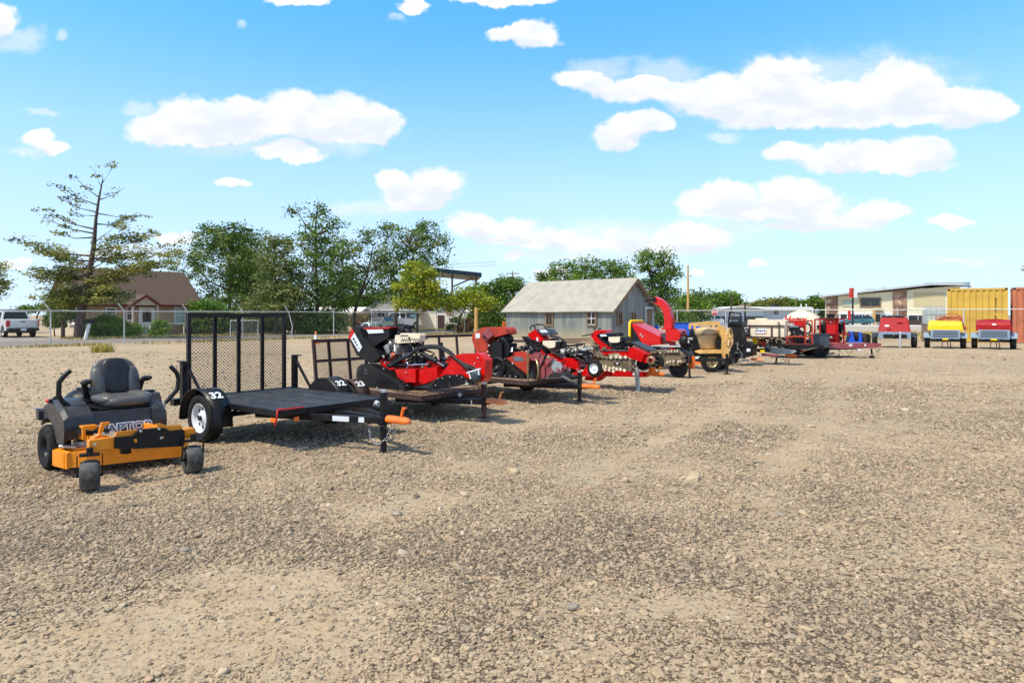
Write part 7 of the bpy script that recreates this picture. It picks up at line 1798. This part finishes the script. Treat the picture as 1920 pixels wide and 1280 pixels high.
    # lettering on the round end, upper left
    sd_ = ax.cross(Vector((0, 0, 1))).normalized(); lp = c+sd_*(-r*.22)+Vector((0, 0, r*.60))
    if (F.w(*(lp)[:2]).x-F.w(*c[:2]).x) > 0: lp = c+sd_*(r*.22)+Vector((0, 0, r*.60)); sd_ = -sd_
    lettering('Hotsy', .34, M['red'], k, lp-ax*.03, sd_, (0, 0, 1), 'lettering', .02, bold=.012, shear=.3)
washer_one()

# ---- washer trailer two: toolbox, washer, hose reel
FW = Frame(px(1560, 600, 25.6).x, 25.6, -8)
def washer_two():
    F = FW
    tr = thing('utility_trailer', 'long dark maroon trailer with a toolbox, washer and blue hose reel', 'trailer', F.o, -8, 'equipment trailers parked in a row')
    b = MB(); b.prism(outl(F, zs, [(370,790),(1290,775),(1420,790),(1400,850),(1290,880),(560,890),(370,870)], -.4), (0, .1, 0)); b.prism(outl(F, zs, [(60,790),(1290,775),(1290,830),(60,870)], .9), (0, .1, 0)); b.build('frame', M['red_dull'], tr, .01)
    b = MB(); b.prism(outl(F, zs, [(0,880),(560,885),(900,870),(900,905),(0,925)], -.3), (0, 1.2, 0)); b.build('lower_frame', M['black'], tr, .01)
    p = F.sy(*zs(175, 850), -.3); wheel_parts(tr, (p.x, -.35, .33), .33, .22, M['black'], out=-1); wheel_parts(tr, (p.x, 1.0, .33), .33, .22, M['black'], out=1)
    p = F.sy(*zs(585, 760), -.2); q = F.sy(*zs(560, 1040), -.45); b = MB(); b.bar(p, (q.x, q.y, .1), .06, .06); b.box((q.x-.05, q.y, .03), (.3, .12, .06)); b.build('jack_leg', M['black'], tr)
    p = F.sy(*zs(1215, 890), -.3); b = MB(); b.bar(p, F.sy(*zs(1225, 1010), -.3), .05, .05); p = F.sy(*zs(1225, 1010), -.3); b.box((p.x, p.y, .05), (.14, .12, .1)); b.build('stand_leg', M['black'], tr)
    b = MB()
    for dx in (0, 60): chain_pts(outl(F, zs, [(1280+dx,850),(1300+dx*.7,930),(1345,960),(1370+dx*.3,900),(1400,850)], -.42), .006, b)
    chain_pts(outl(F, zs, [(700,880),(720,960),(780,990),(830,960),(840,890)], -.35), .006, b); b.build('safety_chain', M['gold'], tr)
    for x in (765, 1075): MB().prism(outl(F, zs, [(x,800),(x+(70 if x < 1000 else 35),800),(x+(70 if x < 1000 else 35),840),(x,840)], -.407), (0, .006, 0)).build('sticker', M['paper'], tr)
    k = thing('toolbox', 'dark slate steel toolbox on the trailer below the red washer', 'toolbox', F.o, -8)
    b = MB(); b.prism(outl(F, zs, [(40,625),(370,612),(372,860),(240,880),(40,880)], -.55), (0, .5, 0)); b.build('box', M['dark_box'], k, .01)
    b = MB(); b.prism(outl(F, zs, [(45,605),(370,590),(375,610),(40,622)], -.57), (0, .54, 0)); b.build('lid', M['dark_box'], k, .01)
    w = thing('pressure_washer', 'tall red pressure washer with a flared black exhaust beside the toolbox', 'pressure washer', F.o, -8, 'red pressure washers')
    b = MB(); b.prism(outl(F, zs, [(310,295),(540,295),(555,420),(530,600),(320,590)], -.25), (0, .5, 0)); b.build('burner_housing', M['red'], w, .02)
    MB().prism(outl(F, zs, [(385,352),(412,350),(414,370),(386,372)], -.257), (0, .006, 0)).build('sticker', M['label_white'], w)
    b = MB(); b.prism(outl(F, zs, [(280,275),(530,272),(560,290),(300,298)], -.35), (0, .7, 0)); b.build('top_plate', M['rust'], w)
    b = MB(); b.prism(outl(F, zs, [(345,195),(500,195),(465,270),(390,270)], -.15), (0, .3, 0)); b.build('exhaust_cap', M['black'], w, .01)
    tube_frame(w, F, zs, [(185,600),(190,310),(300,300),(670,300),(685,600)], -.3, .35, M['red_deep'], .032, extra=(((545,300),(520,740)), ((380,765),(700,765)), ((400,600),(800,600)), ((660,600),(665,780))))
    b = MB(); b.prism(outl(F, zs, [(380,600),(560,600),(590,740),(400,760)], -.2), (0, .5, 0)); b.build('lower_box', M['red_deep'], w, .01)
    b = MB(); b.ball(F.sy(*zs(255, 480), 0), (.14, .2, .22), 14, 10, None, True, .7); b.ball(F.sy(*zs(610, 470), 0), (.12, .2, .24), 14, 10, None, True, .7); b.build('engine', M['black'], w)
    clutter(w, F, zs, (200, 340, 310, 580), -.2, 10, 17); clutter(w, F, zs, (560, 390, 670, 740), -.2, 12, 18)
    b = MB(); b.ball(F.sy(*zs(410, 670), -.22), .06).prism(outl(F, zs, [(550,345),(650,345),(650,380),(550,380)], -.1), (0, .3, 0)); b.build('pump', M['cast'], w)
    h = thing('hose_reel', 'bright blue hose reel on the maroon trailer', 'hose reel', F.o, -8)
    for y in (-.3, ):
        for pts in ([(770,765),(800,640),(810,560),(850,545),(855,620),(880,740)], [(1020,765),(1035,650),(1020,565),(975,560),(965,620),(960,740)]):
            MB().prism(outl(F, zs, pts, y), (0, .4, 0)).build('reel_frame', M['blue'], h, .01)
    MB().prism(outl(F, zs, [(770,740),(1040,740),(1040,770),(770,770)], -.32), (0, .44, 0)).build('reel_base', M['blue'], h, .006)
    a, e = F.sy(*zs(855, 655), -.1), F.sy(*zs(965, 655), -.1); b = MB()
    n = 7
    for i in range(n): q = a.lerp(e, (i+.5)/n); b.tube([q+Vector((0, .17*math.cos(w_), .17*math.sin(w_))) for w_ in [2*math.pi*k/16 for k in range(16)]], .026, 6, closed=True)
    b.cyl(a, e, .15, n=16); b.build('hose', M['plastic'], h)
    g = thing('feed_box', 'rusty brown box and black canister right of the blue hose reel', 'box', F.o, -8)
    MB().prism(outl(F, zs, [(1045,590),(1130,585),(1125,770),(1050,770)], -.2), (0, .3, 0)).build('box', M['rust'], g, .01)
    MB().prism(outl(F, zs, [(1135,600),(1185,600),(1205,660),(1200,775),(1125,775),(1130,680)], -.25), (0, .25, 0)).build('canister', M['plastic'], g, .03)
    s = thing('white_bag', 'crumpled white bag lying under the maroon trailer', 'bag', F.o, -8)
    b = MB(); rb_ = random.Random(4)
    b.loft([[F.sy(*zs(975+60*math.cos(a)*s_+rb_.uniform(-6, 6), 915-30*math.sin(a)*s_+rb_.uniform(-4, 4)), -.4)+Vector((0, y, 0)) for a in [2*math.pi*k/9 for k in range(9)]] for y, s_ in ((0, .6), (.06, 1.), (.16, .9), (.24, .4))], False); b.build('bag', M['white'], s)
washer_two()

# ================================================================ compressors
def compressor(label, u, v, deg, top_m, style, scale=1.):
    c = gp(u, v); t = thing('air_compressor', label, 'air compressor', (c.x, c.y, 0), deg, 'towable air compressors in a row'); t.scale = (scale,)*3
    if style == 'wedge':
        b = MB(); lo = [Vector(p) for p in ((-.9, -.70, .78), (.35, -.70, .78), (.35, .70, .78), (-.9, .70, .78))]; hi = [Vector(p) for p in ((-.8, -.58, 1.48), (-.05, -.58, 1.48), (-.05, .58, 1.48), (-.8, .58, 1.48))]
        b.loft([lo, hi], False); b.build('hood', top_m, t, .04, 3)
        b = MB(); b.bb(-.9, .36, -.70, .70, .44, .775); b.build('base', M['grey_blue'], t, .02)
        b = MB(); b.ball((-.4, .05, 1.50), (.35, .42, .10), 20, 8); b.build('exhaust_cover', M['black'], t)
        nrm = Vector((.87, 0, .5)); p = Vector((.20, -.33, 1.07)); MB().ball(p, (.03, .12, .055), 16, 8, Matrix.Rotation(R(-30), 3, 'Y')).build('emblem', M['label_white'], t)
        b = MB(); b.bb(.10, .16, .10, .35, 1.22, 1.25).bb(.26, .32, -.35, -.15, .90, .93); b.build('latch', M['red_deep'], t, .006)
        b = MB(); b.cyl((.62, .22, .0), (.62, .22, .72), .045, n=12).ball((.62, .22, .74), .06); b.build('jack', M['galv'], t)
        b = MB(); b.bar((.3, -.45, .55), (.6, 0, .5), .06, .08).bar((.3, .45, .55), (.6, 0, .5), .06, .08).bb(.37, .5, -.5, .5, .50, .66); b.build('drawbar', M['black'], t)
        b = MB(); b.ball((.45, -.05, .62), .06); b.build('coupler', M['gold'], t); fm = M['dark_box']
    else:
        b = MB(); sec = []
        W = .72 if style == 'yellow' else .68
        for y, k in ((-W, .0), (-W*.93, 1.), (W*.93, 1.), (W, .0)):
            sec.append([Vector(p) for p in ((-1.3, y, .86), (.36, y, .86), (.34, y, 1.0+.12*k), (.22, y, 1.10+.18*k), (-.2, y, 1.14+.22*k), (-1.1, y, 1.14+.20*k), (-1.28, y, 1.0+.15*k))])
        b.loft(sec, False); b.build('hood', top_m, t, .03, 3)
        b = MB(); b.bb(-1.2, .38, -.56, .56, .44, .855); b.build('base', M['grey_blue'], t, .02)
        b = MB(); b.bb(.381, .44, -.60, .60, .46, .90); fp = b.build('front_panel', M['grey_blue'], t, .015)
        b = MB(); b.bb(.4405, .446, -.50, .50, .54, .86); b.build('grille_opening', M['black'], fp)
        b = MB()
        for k in range(4): z = .56+k*.08; b.box((.455, 0, z+.018), (.020, 1.0, .042), Matrix.Rotation(R(10), 3, 'Y'))
        b.build('louvre', M['grey_blue'], fp)
        if style != 'yellow':
            MB().ball((.30, .02, 1.14), (.03, .11, .05), 16, 8, Matrix.Rotation(R(-35), 3, 'Y')).build('emblem', M['label_white'], t)
            MB().tube([(-.3, -.7, 1.30), (-.2, -.3, 1.37), (-.2, .2, 1.38), (-.3, .7, 1.31)], .02, 6).build('hood_edge', top_m, t)
        b = MB(); b.bar((.3, -.35, .42), (.75, 0, .40), .06, .08).bar((.3, .35, .42), (.75, 0, .40), .06, .08).bb(-1.1, .35, -.6, .6, .34, .435); b.build('drawbar', M['black'], t)
        b = MB(); b.bb(.72, .82, -.12, .12, .42, .50); b.build('coupler', M['yellow'], t, .01)
        b = MB(); b.tube([(.78, -.1, .45), (.8, -.14, .1), (.8, .1, .1), (.78, .08, .45)], .02, 6).cyl((.8, .18, .12), (.8, .24, .12), .10, n=14).bar((.78, .2, .45), (.8, .2, .15), .04, .04); b.build('jack_wheel', M['rust'], t)
        fm = M['grey_blue']
    for s in (-1, 1):
        wheel_parts(t, (-.25, s*(.74 if style != 'wedge' else .86), .33), .33, .24, M['steel'], out=s)
        if style == 'wedge':
            MB().loft([[Vector((x, s*.73, z)) for x, z in ((-.7, .55), (.1, .55), (.1, .75), (-.7, .75))], [Vector((x, s*.98, z)) for x, z in ((-.7, .42), (.1, .42), (.1, .70), (-.7, .70))]], False).build('fender', fm, t, .02)
        else: 
            b = MB(); P = [(-.72, .48), (-.66, .66), (-.5, .75), (.0, .75), (.14, .66), (.20, .48)]; b.prism([(x, s*.59, z) for x, z in P], (0, s*.30, 0)); b.build('fender', fm, t, .05, 4)
    return t
compressor('red wedge shaped air compressor with a pale jack post, leftmost of the three', 1677, 651, -117, M['red_deep'], 'wedge', 1.0)
cy = compressor('yellow topped grey air compressor with a red hose coiled on it', 1772, 652.5, -122, M['yellow'], 'yellow', 1.0)
compressor('red topped grey air compressor in front of the yellow container, rightmost of the three', 1863, 654, -125, M['red_deep'], 'red', 1.02)
h = thing('air_hose', 'coil of reddish brown hose draped over the yellow compressor', 'hose', cy.location, -122)
b = MB()
for k in range(4):
    b.tube([(-.3+.28*math.cos(a)*(1+.08*k), .25+(.52+.04*k)*math.sin(a), 1.40+.02*k+.10*math.sin(a*2+k)+(-.0 if math.sin(a) < .7 else -.32-.05*k)) for a in [2*math.pi*j/26 for j in range(26)]], .022, 6, closed=True)
b.tube([(-.3, .05, 1.38), (-.25, .0, 1.62), (-.25, .35, 1.70), (-.25, .65, 1.55), (-.2, .72, 1.35)], .022, 6); b.build('hose_coil', M['hose_red'], h)

# ================================================================ containers and yard clutter
def container(name, label, X0, X1, Y, dep, h, m, nr, deg=0.):
    t = thing(name, label, 'shipping container', (X0, Y, 0), deg, None); L = X1-X0
    K = nr*4; vs = []; fs = []
    def face(x0, x1, ya, axis=0):
        b = MB(); vs = []; N = nr*4
        for i in range(N+1):
            tt = i/N; o = 0 if (i % 4) in (0, 1) else .055; x = x0+(x1-x0)*tt
            if axis == 0: vs += [(x, ya+o, .16), (x, ya+o, h-.12)]
            else: vs += [(ya-o if ya > L/2 else ya+o, x, .16), (ya-o if ya > L/2 else ya+o, x, h-.12)]
        fs = [(2*i, 2*i+2, 2*i+3, 2*i+1) for i in range(N)]
        return b.add(vs, fs)
    face(.09, L-.09, .01).build('corrugated_wall', m, t); face(.09, dep-.09, .01, 1).build('corrugated_wall', m, t); face(.09, dep-.09, L-.01, 1).build('corrugated_wall', m, t); face(.09, L-.09, dep-.07).build('corrugated_wall', m, t)
    b = MB()
    for x in (0, L):
        for y in (0, dep): b.bb(x-.0 if x == 0 else L-.1, .1 if x == 0 else L, 0 if y == 0 else dep-.1, .1 if y == 0 else dep, .0, h)
    b.bb(.1, L-.1, .0, .08, h-.12, h-.002).bb(.1, L-.1, .0, .08, .02, .16).bb(.1, L-.1, dep-.08, dep, h-.12, h-.002).bb(0, .08, .1, dep-.1, h-.12, h-.002).bb(L-.08, L, .1, dep-.1, h-.12, h-.002).bb(0.002, .08, .1, dep-.1, .02, .16).bb(L-.08, L-.002, .1, dep-.1, .02, .16)
    b.build('corner_frame', m, t); MB().bb(.08, L-.08, .08, dep-.08, h-.06, h-.02).build('roof', m, t)
    b = MB()
    for x in (.02, L-.14):
        for z in (h-.13, .02): b.bb(x, x+.12, -.006, -.001, z, z+.11)
    b.build('corner_casting', M['black'], t)
    return t
def cont_mat(name, c, rc, amt):
    m = mat(name, c, .55, 0, .1, vs=1.2, dirt=amt, dcol=rc); return m
M['cont_y'] = cont_mat('container_yellow', (.58, .37, .055), (.26, .15, .06), .4); M['cont_o'] = cont_mat('rusty_orange_container', (.48, .15, .07), (.13, .04, .02), .9)
Yc = 41.; xa = px(1776, 600, Yc).x; xb = xa+2.99
ct = container('shipping_container', 'yellow corrugated shipping container behind the fence', xa, xb, Yc, 6.0, 3.22, M['cont_y'], 9, -34)
for i, ch in enumerate('4510 8'):
    if ch != ' ': lettering(ch, .20, M['rust'], ct, ((xb-xa)*.80, -.008, 2.55-i*.21), (1, 0, 0), (0, 0, 1), 'number', .003, bold=.004)
container('shipping_container', 'rusty orange shipping container at the right edge', px(1899, 600, 39.2).x, px(1899, 600, 39.2).x+6.0, 39.2, 2.5, 3.22, M['cont_o'], 20, -34)
# flood light high at the right edge
def flood():
    c = px(1932, 600, 44); t = thing('flood_light', 'flood light on a pole above the orange container', 'light', (c.x, c.y, 0), 0)
    MB().bb(-.08, .08, -.08, .08, 0, 4.7).build('pole', M['galv'], t); MB().box((-.35, -.1, 4.65), (.5, .3, .35), Matrix.Rotation(R(20), 3, 'Y')).build('lamp_head', M['galv'], t, .03)
flood()
def place(name, label, cat, u, v, deg, parts, group=None):
    c = gp(u, v); t = thing(name, label, cat, (c.x, c.y, 0), deg, group)
    for nm, mb, m, bv in parts: mb.build(nm, m, t, bv)
    return t
c = gp(1760, 640); tt = thing('tote_tank', 'translucent white tote tank in a cage left of the yellow container', 'tank', (c.x-.3, c.y, 0), -20)
MB().bb(-.5, .5, -.5, .5, 1.05, 2.05).build('bottle', mat('tote_plastic', (.45, .50, .46), .4), tt, .05); MB().bb(-.55, .55, -.55, .55, .0, 1.0).build('pallet_base', M['wood'], tt)
b = MB()
for k in range(5):
    for s in (-.53, .53): b.bb(-.53+k*.26, -.51+k*.26, s-.01, s+.01, 1.0, 2.1)
for z in (1.3, 1.7, 2.08): b.bb(-.55, .55, -.55, -.53, z-.01, z+.01)
b.build('cage', M['galv'], tt)
place('orange_pallet', 'orange slatted pallet leaning on the left corner of the tin shed', 'pallet', 948, 631, 0, [('slats', (lambda b: [b.bb(-.22, .22, -.03, .0, .15+k*.17, .25+k*.17) for k in range(6)] and b)(MB()), M['coupler'], 0), ('rails', MB().bb(-.24, -.17, .001, .08, .0, 1.15).bb(.17, .24, .001, .08, 0, 1.15), M['coupler'], 0)])
place('blue_barrel', 'blue plastic barrel behind the wood chipper hopper', 'barrel', 1228, 632, 0, [('barrel', MB().lathe([(0, 0), (.28, 0), (.29, .3), (.28, .32), (.29, .6), (.27, .9), (0, .92)], (0, 0, .0), n=20), M['blue'], 0)])
place('white_box', 'white chest standing at the gable wall of the tin shed', 'box', 1176, 634, -40, [('box', MB().bb(-.45, .45, -.3, .3, 0, 1.0), M['white'], .03), ('lid', MB().bb(-.46, .46, -.31, .31, 1.003, 1.06), M['white'], .02)])
place('blue_dumpster', 'dark blue open bin between the chipper and the mixer', 'bin', 1284, 636, -15, [('bin', MB().prism([(-.9, -.6, .1), (.9, -.6, .1), (1.0, -.6, 1.1), (-1.0, -.6, 1.1)], (0, 1.2, 0)), M['blue'], .03), ('rim', MB().bb(-1.04, 1.04, -.66, .64, 1.103, 1.16), M['dark_box'], .01)])
lg = random.Random(9)
for i in range(7):
    c = gp(1090+lg.uniform(-26, 22), 640); o = MB().bar((-lg.uniform(.8, 1.3), 0, 0), (lg.uniform(.8, 1.3), 0, lg.uniform(-.05, .06)), .2, .05).build('timber_plank', M['wood']); o.location = (c.x-.6+lg.uniform(-.5, .5), c.y-3+i*.25, .05+.06*(i % 4)); o.rotation_euler = (0, 0, R(lg.uniform(-14, 14)))
    tag(o, 'weathered plank in the timber heap behind the walk behind trencher', 'plank', 'planks heaped before the tin shed')
c = gp(985, 641); o = MB().box((0, 0, .05), (3.2, .9, .05), Matrix.Rotation(R(2), 3, 'Y')).box((.3, .3, .10), (2.8, .8, .04), Matrix.Rotation(R(-1), 3, 'Y')).build('roofing_sheets', M['rust']); o.location = c; o.rotation_euler = (0, 0, R(-35)); tag(o, 'flat rusty sheets lying at the foot of the tin shed wall', 'metal sheets')
for i, (du, a) in enumerate(((0, 12), (8, -20))):
    c = gp(888+du, 634); o = MB().bar((-1, 0, .1), (1, 0, .3+.1*i), .2, .08).build('timber_beam', M['yellow_wood']); o.location = (c.x, c.y, .05); o.rotation_euler = (0, 0, R(a)); tag(o, ['long yellow beam lying left of the tin shed', 'shorter yellow beam crossing the other near the timber post'][i], 'beam')
for u, v, r, l in ((568, 843, .055, 'rounded cobble on the gravel before the black trailer'), (900, 826, .04, 'small flat cobble near the rusty trailer jack'), (1073, 1140, .028, 'smooth grey cobble on the bare dirt patch'), (745, 965, .035, 'dark flat cobble in the gravel at the centre'), (347, 1033, .03, 'long dark cobble in the gravel below the mower'), (1466, 967, .03, 'tan cobble right of the centre gravel')):
    o = MB().ball((0, 0, 0), (r*1.3, r, r*.6), 14, 9, None, True, .9).build('cobble', mat('cobble_stone', (.30, .25, .20), .85, 0, .3, vs=20, bump=.003, bs=40)); o.location = gp(u, v)+Vector((0, 0, r*.35)); o.rotation_euler = (0, 0, u*.1); tag(o, l, 'stone')
